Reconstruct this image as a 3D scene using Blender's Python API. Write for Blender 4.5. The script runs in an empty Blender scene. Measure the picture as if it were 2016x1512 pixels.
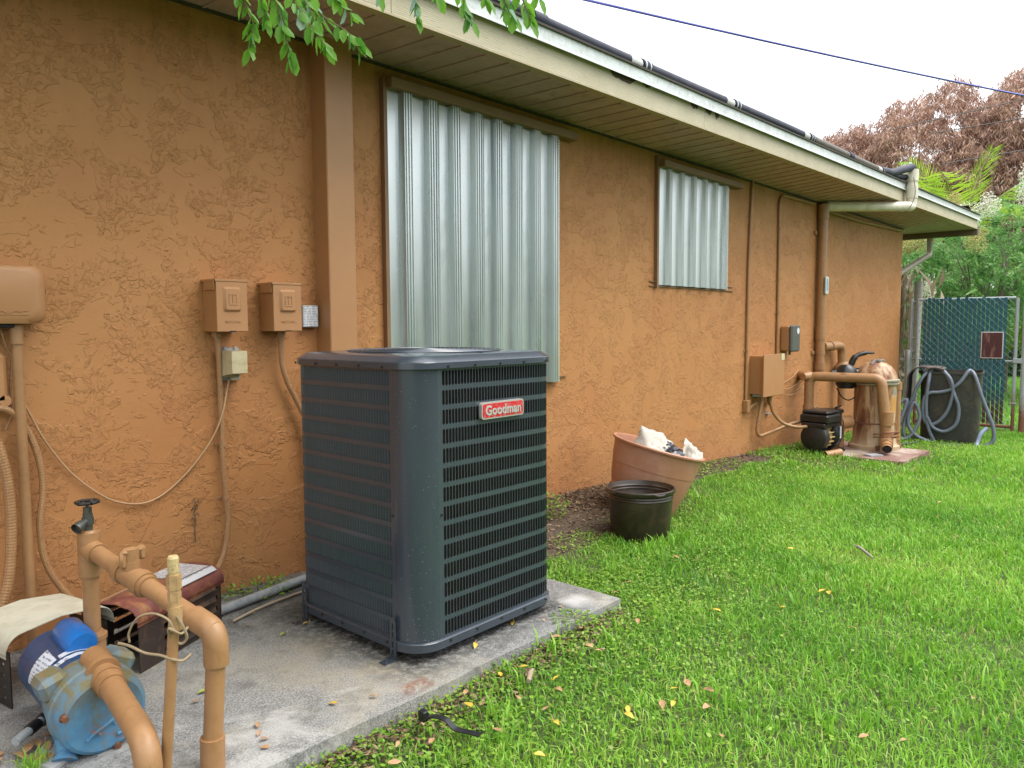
import bpy, math, random
import numpy as np
from mathutils import Vector, Matrix, noise
random.seed(7); RNG = np.random.default_rng(7)
PI = math.pi
sc = bpy.context.scene
COL = sc.collection

# ------------------------------------------------------------ camera, sky, sun, exposure
cam = bpy.data.cameras.new('camera'); cam.lens = 26.96; cam.sensor_width = 36.0
cam.clip_start = 0.05; cam.clip_end = 900
co = bpy.data.objects.new('camera', cam); COL.objects.link(co); sc.camera = co
AX = (.66445536, -.0606741, .74486088); AY = (-.7473121, -.04745191, .66277669); AZ = (-.00486831, -.99702907, -.07687216)
rt = Vector((AX[0], AY[0], AZ[0])); up = -Vector((AX[1], AY[1], AZ[1])); bk = -Vector((AX[2], AY[2], AZ[2]))
m4 = Matrix.Identity(4)
for i in range(3):
    m4[i][0] = rt[i]; m4[i][1] = up[i]; m4[i][2] = bk[i]
m4.translation = (0, 0, 1.1)
co.matrix_world = m4

SUN_EL, SUN_AZ = math.radians(62), math.radians(150)     # azimuth measured clockwise from +Y
w = bpy.data.worlds.new('World'); sc.world = w; w.use_nodes = True
nt = w.node_tree; nt.nodes.clear()
out = nt.nodes.new('ShaderNodeOutputWorld')
sky = nt.nodes.new('ShaderNodeTexSky'); sky.sky_type = 'NISHITA'; sky.sun_disc = False
sky.sun_elevation = SUN_EL; sky.sun_rotation = SUN_AZ; sky.air_density = 1.0; sky.dust_density = 3.0
bg1 = nt.nodes.new('ShaderNodeBackground'); bg1.inputs[1].default_value = 0.12
nt.links.new(sky.outputs[0], bg1.inputs[0])
tc = nt.nodes.new('ShaderNodeTexCoord'); nz = nt.nodes.new('ShaderNodeTexNoise')
nz.inputs['Scale'].default_value = 2.2; nz.inputs['Detail'].default_value = 4
nt.links.new(tc.outputs['Generated'], nz.inputs['Vector'])
rp = nt.nodes.new('ShaderNodeValToRGB'); rp.color_ramp.elements[0].position = .35; rp.color_ramp.elements[1].position = .65
rp.color_ramp.elements[0].color = (.86, .90, .97, 1); rp.color_ramp.elements[1].color = (1.0, 1.0, 1.0, 1)
nt.links.new(nz.outputs['Fac'], rp.inputs[0])
bg2 = nt.nodes.new('ShaderNodeBackground')
# an overcast sky is three times as bright overhead as at the horizon
sx = nt.nodes.new('ShaderNodeSeparateXYZ'); nt.links.new(tc.outputs['Generated'], sx.inputs[0])
ov = nt.nodes.new('ShaderNodeMapRange'); ov.inputs[1].default_value = 0.0; ov.inputs[2].default_value = 1.0; ov.inputs[3].default_value = .68; ov.inputs[4].default_value = 2.0
nt.links.new(sx.outputs[2], ov.inputs[0]); nt.links.new(ov.outputs[0], bg2.inputs[1])
nt.links.new(rp.outputs[0], bg2.inputs[0])
mx = nt.nodes.new('ShaderNodeMixShader'); mx.inputs[0].default_value = .82
nt.links.new(bg1.outputs[0], mx.inputs[1]); nt.links.new(bg2.outputs[0], mx.inputs[2])
nt.links.new(mx.outputs[0], out.inputs[0])
sl = bpy.data.lights.new('sun', 'SUN'); sl.energy = 1.5; sl.angle = math.radians(38); sl.color = (1, .95, .87)
so = bpy.data.objects.new('sun', sl); COL.objects.link(so)
sd = Vector((math.sin(SUN_AZ) * math.cos(SUN_EL), math.cos(SUN_AZ) * math.cos(SUN_EL), math.sin(SUN_EL)))
so.rotation_euler = sd.to_track_quat('Z', 'Y').to_euler()
vs = sc.view_settings; vs.view_transform = 'Standard'; vs.look = 'None'; vs.gamma = 1; vs.exposure = 1.02
try: vs.use_curve_mapping = False
except Exception: pass
sc.cycles.max_bounces = 6; sc.cycles.diffuse_bounces = 3; sc.cycles.glossy_bounces = 3
sc.cycles.transparent_max_bounces = 8; sc.cycles.caustics_reflective = False; sc.cycles.caustics_refractive = False

# ------------------------------------------------------------ materials
MATS = {}
def nodes_of(name):
    m = bpy.data.materials.new(name); m.use_nodes = True
    t = m.node_tree; b = t.nodes['Principled BSDF']
    return m, t, b
def N(t, typ, **kw):
    n = t.nodes.new(typ)
    for k, v in kw.items():
        if k in n.inputs: n.inputs[k].default_value = v
        else: setattr(n, k, v)
    return n
def ramp(t, fac, stops):
    r = t.nodes.new('ShaderNodeValToRGB'); e = r.color_ramp.elements
    while len(e) < len(stops): e.new(.5)
    for q, (p, c) in zip(e, stops):
        q.position = p; q.color = (c, c, c, 1) if isinstance(c, (int, float)) else (*c, 1)
    t.links.new(fac, r.inputs[0]); return r.outputs[0]
def coords(t, scale=(1, 1, 1), kind='Object'):
    c = t.nodes.new('ShaderNodeTexCoord'); mp = t.nodes.new('ShaderNodeMapping')
    mp.inputs['Scale'].default_value = scale
    t.links.new(c.outputs[kind], mp.inputs[0]); return mp.outputs[0]
def mixc(t, fac, a, b, mode='MIX'):
    m = t.nodes.new('ShaderNodeMix'); m.data_type = 'RGBA'; m.blend_type = mode
    for s, v in ((m.inputs[0], fac), (m.inputs[6], a), (m.inputs[7], b)):
        if isinstance(v, (int, float)): s.default_value = v
        elif isinstance(v, tuple): s.default_value = (*v, 1)
        else: t.links.new(v, s)
    return m.outputs[2]
def math_(t, op, a, b=0.0, c=None, clamp=False):
    n = t.nodes.new('ShaderNodeMath'); n.operation = op; n.use_clamp = clamp
    for s, v in zip(n.inputs, (a, b, c)):
        if v is None: continue
        if isinstance(v, (int, float)): s.default_value = v
        else: t.links.new(v, s)
    return n.outputs[0]
def noise_(t, vec, scale, detail=3, rough=.55, dist=0.0):
    n = N(t, 'ShaderNodeTexNoise', Scale=scale, Detail=detail, Roughness=rough, Distortion=dist)
    t.links.new(vec, n.inputs['Vector']); return n.outputs['Fac']
def bump(t, b, h, strength=.5, dist=.002):
    n = N(t, 'ShaderNodeBump', Strength=strength, Distance=dist)
    t.links.new(h, n.inputs['Height']); t.links.new(n.outputs[0], b.inputs['Normal'])
def M(name, col, rough=.55, metal=0.0, dirt=None, dfac=.35, dscale=6, bumps=0.0, bscale=60, spec=.5, vary=.12, coat=0):
    """painted or plastic surface: colour, blotches of dirt, fine grain"""
    if name in MATS: return MATS[name]
    m, t, b = nodes_of(name); v = coords(t)
    n1 = noise_(t, v, dscale, 5, .6, .4)
    c = mixc(t, ramp(t, n1, [(.3, 0.0), (.7, 1.0)]), tuple(x * (1 - vary) for x in col), tuple(min(1, x * (1 + vary)) for x in col))
    if dirt:
        n2 = noise_(t, v, dscale * 2.3, 6, .65, .8)
        c = mixc(t, math_(t, 'MULTIPLY', ramp(t, n2, [(.48, 0.0), (.68, 1.0)]), dfac), c, dirt)
    t.links.new(c, b.inputs['Base Color'])
    r = math_(t, 'ADD', math_(t, 'MULTIPLY', noise_(t, v, dscale * 4, 3), .2), rough - .1)
    t.links.new(r, b.inputs['Roughness'])
    b.inputs['Metallic'].default_value = metal; b.inputs['Specular IOR Level'].default_value = spec
    if coat: b.inputs['Coat Weight'].default_value = coat; b.inputs['Coat Roughness'].default_value = .12
    if bumps: bump(t, b, noise_(t, v, bscale, 4, .6), bumps, .002)
    MATS[name] = m; return m

def stucco():
    m, t, b = nodes_of('tan_stucco'); v = coords(t)
    n1 = noise_(t, coords(t, (1, 1, 1.25)), 10.5, 6, .62, .5); n2 = noise_(t, v, 27, 6, .62, .6); n3 = noise_(t, v, 130, 3, .6)
    mk = ramp(t, noise_(t, v, 5.2, 4, .6, .5), [(.500, 0.0), (.512, 1.0)]); mk2 = ramp(t, noise_(t, coords(t, (1.0, 1, 1.6)), 9.0, 4, .55, .4), [(.520, 0.0), (.532, 1.0)])
    n5 = noise_(t, v, 44, 5, .66, .6)
    a = ramp(t, n1, [(.490, 0.0), (.506, 1.0)]); c = ramp(t, n2, [(.525, 0.0), (.548, 1.0)]); a2 = ramp(t, n1, [(.60, 0.0), (.615, 1.0)]); a3 = ramp(t, n1, [(.39, 0.0), (.405, 1.0)])
    e = ramp(t, n5, [(.56, 0.0), (.62, 1.0)])
    h = math_(t, 'ADD', math_(t, 'MULTIPLY', a, math_(t, 'ADD', math_(t, 'MULTIPLY', mk2, 1.1), .12)), math_(t, 'MULTIPLY', math_(t, 'MULTIPLY', c, mk), .95))
    h = math_(t, 'ADD', h, math_(t, 'MULTIPLY', math_(t, 'ADD', a2, a3), math_(t, 'ADD', math_(t, 'MULTIPLY', mk, .8), .1)))
    h = math_(t, 'ADD', h, math_(t, 'MULTIPLY', math_(t, 'MULTIPLY', e, mk), .38))
    h = math_(t, 'ADD', h, math_(t, 'MULTIPLY', n3, .10)); h = math_(t, 'ADD', h, math_(t, 'MULTIPLY', n1, .15))
    bump(t, b, h, .74, .0029)
    lo = noise_(t, v, 1.3, 4, .6, .5)
    col = mixc(t, ramp(t, lo, [(.38, 0.0), (.62, 1.0)]), (.435, .192, .070), (.462, .218, .080))
    sep = t.nodes.new('ShaderNodeSeparateXYZ'); t.links.new(v, sep.inputs[0])
    # splash-back dirt near the soil; eave shade painted as streaks at the top
    low = t.nodes.new('ShaderNodeMapRange'); low.inputs[1].default_value = .42; low.inputs[2].default_value = -.12
    t.links.new(sep.outputs[2], low.inputs[0])
    d = math_(t, 'MULTIPLY', low.outputs[0], ramp(t, noise_(t, v, 5, 5, .65), [(.35, .15), (.7, .9)]))
    col = mixc(t, math_(t, 'MULTIPLY', d, .65), col, (.27, .12, .06))
    vr = coords(t, (14, 14, 1.2)); runs = ramp(t, noise_(t, vr, 1.6, 4, .6), [(.45, 0.0), (.7, 1.0)])  # streaks of the painted eave shade
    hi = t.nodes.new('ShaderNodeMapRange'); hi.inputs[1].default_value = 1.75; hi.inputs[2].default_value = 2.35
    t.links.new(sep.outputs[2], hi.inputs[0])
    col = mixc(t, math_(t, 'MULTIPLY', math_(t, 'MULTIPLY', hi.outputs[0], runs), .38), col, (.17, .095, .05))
    t.links.new(col, b.inputs['Base Color']); b.inputs['Roughness'].default_value = .62; b.inputs['Specular IOR Level'].default_value = .35
    return m
STUCCO = stucco()
TAN = M('tan_wall_paint', (.405, .203, .086), .45, vary=.05, bumps=.08, bscale=40)
TANP = M('tan_painted_pvc', (.355, .190, .085), .42, dirt=(.27, .135, .055), dfac=.55, dscale=11, vary=.10, bumps=.12, bscale=28)
TANF = M('tan_faded_fitting', (.46, .29, .135), .5, dirt=(.22, .14, .06), dfac=.6, dscale=25)
WHITE = M('white_pvc', (.66, .62, .50), .35, dirt=(.42, .36, .24), dfac=.4, dscale=7)
GREYP = M('grey_pvc', (.33, .35, .37), .5, dirt=(.14, .13, .11), dfac=.5, dscale=14)
def enamel(name, col, rough):
    m, t, b = nodes_of(name); v = coords(t)
    n1 = noise_(t, v, 2.5, 3, .5); n2 = noise_(t, coords(t, (1, 1, .25)), 9, 4, .6)
    c = mixc(t, math_(t, 'MULTIPLY', ramp(t, n2, [(.45, 0.0), (.75, 1.0)]), .18), tuple(col), tuple(x * 1.6 + .02 for x in col))
    t.links.new(c, b.inputs['Base Color']); t.links.new(math_(t, 'ADD', math_(t, 'MULTIPLY', n1, .10), rough), b.inputs['Roughness'])
    b.inputs['Specular IOR Level'].default_value = .6; b.inputs['Coat Weight'].default_value = .35; b.inputs['Coat Roughness'].default_value = .15; return m
SLATE = enamel('slate_grey_enamel', (.036, .047, .064), .21)
SLATED = enamel('slate_louver_enamel', (.038, .050, .067), .26)
BLACK = M('black_plastic', (.011, .011, .012), .33, dirt=(.05, .045, .04), dfac=.3, dscale=12)
BLACKM = M('black_metal', (.022, .020, .019), .45, .2, dirt=(.07, .045, .03), dfac=.5, dscale=11)
DARK = M('dark_cavity', (.012, .011, .010), .8)
SPECK = M('dust_speck', (.20, .25, .26), .7)

def galvanised():
    m, t, b = nodes_of('galvanised_steel'); v = coords(t)
    b.inputs['Metallic'].default_value = .80
    vo = N(t, 'ShaderNodeTexVoronoi', Scale=38.0); t.links.new(v, vo.inputs['Vector'])
    st = noise_(t, coords(t, (5, 5, .5)), 2.2, 4, .5); bl = noise_(t, v, 5, 5, .6)
    c = mixc(t, ramp(t, st, [(.3, 0.0), (.7, 1.0)]), (.50, .55, .54), (.66, .71, .70))
    c = mixc(t, math_(t, 'MULTIPLY', ramp(t, bl, [(.45, 0.0), (.7, 1.0)]), .35), c, (.50, .53, .50))
    t.links.new(c, b.inputs['Base Color'])
    t.links.new(math_(t, 'ADD', math_(t, 'MULTIPLY', st, .20), .20), b.inputs['Roughness'])
    bump(t, b, math_(t, 'ADD', bl, math_(t, 'MULTIPLY', noise_(t, coords(t, (1, 1, 60)), 2, 2), .12)), .05, .006)
    return m
GALV = galvanised()

def concrete():
    m, t, b = nodes_of('weathered_concrete'); v = coords(t)
    f = noise_(t, v, 190, 4, .75); g = noise_(t, v, 3.2, 6, .62, .6); k = noise_(t, v, 9, 6, .7, .9)
    c = mixc(t, ramp(t, f, [(.36, 0.0), (.62, 1.0)]), (.085, .085, .082), (.36, .355, .345))
    c = mixc(t, math_(t, 'MULTIPLY', ramp(t, g, [(.52, 0.0), (.66, 1.0)]), .6), c, (.36, .33, .265))
    c = mixc(t, math_(t, 'MULTIPLY', ramp(t, k, [(.50, 0.0), (.68, 1.0)]), .60), c, (.085, .082, .074))
    vo = noise_(t, v, 1.7, 5, .7, 1.5)
    c = mixc(t, math_(t, 'MULTIPLY', ramp(t, vo, [(.56, 0.0), (.64, 1.0)]), .5), c, (.52, .51, .49))
    sep = t.nodes.new('ShaderNodeSeparateXYZ'); t.links.new(v, sep.inputs[0])
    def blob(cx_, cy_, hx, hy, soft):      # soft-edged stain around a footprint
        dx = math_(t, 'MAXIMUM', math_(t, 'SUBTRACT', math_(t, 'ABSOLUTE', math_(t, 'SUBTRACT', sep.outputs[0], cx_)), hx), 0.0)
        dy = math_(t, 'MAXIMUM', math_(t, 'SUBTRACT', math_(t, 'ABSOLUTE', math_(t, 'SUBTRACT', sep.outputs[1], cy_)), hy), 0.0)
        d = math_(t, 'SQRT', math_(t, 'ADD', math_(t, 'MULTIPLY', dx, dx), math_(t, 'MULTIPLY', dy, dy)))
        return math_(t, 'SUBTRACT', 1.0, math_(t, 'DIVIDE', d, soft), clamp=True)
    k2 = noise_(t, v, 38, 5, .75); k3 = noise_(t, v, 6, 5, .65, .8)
    sand = math_(t, 'MULTIPLY', blob(1.42, 2.02, .06, .18, .22), ramp(t, k3, [(.36, .1), (.60, 1.0)])); c = mixc(t, math_(t, 'MULTIPLY', sand, .55), c, (.34, .29, .20))
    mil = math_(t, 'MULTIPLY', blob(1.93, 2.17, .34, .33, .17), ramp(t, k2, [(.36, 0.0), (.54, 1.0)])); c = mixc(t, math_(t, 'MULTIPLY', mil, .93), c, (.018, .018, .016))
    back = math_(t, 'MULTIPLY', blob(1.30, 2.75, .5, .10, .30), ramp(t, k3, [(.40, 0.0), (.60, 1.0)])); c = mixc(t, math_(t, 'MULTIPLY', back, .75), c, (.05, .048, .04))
    c = mixc(t, math_(t, 'MULTIPLY', blob(2.50, 2.0, .02, .16, .10), math_(t, 'MULTIPLY', ramp(t, k2, [(.35, .1), (.6, 1.0)]), .6)), c, (.09, .075, .07))
    c = mixc(t, math_(t, 'MULTIPLY', blob(2.40, 1.80, .03, .02, .05), .6), c, (.55, .53, .52))
    c = mixc(t, math_(t, 'MULTIPLY', blob(1.50, 1.735, .03, .01, .04), ramp(t, k2, [(.42, 0.0), (.6, .8)])), c, (.20, .06, .03))
    t.links.new(c, b.inputs['Base Color']); b.inputs['Roughness'].default_value = .9
    bump(t, b, math_(t, 'ADD', f, math_(t, 'MULTIPLY', k, 1.5)), .55, .003)
    return m
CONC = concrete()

def soil():
    m, t, b = nodes_of('soil'); v = coords(t)
    f = noise_(t, v, 60, 5, .7); g = noise_(t, v, 2.6, 5, .6)
    c = mixc(t, ramp(t, f, [(.35, 0.0), (.65, 1.0)]), (.032, .022, .015), (.13, .092, .062))
    gg = mixc(t, ramp(t, noise_(t, v, 25, 4, .7), [(.35, 0.0), (.65, 1.0)]), (.030, .045, .012), (.095, .135, .030))
    sep = t.nodes.new('ShaderNodeSeparateXYZ'); t.links.new(v, sep.inputs[0])
    mr = t.nodes.new('ShaderNodeMapRange'); mr.inputs[1].default_value = 2.30; mr.inputs[2].default_value = 2.5
    t.links.new(math_(t, 'ADD', sep.outputs[1], math_(t, 'MULTIPLY', g, .3)), mr.inputs[0])
    c2 = mixc(t, mr.outputs[0], gg, c)
    far = t.nodes.new('ShaderNodeMapRange'); far.inputs[1].default_value = 11.5; far.inputs[2].default_value = 12.5
    t.links.new(sep.outputs[0], far.inputs[0])
    c3 = mixc(t, far.outputs[0], c2, (.085, .20, .022))
    t.links.new(c3, b.inputs['Base Color']); b.inputs['Roughness'].default_value = .95
    bump(t, b, f, .9, .012)
    return m
SOIL = soil()

def leafy(name, c1, c2, trans=.35, attr='var', rough=.45, c3=None):
    """foliage: colour picked per leaf by the stored attribute, thin and translucent"""
    m, t, b = nodes_of(name)
    at = t.nodes.new('ShaderNodeAttribute'); at.attribute_name = attr
    st = [(0.0, c1), (1.0, c2)] if c3 is None else [(0.0, c1), (.80, c2), (.90, c3), (1.0, c3)]
    c = ramp(t, at.outputs['Fac'], st)
    t.links.new(c, b.inputs['Base Color']); b.inputs['Roughness'].default_value = rough; b.inputs['Specular IOR Level'].default_value = .4
    tr = t.nodes.new('ShaderNodeBsdfTranslucent'); t.links.new(c, tr.inputs[0])
    mx = t.nodes.new('ShaderNodeMixShader'); mx.inputs[0].default_value = trans
    o = t.nodes['Material Output']
    t.links.new(b.outputs[0], mx.inputs[1]); t.links.new(tr.outputs[0], mx.inputs[2]); t.links.new(mx.outputs[0], o.inputs[0])
    return m
GRASS = leafy('grass_blade', (.080, .265, .018), (.340, .620, .070), .42, c3=(.50, .46, .16))
CLOVER = leafy('ground_weed', (.085, .220, .018), (.290, .450, .055), .3, c3=(.22, .26, .06))
LEAFG = leafy('fresh_leaf', (.050, .170, .022), (.130, .300, .040), .45, c3=(.22, .36, .26))
SHRUBG = leafy('shrub_leaf', (.085, .235, .070), (.270, .480, .140), .42, c3=(.46, .62, .32))
HEDGE = leafy('hedge_leaf', (.035, .110, .026), (.150, .290, .050), .35)
PALM = leafy('palm_leaflet', (.17, .36, .03), (.46, .60, .06), .5)
DEADL = leafy('dead_mango_leaf', (.22, .125, .095), (.54, .34, .25), .25, c3=(.62, .46, .36))
STRAW = leafy('dry_straw_leaf', (.16, .11, .065), (.40, .31, .20), .25)
LITTER = leafy('leaf_litter', (.060, .038, .026), (.24, .15, .085), .1, c3=(.34, .25, .16))
BLOOM = leafy('cream_blossom', (.55, .55, .42), (.78, .78, .66), .3)
YBLOOM = leafy('yellow_seed_head', (.36, .34, .10), (.55, .50, .20), .3)
BARK = M('grey_bark', (.20, .17, .13), .85, dirt=(.08, .07, .05), dfac=.6, dscale=12, bumps=.6, bscale=30)

# ------------------------------------------------------------ mesh helpers
def V(*a): return Vector(a)
class MB:
    def __init__(s): s.v = []; s.f = []
    def add(s, vs, fs):
        o = len(s.v); s.v += [tuple(x) for x in vs]; s.f += [tuple(i + o for i in f) for f in fs]; return s
    def box(s, a, b, mat=None):
        x0, y0, z0 = a; x1, y1, z1 = b
        vs = [V(x, y, z) for z in (z0, z1) for y in (y0, y1) for x in (x0, x1)]
        if mat is not None: vs = [mat @ p for p in vs]
        return s.add(vs, [(0, 2, 3, 1), (4, 5, 7, 6), (0, 1, 5, 4), (2, 6, 7, 3), (1, 3, 7, 5), (0, 4, 6, 2)])
    def cbox(s, a, b, c=.004, mat=None):
        """box with chamfered edges"""
        a = V(*a); b = V(*b); ce = (a + b) / 2; h = (b - a) / 2; h = V(abs(h.x), abs(h.y), abs(h.z)); c = min(c, h.x * .9, h.y * .9, h.z * .9)
        pts = {}; vs = []
        for sx in (-1, 1):
            for sy in (-1, 1):
                for sz in (-1, 1):
                    for ax in range(3):
                        q = [sx * h.x, sy * h.y, sz * h.z]
                        for o in range(3):
                            if o != ax: q[o] -= (sx, sy, sz)[o] * c
                        pts[(sx, sy, sz, ax)] = len(vs); vs.append(ce + V(*q))
        fs = []
        for ax in range(3):
            o1, o2 = (ax + 1) % 3, (ax + 2) % 3
            for sg in (-1, 1):
                def k(p, q):
                    r = [0, 0, 0]; r[ax] = sg; r[o1] = p; r[o2] = q; return pts[(*r, ax)]
                f = [k(-1, -1), k(1, -1), k(1, 1), k(-1, 1)]; fs.append(f if sg > 0 else f[::-1])
        for ax in range(3):       # edges along ax
            o1, o2 = (ax + 1) % 3, (ax + 2) % 3
            for p in (-1, 1):
                for q in (-1, 1):
                    def k(e, face):
                        r = [0, 0, 0]; r[ax] = e; r[o1] = p; r[o2] = q; return pts[(*r, face)]
                    f = [k(-1, o1), k(1, o1), k(1, o2), k(-1, o2)]; fs.append(f if p * q < 0 else f[::-1])
        for sx in (-1, 1):
            for sy in (-1, 1):
                for sz in (-1, 1):
                    f = [pts[(sx, sy, sz, i)] for i in range(3)]; fs.append(f if sx * sy * sz > 0 else f[::-1])
        if mat is not None: vs = [mat @ p for p in vs]
        return s.add(vs, fs)
    def tube(s, pts, r, seg=10, cap=True, rf=None):
        """tube along a polyline; r a number or a list"""
        pts = [Vector(p) for p in pts]; n = len(pts); vs = []; fs = []
        T = [(pts[min(i + 1, n - 1)] - pts[max(i - 1, 0)]).normalized() for i in range(n)]
        ref = V(0, 0, 1) if abs(T[0].z) < .9 else V(1, 0, 0)
        u = T[0].cross(ref).normalized()
        for i in range(n):
            u = (u - T[i] * u.dot(T[i])).normalized(); w_ = T[i].cross(u)
            ri = r[i] if isinstance(r, (list, tuple)) else r
            if rf: ri = ri * rf(i)
            for k in range(seg):
                a = 2 * PI * k / seg; vs.append(pts[i] + (u * math.cos(a) + w_ * math.sin(a)) * ri)
        for i in range(n - 1):
            for k in range(seg):
                fs.append((i * seg + k, i * seg + (k + 1) % seg, (i + 1) * seg + (k + 1) % seg, (i + 1) * seg + k))
        if cap: fs += [tuple(range(seg))[::-1], tuple(range((n - 1) * seg, n * seg))]
        return s.add(vs, fs)
    def cyl(s, a, b, r, seg=14, r2=None): return s.tube([a, b], [r, r if r2 is None else r2], seg)
    def lathe(s, prof, c=(0, 0, 0), seg=28, mat=None, sx=1, sy=1):
        n = len(prof); vs = []; fs = []
        for rr, z in prof:
            for k in range(seg):
                a = 2 * PI * k / seg; p = V(rr * math.cos(a) * sx, rr * math.sin(a) * sy, z)
                vs.append((mat @ p) if mat is not None else p + Vector(c))
        for i in range(n - 1):
            for k in range(seg):
                fs.append((i * seg + k, i * seg + (k + 1) % seg, (i + 1) * seg + (k + 1) % seg, (i + 1) * seg + k))
        if prof[0][0] > 1e-4: pass
        return s.add(vs, fs)
    def disc(s, c, r, nrm, seg=20):
        nrm = Vector(nrm).normalized(); u = nrm.orthogonal().normalized(); w_ = nrm.cross(u)
        return s.add([Vector(c) + (u * math.cos(2 * PI * k / seg) + w_ * math.sin(2 * PI * k / seg)) * r for k in range(seg)], [tuple(range(seg))])
    def prism(s, poly, ax, a, b):
        """extrude a 2-D polygon along axis ax (0,1,2) from a to b"""
        n = len(poly); vs = []
        for t_ in (a, b):
            for p, q in poly:
                r = [0, 0, 0]; r[ax] = t_; r[(ax + 1) % 3] = p; r[(ax + 2) % 3] = q; vs.append(r)
        fs = [tuple(range(n))[::-1], tuple(range(n, 2 * n))] + [(i, (i + 1) % n, n + (i + 1) % n, n + i) for i in range(n)]
        return s.add(vs, fs)
    def obj(s, name, mat, parent=None, smooth=0, loc=None, **props):
        me = bpy.data.meshes.new(name)
        org = V(0, 0, 0); q = parent
        while q is not None: org += q.location; q = q.parent
        if loc is not None: off = Vector(loc)
        else: off = V(0, 0, 0)
        base = org + off
        me.from_pydata([(x - base.x, y - base.y, z - base.z) for x, y, z in s.v], [], s.f)
        if smooth:
            me.shade_smooth()
            try: me.set_sharp_from_angle(angle=math.radians(smooth))
            except Exception: pass
        me.materials.append(mat)
        o = bpy.data.objects.new(name, me); COL.objects.link(o)
        if parent is not None: o.parent = parent
        o.location = off
        for k, v_ in props.items(): o[k] = v_
        return o
def thing(name, label, cat, loc=(0, 0, 0), group=None):
    o = bpy.data.objects.new(name, None); o.empty_display_size = .05; COL.objects.link(o); o.location = loc
    o['label'] = label; o['category'] = cat
    if group: o['group'] = group
    return o
def link_copy(o, parent, loc):
    c = o.copy(); COL.objects.link(c); c.parent = parent; c.location = loc; return c
def spline(pts, n=8):
    pts = [Vector(p) for p in pts]; P = [pts[0] * 2 - pts[1]] + pts + [pts[-1] * 2 - pts[-2]]; o = []
    for i in range(1, len(P) - 2):
        for k in range(n):
            t = k / n; a, b, c, d = P[i - 1:i + 3]
            o.append(.5 * ((2 * b) + (c - a) * t + (2 * a - 5 * b + 4 * c - d) * t * t + (3 * b - a - 3 * c + d) * t ** 3))
    return o + [pts[-1]]
def bend(pts, r=.03, n=5):
    """polyline with rounded corners"""
    pts = [Vector(p) for p in pts]; o = [pts[0]]
    for i in range(1, len(pts) - 1):
        a = (pts[i - 1] - pts[i]); b = (pts[i + 1] - pts[i]); rr = min(r, a.length * .45, b.length * .45)
        p0 = pts[i] + a.normalized() * rr; p2 = pts[i] + b.normalized() * rr
        for k in range(n + 1):
            t = k / n; o.append(p0 * (1 - t) ** 2 + pts[i] * 2 * t * (1 - t) + p2 * t * t)
    return o + [pts[-1]]
def resample(pts, step):
    pts = [Vector(p) for p in pts]; L = [0]
    for a, b in zip(pts, pts[1:]): L.append(L[-1] + (b - a).length)
    n = max(2, int(L[-1] / step)); o = []; j = 0
    for i in range(n + 1):
        d = L[-1] * i / n
        while j < len(L) - 2 and L[j + 1] < d: j += 1
        t = (d - L[j]) / max(1e-9, L[j + 1] - L[j]); o.append(pts[j].lerp(pts[j + 1], min(1, t)))
    return o
def ribbed(pts, r, pitch=.008, seg=10):
    p = resample(spline(pts, 8), pitch / 4); b = MB()
    return b.tube(p, r, seg, rf=lambda i: (1.0, 1.0, .93, .93)[i % 4])
def text_obj(name, body, size, mat, parent, loc, rot, extrude=.0006, offset=0.0, xs=1.0, space=1.0):
    cu = bpy.data.curves.new(name, 'FONT'); cu.body = body; cu.size = size; cu.extrude = extrude; cu.offset = offset
    cu.align_x = 'CENTER'; cu.align_y = 'CENTER'; cu.space_character = space; cu.resolution_u = 3
    cu.materials.append(mat)
    tmp = bpy.data.objects.new(name, cu); COL.objects.link(tmp)
    dg = bpy.context.evaluated_depsgraph_get(); dg.update()
    me = bpy.data.meshes.new_from_object(tmp.evaluated_get(dg)); bpy.data.objects.remove(tmp); me.name = name
    me.materials.clear(); me.materials.append(mat)
    o = bpy.data.objects.new(name, me); COL.objects.link(o); o.parent = parent
    org = V(0, 0, 0); q = parent
    while q is not None: org += q.location; q = q.parent
    o.location = Vector(loc) - org; o.rotation_euler = rot; o.scale = (xs, 1, 1); return o

# ------------------------------------------------------------ ground
YW = 2.95                       # face of the house wall
def smooth01(t): t = min(1, max(0, t)); return t * t * (3 - 2 * t)
def gz(x, y):
    lawn = np.interp(x, [-4, 1.2, 2.2, 5, 7, 9, 11, 16, 40], [-.06, -.058, -.04, -.075, -.125, -.18, -.27, -.30, -.30])
    wall = np.interp(x, [-4, 2.0, 3.0, 3.9, 5.2, 6.8, 9, 11, 16], [-.01, -.01, .025, .03, -.01, -.07, -.16, -.25, -.3])
    k = smooth01((y - 2.1) / .8) if x < 12 else 0
    z = lawn * (1 - k) + wall * k
    if y < 20 and x < 14: z += .008 * noise.noise(V(x * 1.7, y * 1.7, 0))
    return float(z)
gx = sorted(set([-300, -120, -50, -20, -10, -6] + list(np.arange(-4, 13.01, .25)) + [14, 16, 20, 26, 34, 50, 90, 160, 400]))
gy = sorted(set([-300, -120, -50, -20, -10, -7] + list(np.arange(-5, 3.3, .2)) + [3.6, 4.5, 6, 9, 14, 25, 50, 120, 300]))
b = MB(); nx = len(gx)
b.v = [(x, y, gz(x, y)) for y in gy for x in gx]
b.f = [(j * nx + i, j * nx + i + 1, (j + 1) * nx + i + 1, (j + 1) * nx + i) for j in range(len(gy) - 1) for i in range(nx - 1)]
b.obj('ground', SOIL, None, 60, kind='structure')

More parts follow.
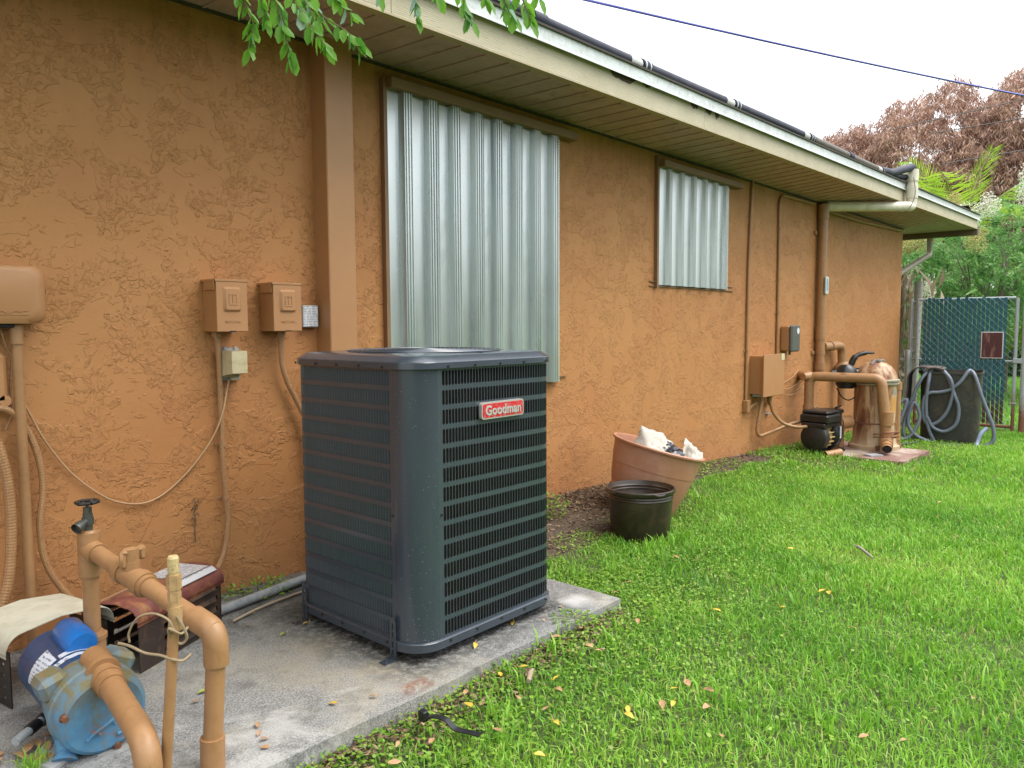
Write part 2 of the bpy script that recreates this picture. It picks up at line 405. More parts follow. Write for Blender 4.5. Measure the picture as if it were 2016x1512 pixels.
SX1, SY0 = 2.55, 1.685          # slab: right end, front edge
b = MB(); nxs, nys = 60, 22
def slab_edge(x): return SY0 + .010 * noise.noise(V(x * 3, 0, 3)) + .004 * noise.noise(V(x * 17, 0, 3))
top = []
for j in range(nys + 1):
    for i in range(nxs + 1):
        x = -3 + (SX1 + 3) * i / nxs; e = slab_edge(x); y = e + (YW + .05 - e) * j / nys
        if i == nxs: x += .012 * noise.noise(V(y * 5, 2, 0))
        z = .0035 * noise.noise(V(x * 2, y * 2, 1)); z -= .006 if (j == 0 or i == nxs) else 0
        top.append((x, y, z))
b.v = top; W1 = nxs + 1
b.f = [(j * W1 + i, j * W1 + i + 1, (j + 1) * W1 + i + 1, (j + 1) * W1 + i) for j in range(nys) for i in range(nxs)]
o = len(b.v); b.v += [(x, y - .006, -.2) for x, y, z in top[:W1]]
b.f += [(o + i, o + i + 1, i + 1, i) for i in range(nxs)]
o2 = len(b.v); b.v += [(top[j * W1 + nxs][0] + .006, top[j * W1 + nxs][1], -.2) for j in range(nys + 1)]
b.f += [(o2 + j, o2 + j + 1, (j + 1) * W1 + nxs, j * W1 + nxs) for j in range(nys)]
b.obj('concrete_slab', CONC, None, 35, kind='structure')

# ------------------------------------------------------------ house
house = thing('house', 'single storey house with tan stucco wall, wide soffit and cream fascia', 'house', (5.0, YW, 0))
XC = 11.10; EX = 12.72          # wall corner, end of the eave
def fz(x): return 2.318 + .0120 * (x - 3.0)          # bottom of the fascia (it climbs very slightly)
b = MB(); b.box((-3.2, YW, -.5), (XC, YW + .2, 2.50)); b.box((XC - .2, YW + .2, -.5), (XC, 9, 2.5))
b.obj('wall', STUCCO, house)
b = MB(); b.cbox((1.997, 2.842, -.0), (2.142, YW + .01, 2.345), .004); b.obj('pilaster', TAN, house)
SOFF = M('soffit_aluminium', (.48, .34, .34), .5, dirt=(.24, .17, .14), dfac=.5, dscale=5, vary=.12)
PITCH = .157; FY = 2.40
bp = MB(); z0 = 2.338
for k in range(-29, 62):
    x0 = 2.761 + PITCH * k
    if x0 > XC + .02: break
    x1 = x0 + PITCH - .0025
    za, zb = fz(x0) + .012, fz(x1) + .012
    q = MB(); dip = .0
    # plank with a small raised lip on its left edge
    lip = .0045
    vs = [(x0, FY + .01, za - lip), (x0 + .010, FY + .01, za - lip), (x0 + .016, FY + .01, za), (x1, FY + .01, zb)]
    vt = [(x0, YW, z0 - lip), (x0 + .010, YW, z0 - lip), (x0 + .016, YW, z0), (x1, YW, z0)]
    tp = [(x0, FY + .01, za + .01), (x1, FY + .01, zb + .01), (x0, YW, z0 + .01), (x1, YW, z0 + .01)]
    q.add(vs + vt + tp, [(0, 4, 5, 1), (1, 5, 6, 2), (2, 6, 7, 3), (8, 9, 11, 10), (3, 7, 11, 9), (0, 8, 10, 4)])
    q.obj('soffit_plank', SOFF, house)
for k in range(9):              # planks of the end overhang run the other way
    y0 = FY + .012 + PITCH * k; q = MB()
    q.box((XC + .012 if y0 < YW else XC + .004, y0, fz(11.8) + .012), (EX - .02, y0 + PITCH - .006, fz(11.8) + .022)); q.obj('soffit_plank', SOFF, house)
q = MB(); q.box((XC - .008, FY + .012, fz(XC) + .002), (XC + .010, YW, fz(XC) + .016)); q.obj('soffit_joint', SOFF, house)
q = MB(); q.box((-3, YW - .012, 2.325), (XC, YW - .0005, 2.345)); q.obj('soffit_channel', M('dark_channel', (.05, .045, .035), .7), house)
q = MB(); q.box((-3, FY + .006, 2.375 + .13), (EX, YW + .2, 2.40 + .13)); q.obj('eave_backing', DARK, house)

def fascia_mat():
    m, t, b_ = nodes_of('cream_fascia_woodgrain'); v = coords(t, (1.6, 1, 9))
    wv = N(t, 'ShaderNodeTexWave', Scale=4.2, Distortion=7.0, Detail=3.0); wv.wave_type = 'BANDS'; wv.bands_direction = 'Z'
    wv.inputs['Detail Scale'].default_value = 1.2; t.links.new(v, wv.inputs['Vector'])
    g = ramp(t, wv.outputs['Fac'], [(.0, 0.0), (.22, 1.0)])
    v2 = coords(t); st = noise_(t, v2, 6, 5, .6)
    c = mixc(t, ramp(t, st, [(.4, 0.0), (.75, 1.0)]), (.52, .47, .34), (.45, .40, .28))
    c = mixc(t, math_(t, 'MULTIPLY', math_(t, 'SUBTRACT', 1.0, g), .55), c, (.26, .20, .11))
    t.links.new(c, b_.inputs['Base Color']); b_.inputs['Roughness'].default_value = .6
    bump(t, b_, g, .5, .0015); return m
FASC = fascia_mat()
joints = [-3.2, 2.0, 4.55, 7.02, 9.6, EX]
for x0, x1 in zip(joints, joints[1:]):
    q = MB(); g = .0015
    vs = []
    for x in (x0 + g, x1 - g):
        for y in (FY, FY + .02): vs += [(x, y, fz(x)), (x, y, fz(x) + .16)]
    q.add(vs, [(0, 1, 5, 4), (2, 6, 7, 3), (0, 4, 6, 2), (1, 3, 7, 5), (0, 2, 3, 1), (4, 5, 7, 6)]); q.obj('fascia_board', FASC, house)
q = MB(); p = [(FY - .004, 0), (FY + .012, -.012), (FY + .012, -.004), (FY + .03, 0)]
for x0, x1 in ((-3, 7.0), (7.003, 12.7)):      # thin aluminium lip under the fascia
    vs = [(x, FY + dy, fz(x) + dz) for x in (x0, x1) for dy, dz in ((-.006, .004), (-.006, -.004), (.035, -.004), (.035, .004))]
    q.add(vs, [(0, 4, 5, 1), (1, 5, 6, 2), (3, 2, 6, 7), (0, 3, 7, 4)])
q.obj('fascia_lip', M('cream_lip', (.42, .35, .22), .5), house)
WMET = M('white_drip_edge_metal', (.62, .66, .66), .4, .1, dirt=(.34, .27, .24), dfac=.4, dscale=10)
for x0, x1 in ((-3.2, 2.4), (2.39, 7.55), (7.54, EX + .03)):
    q = MB(); off = .003 if x0 == 2.39 else 0
    sec = [(FY - .014 - off, .128), (FY - .026 - off, .118), (FY - .026 - off, .124), (FY - .018 - off, .135), (FY - .020 - off, .192), (FY + .05, .196), (FY + .05, .188), (FY - .012 - off, .186)]
    vs = [(x, y, fz(x) + z) for x in (x0, x1) for y, z in sec]; n = len(sec)
    q.add(vs, [(i, (i + 1) % n, n + (i + 1) % n, n + i) for i in range(n)] + [tuple(range(n))[::-1], tuple(range(n, 2 * n))])
    q.obj('drip_edge', WMET, house)
PEEL = M('bare_peeled_wood', (.085, .055, .05), .85, bumps=.5)
for xc_, w_, h_, sd_ in ((3.62, .26, .045, 1), (3.86, .09, .02, 2), (4.42, .10, .040, 3), (4.60, .09, .038, 4), (4.72, .06, .045, 5)):
    q = MB(); rnd = random.Random(sd_); zt_ = fz(xc_) + .131; n = 9
    lo = [(xc_ - w_ / 2 + w_ * k / n, zt_ - h_ * (math.sin(PI * (k + .02) / (n + .04)) ** .5) * rnd.uniform(.55, 1)) for k in range(n + 1)]
    q.add([(x, FY - .0015, z) for x, z in lo] + [(xc_ + w_ / 2, FY - .0015, zt_), (xc_ - w_ / 2, FY - .0015, zt_)], [tuple(range(n + 3))]); q.obj('peeled_patch', PEEL, house)
SHIN = M('brown_shingle', (.055, .045, .042), .9, bumps=.7, bscale=150, vary=.3)
# hip roof in courses
def rz(y): return .20 + (y - FY) * .30
for k in range(14):
    y0 = FY - .035 + k * .30; y1 = y0 + .32; q = MB(); xe = EX + .02 - k * .30
    vs = [(x, y, fz(min(x, EX)) + rz(y) + dz) for x in (-3.2, xe) for y, dz in ((y0, .012), (y0, .0), (y1, .0), (y1, .004))]
    q.add(vs, [(0, 1, 5, 4), (1, 2, 6, 5), (0, 4, 7, 3), (2, 3, 7, 6), (0, 3, 2, 1), (4, 5, 6, 7)]); q.obj('shingle_course', SHIN, house)
for k in range(12):
    x1_ = EX + .02 - k * .30; x0_ = x1_ - .32; ya = FY + .06 + k * .30; q = MB()
    vs = [(x, y, fz(EX) + .20 + (EX + .04 - x) * .30 + dz) for y in (ya, 9) for x, dz in ((x1_, .012), (x1_, 0), (x0_, 0), (x0_, .004))]
    q.add(vs, [(0, 4, 5, 1), (1, 5, 6, 2), (0, 3, 7, 4), (2, 6, 7, 3), (0, 1, 2, 3), (4, 7, 6, 5)]); q.obj('shingle_course', SHIN, house)
# end fascia, gutter and the bent downspout at the far end
q = MB(); q.box((EX - .02, FY + .021, fz(EX)), (EX - .0005, 9, fz(EX) + .19)); q.obj('end_fascia', FASC, house)
BRN = M('brown_gutter', (.16, .12, .09), .5)
q = MB(); zt = fz(EX) + .02
q.box((EX + .001, FY - .0, zt - .10), (EX + .006, 9, zt)); q.box((EX + .006, FY, zt - .10), (EX + .10, 9, zt - .095))
q.box((EX + .10, FY, zt - .10), (EX + .105, 9, zt + .01)); q.cbox((EX + .0, FY - .006, zt - .11), (EX + .115, FY - .0, zt + .015), .002)
g_ = q.obj('gutter', BRN, house)
q = MB(); q.tube(bend([(EX + .05, 3.02, zt - .08), (EX + .05, 3.02, zt - .34), (XC + .05, 3.06, zt - .74), (XC + .05, 3.06, -.2)], .05, 4), .042, 8)
q.obj('downspout', M('beige_downspout', (.38, .33, .26), .5), house, 30)

# header tracks over the shutters and sill tracks
def track(x0, x1, z0, z1, dep=.072):
    q = MB(); q.cbox((x0, YW - dep, z0), (x1, YW + .004, z1), .004); return q
# ------------------------------------------------------------ storm shutters
def shutter(x0, x1, zb, zt_, npan, ribs, label, bow=0):
    t = thing('storm_shutter', label, 'shutter', ((x0 + x1) / 2, YW, zb))
    W_ = (x1 - x0 - .02) / npan; big = x1 - x0 > 1.2
    for p_ in range(npan):
        q = MB(); a = x0 + W_ * p_; per = W_ / ribs
        sec = []                     # (x, distance off the wall)
        base = .016 + .0035 * (p_ % 2)
        for r in range(ribs):
            s = a + per * r
            fl, sl_, ou = (.46, .06, .32) if big else (.58, .05, .22)
            dp = .036 if big else .028
            sec += [(s, base + .002), (s + per * fl, base + .002)]
            u0 = s + per * (fl + sl_); uw = per * ou; sec.append((u0, base + dp))
            for g in range(3):
                uu = u0 + uw * (g + .5) / 3; sec += [(uu - uw * .10, base + dp), (uu - uw * .06, base + dp - .007), (uu + uw * .06, base + dp - .007), (uu + uw * .10, base + dp)]
            sec.append((u0 + uw, base + dp))
        sec.append((a + W_ + .018, base + .004))
        nz_ = 10; vs = []
        for j in range(nz_ + 1):
            z = zb + (zt_ - zb) * j / nz_
            for k, (x, d) in enumerate(sec):
                dd = d + bow * math.sin(PI * j / nz_) * .0012 * noise.noise(V(a * 3, z * 1.5, 4))
                if k == 0 and p_ > 0: dd += .004 * math.exp(-((z - (zb + (zt_ - zb) * .62)) / .2) ** 2)
                vs.append((x, YW - dd, z))
        n = len(sec)
        q.add(vs, [(j * n + k, j * n + k + 1, (j + 1) * n + k + 1, (j + 1) * n + k) for j in range(nz_) for k in range(n - 1)])
        # thickness: a second skin just behind
        vb = [(x, y + .0012, z) for x, y, z in vs]; q.add(vb, [(j * n + k, (j + 1) * n + k, (j + 1) * n + k + 1, j * n + k + 1) for j in range(nz_) for k in range(n - 1)])
        q.obj('shutter_panel', GALV, t, 0)
    # slotted edge strip
    q = MB(); zz = zb
    while zz < zt_ - .01:
        q.box((x1 - .018, YW - .022, zz), (x1 + .010, YW - .0205, zz + .009)); zz += .0165
    q.obj('slotted_edge', M('bright_steel_edge', (.72, .74, .72), .35, .5), t)
    return t
w1 = shutter(2.40, 3.725, .752, 2.232, 4, 2, 'large corrugated galvanised storm shutter above the air conditioner', 1)
w2 = shutter(4.89, 5.985, 1.385, 2.236, 3, 2, 'small corrugated galvanised storm shutter between the big shutter and the thin conduits', 1)
HDR = M('dark_tan_track', (.22, .125, .065), .5)
track(2.395, 3.86, 2.222, 2.272).obj('header_track', HDR, w1, 0)
track(4.885, 6.16, 2.224, 2.272).obj('header_track', HDR, w2, 0)
for t_, a, c_, z in ((w2, 4.80, 6.13, 1.405), (w2, 4.80, 6.13, 1.372), (w1, 2.34, 3.82, .775)):
    q = MB(); q.box((a, YW - .012, z), (c_, YW + .001, z + .006)); q.obj('sill_track', HDR, t_)
q = MB(); q.box((2.378, YW - .03, .70), (2.399, YW, 2.27)); q.obj('frame_edge', HDR, w1)
q = MB(); q.box((4.865, YW - .028, 1.36), (4.889, YW, 2.30)); q.obj('frame_edge', HDR, w2)

# ------------------------------------------------------------ air conditioner
AX0, AX1, AY0, AY1 = 1.580, 2.302, 1.818, 2.512
ZB, ZT = .0646, .961
ac = thing('air_conditioner', 'large slate grey outdoor air conditioner standing on the concrete slab', 'air conditioner', ((AX0 + AX1) / 2, (AY0 + AY1) / 2, 0))
def rrect(x0, x1, y0, y1, r, n=8):
    o = []
    for cx_, cy_, a0 in ((x1 - r, y1 - r, 0), (x0 + r, y1 - r, 90), (x0 + r, y0 + r, 180), (x1 - r, y0 + r, 270)):
        for k in range(n + 1):
            a = math.radians(a0 + 90 * k / n); o.append((cx_ + r * math.cos(a), cy_ + r * math.sin(a)))
    return o
def loft(q, rings, cap0=False, cap1=False):
    n = len(rings[0][0]); vs = []
    for poly, z in rings: vs += [(x, y, z) for x, y in poly]
    fs = [(i * n + k, i * n + (k + 1) % n, (i + 1) * n + (k + 1) % n, (i + 1) * n + k) for i in range(len(rings) - 1) for k in range(n)]
    if cap0: fs.append(tuple(range(n))[::-1])
    if cap1: fs.append(tuple(range((len(rings) - 1) * n, len(rings) * n)))
    return q.add(vs, fs)
R_ = .098
def rr_(g, r=None): return rrect(AX0 - g, AX1 + g, AY0 - g, AY1 + g, (R_ + g) if r is None else r)
q = MB()
loft(q, [(rr_(.004), .030), (rr_(.009), .034), (rr_(.009), ZB - .004), (rr_(.004), ZB), (rr_(-.02), ZB)], cap0=True); q.obj('base_pan', SLATE, ac, 40)
q = MB()
loft(q, [(rr_(-.004), ZT - .002), (rr_(.010), ZT - .002), (rr_(.011), ZT + .0), (rr_(.010), ZT + .019), (rr_(.0085), ZT + .0215), (rr_(-.018), ZT + .0385), (rr_(-.022), ZT + .040), (rr_(-.050, .06), ZT + .043)], False, False)
# deck between the rim and the round fan opening
CXA, CYA, RF = (AX0 + AX1) / 2, (AY0 + AY1) / 2, .285
inner = rr_(-.050, .06); n = len(inner)
ang = [math.atan2(y - CYA, x - CXA) for x, y in inner]
vs = [(x, y, ZT + .043) for x, y in inner] + [(CXA + RF * math.cos(a), CYA + RF * math.sin(a), ZT + .047) for a in ang] + [(CXA + RF * math.cos(a), CYA + RF * math.sin(a), ZT + .015) for a in ang]
q.add(vs, [(k, (k + 1) % n, n + (k + 1) % n, n + k) for k in range(n)] + [(n + k, n + (k + 1) % n, 2 * n + (k + 1) % n, 2 * n + k) for k in range(n)])
q.obj('top_cap', SLATE, ac, 24)
q = MB()
for i in range(15):
    r = .045 + i * .0172; q.tube([(CXA + r * math.cos(a), CYA + r * math.sin(a), ZT + .047 + .005 * (1 - (r / .3) ** 2)) for a in np.linspace(0, 2 * PI, 37)], .0019, 4, cap=False)
for a in np.linspace(0, 2 * PI, 9)[:-1]:
    q.tube([(CXA + r * math.cos(a), CYA + r * math.sin(a), ZT + .045 + .005 * (1 - (r / .3) ** 2)) for r in (.04, .17, .30)], .0026, 5)
q.cyl((CXA, CYA, ZT + .040), (CXA, CYA, ZT + .054), .045, 18); q.obj('fan_grille', SLATED, ac, 40)
q = MB()
for k in range(4):
    a = k * PI / 2; m_ = Matrix.Translation((CXA, CYA, ZT - .03)) @ Matrix.Rotation(a, 4, 'Z') @ Matrix.Rotation(.4, 4, 'X')
    q.box((.05, -.07, -.002), (.26, .07, .002), m_)
q.cyl((CXA, CYA, ZT - .12), (CXA, CYA, ZT + .03), .07, 18); q.obj('fan', DARK, ac)
# solid rounded posts: at the front corner and the hidden back one
for cx_, cy_, a0 in ((AX1 - R_, AY1 - R_, 0), (AX0 + R_, AY0 + R_, 180)):
    q = MB(); vs = []
    ar = [math.radians(a0 + 90 * k / 14) for k in range(15)]
    pts = [(cx_ + R_ * math.cos(a), cy_ + R_ * math.sin(a)) for a in ar]
    t0 = Vector((-math.sin(ar[0]), math.cos(ar[0]))); t1 = Vector((-math.sin(ar[-1]), math.cos(ar[-1])))
    pts = [(pts[0][0] - t0.x * .004, pts[0][1] - t0.y * .004)] + pts + [(pts[-1][0] + t1.x * .004, pts[-1][1] + t1.y * .004)]
    n = len(pts)
    for z in (ZB + .0008, ZT - .003): vs += [(x, y, z) for x, y in pts]
    q.add(vs, [(k, k + 1, n + k + 1, n + k) for k in range(n - 1)]); q.obj('corner_post', SLATE, ac, 50)
# louvered panels: 14 rows, open slots with fins turned inwards, wrapping round the two side corners
NR = 14; RP = (ZT - ZB) / NR; SH = RP * .775
def wrap_path(p0, d0, l0, turn, l1):
    """straight l0 along d0, a quarter turn (turn=+1 left / -1 right), straight l1; returns f(s) -> (point, inward normal)"""
    p0 = Vector(p0); d0 = Vector(d0); sd = V(-d0.y, d0.x, 0) * turn; qa = R_ * PI / 2
    def f(s):
        if s <= l0: return p0 + d0 * s, sd
        c_ = p0 + d0 * l0 + sd * R_
        if s <= l0 + qa:
            a = (s - l0) / R_; return c_ - sd * R_ * math.cos(a) + d0 * R_ * math.sin(a), (sd * math.cos(a) - d0 * math.sin(a))
        return c_ + d0 * R_ + sd * (s - l0 - qa), -d0
    return f, l0 + qa + l1
def louvers(path, L, flip):
    def P(a, d, z): p, n_ = path(min(max(a, 0), L)); return p + n_ * d + V(0, 0, z)
    def quad(q, a0, a1, z0, z1, d=0): q.add([P(a0, d, z0), P(a1, d, z0), P(a1, d, z1), P(a0, d, z1)], [(0, 1, 2, 3)])
    m0, m1 = .020, L - .014; NS = int((m1 - m0) / .0142); step = (m1 - m0) / NS; proto = None
    for r in range(NR):
        if proto is not None: link_copy(proto, ac, (0, 0, ZB + RP * r)); continue
        q = MB(); z0, z1 = 0.0, RP; s0, s1 = (RP - SH) / 2, (RP + SH) / 2
        cuts = [0, m0] + [m0 + step * k for k in range(1, NS)] + [m1, L]
        for a, b_ in zip(cuts, cuts[1:]): quad(q, a, b_, z0, s0); quad(q, a, b_, s1, z1)
        quad(q, 0, m0 + step * .11, s0, s1); quad(q, m1 - step * .11, L, s0, s1)
        for k in range(NS):
            a = m0 + step * k; e0, e1 = a + step * .11, a + step * .89
            if k: quad(q, a - step * .11, a + step * .11, s0, s1)
            c_ = step * .28
            for zc, sg in ((s0, 1), (s1, -1)):
                q.add([P(e0, 0, zc), P(e0 + c_, 0, zc), P(e0, 0, zc + sg * c_)], [(0, 1, 2)])
                q.add([P(e1 - c_, 0, zc), P(e1, 0, zc), P(e1, 0, zc + sg * c_)], [(0, 1, 2)])
            if flip: q.add([P(e1, .0, s0), P(e1 - step * .50, .0115, s0 + .002), P(e1 - step * .50, .0115, s1 - .002), P(e1, .0, s1)], [(0, 1, 2, 3)])
            else: q.add([P(e0, .0, s0), P(e0 + step * .46, .0115, s0 + .002), P(e0 + step * .46, .0115, s1 - .002), P(e0, .0, s1)], [(0, 1, 2, 3)])
        proto = q.obj('louver_row', SLATED, ac); proto.location = (0, 0, ZB)
g0 = R_ + .004 - .001; E5 = .0005
pf, pl_ = wrap_path((AX0 + g0, AY0 + E5, 0), (1, 0, 0), AX1 - AX0 - g0 - R_, 1, AY1 - AY0 - R_ - g0)
louvers(pf, pl_, False)
pf, pl_ = wrap_path((AX0 + E5, AY0 + g0, 0), (0, 1, 0), AY1 - AY0 - g0 - R_, -1, AX1 - AX0 - R_ - g0)
louvers(pf, pl_, True)
def coil_mat():
    m, t, b_ = nodes_of('coil_fins'); v = coords(t)
    wv = N(t, 'ShaderNodeTexWave', Scale=88.0); wv.bands_direction = 'Z'; t.links.new(v, wv.inputs['Vector'])
    n1 = noise_(t, v, 7, 4)
    c = mixc(t, ramp(t, wv.outputs['Fac'], [(.3, 0.0), (.6, 1.0)]), (.008, .007, .006), mixc(t, n1, (.030, .025, .022), (.085, .070, .060)))
    t.links.new(c, b_.inputs['Base Color']); b_.inputs['Roughness'].default_value = .7; return m
q = MB(); loft(q, [(rr_(-.022), ZB), (rr_(-.022), ZT)]); q.obj('coil', coil_mat(), ac)
# screws round the cap and base
q = MB()
for u in (.12, .34, .56, .70): pass
for k in range(5):
    x = AX0 + .14 + k * (AX1 - AX0 - .22) / 4; y = AY0 + .14 + k * (AY1 - AY0 - .2) / 4
    for z, g in ((ZT + .006, .0115), (ZB - .012, .0095)):
        q.cyl((x, AY0 - g, z), (x, AY0 - g - .004, z), .0042, 8); q.cyl((AX0 - g, y, z), (AX0 - g - .004, y, z), .0042, 8)
for x, y, ax in ((AX0 + R_ + .014, AY0, 1), (AX0, AY0 + R_ + .014, 0)):
    p0 = V(x, y, .48); d = V(0, -1, 0) if ax else V(-1, 0, 0); q.cyl(p0, p0 + d * .004, .004, 8)
q.obj('screws', BLACKM, ac)
# slotted tie-down brackets
for y, x, sy in ((AY0 + R_ + .010, AX0, 1), (AY1 - .075, AX0, 1)):
    q = MB(); w_ = .030; xb = x - .0125
    for z0_, z1_ in ((.0, .012), (.034, .042), (.064, .072), (.094, .102), (.124, .134)): q.box((xb, y - w_ / 2, z0_), (xb + .0025, y + w_ / 2, z1_))
    for z0_, z1_ in ((.012, .034), (.042, .064), (.072, .094), (.102, .124)):
        q.box((xb, y - w_ / 2, z0_), (xb + .0025, y - .004, z1_)); q.box((xb, y + .004, z0_), (xb + .0025, y + w_ / 2, z1_))
    q.box((xb - .045, y - w_ / 2, .0005), (xb + .0025, y + w_ / 2, .004)); q.cyl((xb - .026, y, .003), (xb - .026, y, .009), .007, 8)
    q.add([(xb, y - w_ / 2, .134), (xb, y + w_ / 2, .134), (xb, y + .008, .144), (xb, y - .008, .144)], [(0, 3, 2, 1)])
    q.obj('tie_down_bracket', SLATE, ac)
for x, y in ((AX1 - .09, AY0 + .06), (AX1 - .09, AY1 - .06), (AX0 + .12, AY1 - .06), (AX0 + .15, AY0 + .09)):
    q = MB(); q.box((x - .03, y - .02, 0), (x + .03, y + .02, .031)); q.obj('foot', DARK, ac)
# maker's badge
RED = M('red_enamel', (.52, .018, .028), .3, dirt=(.62, .42, .42), dfac=.45, dscale=45); SILV = M('silver_trim', (.62, .60, .58), .35, .5)
# badge sits on rows 2-3 from the top, right of the middle
BX0, BX1 = 1.872, 2.090; BZ = .806; bt = Matrix.Translation(((BX0 + BX1) / 2, AY0 - .012, BZ))
q = MB(); hw, hh, rr = (BX1 - BX0) / 2, .029, .010
def plate(q, hw, hh, rr, y0, y1, cx_, cz_):
    poly = [(cx_ + (sx * (hw - rr)) + rr * math.cos(a), cz_ + (sz * (hh - rr)) + rr * math.sin(a)) for sx, sz, a0 in ((1, 1, 0), (-1, 1, 90), (-1, -1, 180), (1, -1, 270)) for a in [math.radians(a0 + 90 * k / 4) for k in range(5)]]
    n = len(poly); vs = [(x, y, z) for y in (y0, y1) for x, z in poly]
    q.add(vs, [tuple(range(n)), tuple(range(n, 2 * n))[::-1]] + [(i, n + i, n + (i + 1) % n, (i + 1) % n) for i in range(n)])
cxb = (BX0 + BX1) / 2
plate(q, hw, hh, .011, AY0 - .014, AY0 - .0005, cxb, BZ); bd = q.obj('badge', SILV, ac)
q = MB(); plate(q, hw - .005, hh - .005, .008, AY0 - .0155, AY0 - .014, cxb, BZ); q.obj('badge_field', RED, bd)
text_obj('lettering', 'Goodman', .046, SILV, bd, (cxb, AY0 - .0162, BZ - .001), (PI / 2, 0, 0), .0012, .0013, .98, 1.03)
# dust spots on the front corner
q = MB()
for k in range(230):
    a = random.uniform(PI, 1.5 * PI); z = ZB + (ZT - ZB) * random.random() ** 1.7; r = random.choice((.0006, .0007, .0009, .0013))
    c_ = V(AX0 + R_ + R_ * math.cos(a), AY0 + R_ + R_ * math.sin(a), z); nn = V(math.cos(a), math.sin(a), 0); q.disc(c_ + nn * .0006, r, nn, 5)
for k in range(110):
    r = random.choice((.0007, .0009, .0013)); x = random.uniform(AX0 + R_, AX1 - R_); z = ZB + RP * random.randint(0, 13) + random.uniform(-.005, .005)
    if z > ZB: q.disc((x, AY0 - .0004, z), r, (0, -1, 0), 5)
q.obj('dust_spots', SPECK, ac, kind='stuff')

# ------------------------------------------------------------ fittings on the near wall
def label_mat(name, ink=(.10, .11, .13), paper=(.66, .68, .70), sx=60, sy=140):
    """paper label with rows of small illegible print"""
    m, t, b_ = nodes_of(name); v = coords(t)
    sep = t.nodes.new('ShaderNodeSeparateXYZ'); t.links.new(v, sep.inputs[0])
    rows = math_(t, 'FRACT', math_(t, 'MULTIPLY', sep.outputs[2], sy)); r_ = math_(t, 'LESS_THAN', rows, .42)
    n_ = noise_(t, coords(t, (sx, sx, sy * .12)), 2.6, 2, .7); w_ = ramp(t, n_, [(.47, 0.0), (.50, 1.0)])
    c = mixc(t, math_(t, 'MULTIPLY', math_(t, 'MULTIPLY', r_, w_), .8), paper, ink)
    t.links.new(c, b_.inputs['Base Color']); b_.inputs['Roughness'].default_value = .45; return m
PAPER = label_mat('printed_label')

t = thing('irrigation_box', 'big rounded tan plastic box at the left end of the wall, above the straight conduit', 'control box', (.70, YW, 1.2))
q = MB()
def vr(x0, x1, z0, z1, r, y, n=6):
    return [(x, y, z) for x, z in rrect(x0, x1, z0, z1, r, n)]
rings = [vr(.52, .890, 1.115, 1.300, .03, YW), vr(.52, .890, 1.115, 1.300, .03, YW - .075), vr(.525, .886, 1.112, 1.303, .035, YW - .08), vr(.53, .876, 1.112, 1.298, .045, YW - .098), vr(.55, .846, 1.128, 1.285, .045, YW - .108)]
n = len(rings[0]); vs = sum(rings, [])
q.add(vs, [(i * n + k, (i + 1) * n + k, (i + 1) * n + (k + 1) % n, i * n + (k + 1) % n) for i in range(len(rings) - 1) for k in range(n)] + [tuple(range((len(rings) - 1) * n, len(rings) * n))[::-1]])
q.obj('cover', TAN, t, 50)
q = MB(); q.tube([(.60 + .012 * i, YW - .1095, 1.150 + .0035 * math.sin(i * 2.1) + .003 * math.sin(i * 5.3)) for i in range(20)], .0010, 5); q.tube([(.60, YW - .1095, 1.141), (.83, YW - .1095, 1.141)], .0012, 5)
q.obj('embossed_name', TAN, t)
q = MB(); q.cbox((.888, YW - .045, 1.205), (.903, YW - .035, 1.212), .001); q.cbox((.888, YW - .045, 1.228), (.903, YW - .035, 1.235), .001); q.box((.901, YW - .045, 1.205), (.904, YW - .035, 1.235)); q.obj('latch', TAN, t)
q = MB(); q.cbox((.56, YW - .07, 1.098), (.80, YW - .01, 1.116), .004); q.obj('underside', BLACK, t)

t = thing('conduit', 'thick straight tan conduit running down from the rounded box', 'conduit', (.80, YW - .045, 0))
q = MB(); q.cyl((.806, YW - .05, .0), (.806, YW - .05, 1.11), .0165, 18); q.obj('pipe', TANP, t, 50)
q = MB(); q.cyl((.806, YW - .05, 1.045), (.806, YW - .05, 1.108), .0205, 18); q.obj('coupling', TANP, t, 50)

t = thing('junction_box', 'small flat tan box cut by the left edge of the photo, below the rounded box', 'junction box', (.72, YW, .95))
q = MB(); q.cbox((.60, YW - .05, .85), (.775, YW, 1.015), .012); q.obj('box', TAN, t, 30)
q = MB(); q.cyl((.765, YW - .05, .86), (.765, YW - .01, .86), .018, 12); q.cyl((.75, YW - .056, 1.0), (.75, YW - .05, 1.0), .006, 8); q.obj('mounting_ear', TAN, t, 40)

def ribthing(name, label, pts, r, pitch=.008, clamps=(), cat='conduit', fit=None):
    t = thing(name, label, cat, pts[0])
    ribbed(pts, r, pitch).obj('corrugated_tube', TANP, t, 30)
    for c_ in clamps:
        q = MB(); x, y, z = c_; q.cyl((x, y, z - .007), (x, y, z + .007), r * 1.22, 12); q.cbox((x - r * 2.2, YW - .004, z - .007), (x, YW, z + .007), .002); q.obj('strap', TANP, t, 40)
    if fit:
        q = MB(); q.cyl(fit[0], fit[1], fit[2], 12); q.obj('fitting', TANP, t, 30)
    return t
ribthing('flexible_conduit', 'ribbed tan flexible conduit curving from the edge box down behind the pump cover', [(.70, YW - .05, .84), (.765, YW - .05, .832), (.815, YW - .035, .78), (.850, YW - .04, .68), (.862, YW - .045, .56), (.845, YW - .05, .42), (.862, YW - .05, .28), (.93, YW - .06, .15), (1.02, YW - .08, .05)], .0115, .009)
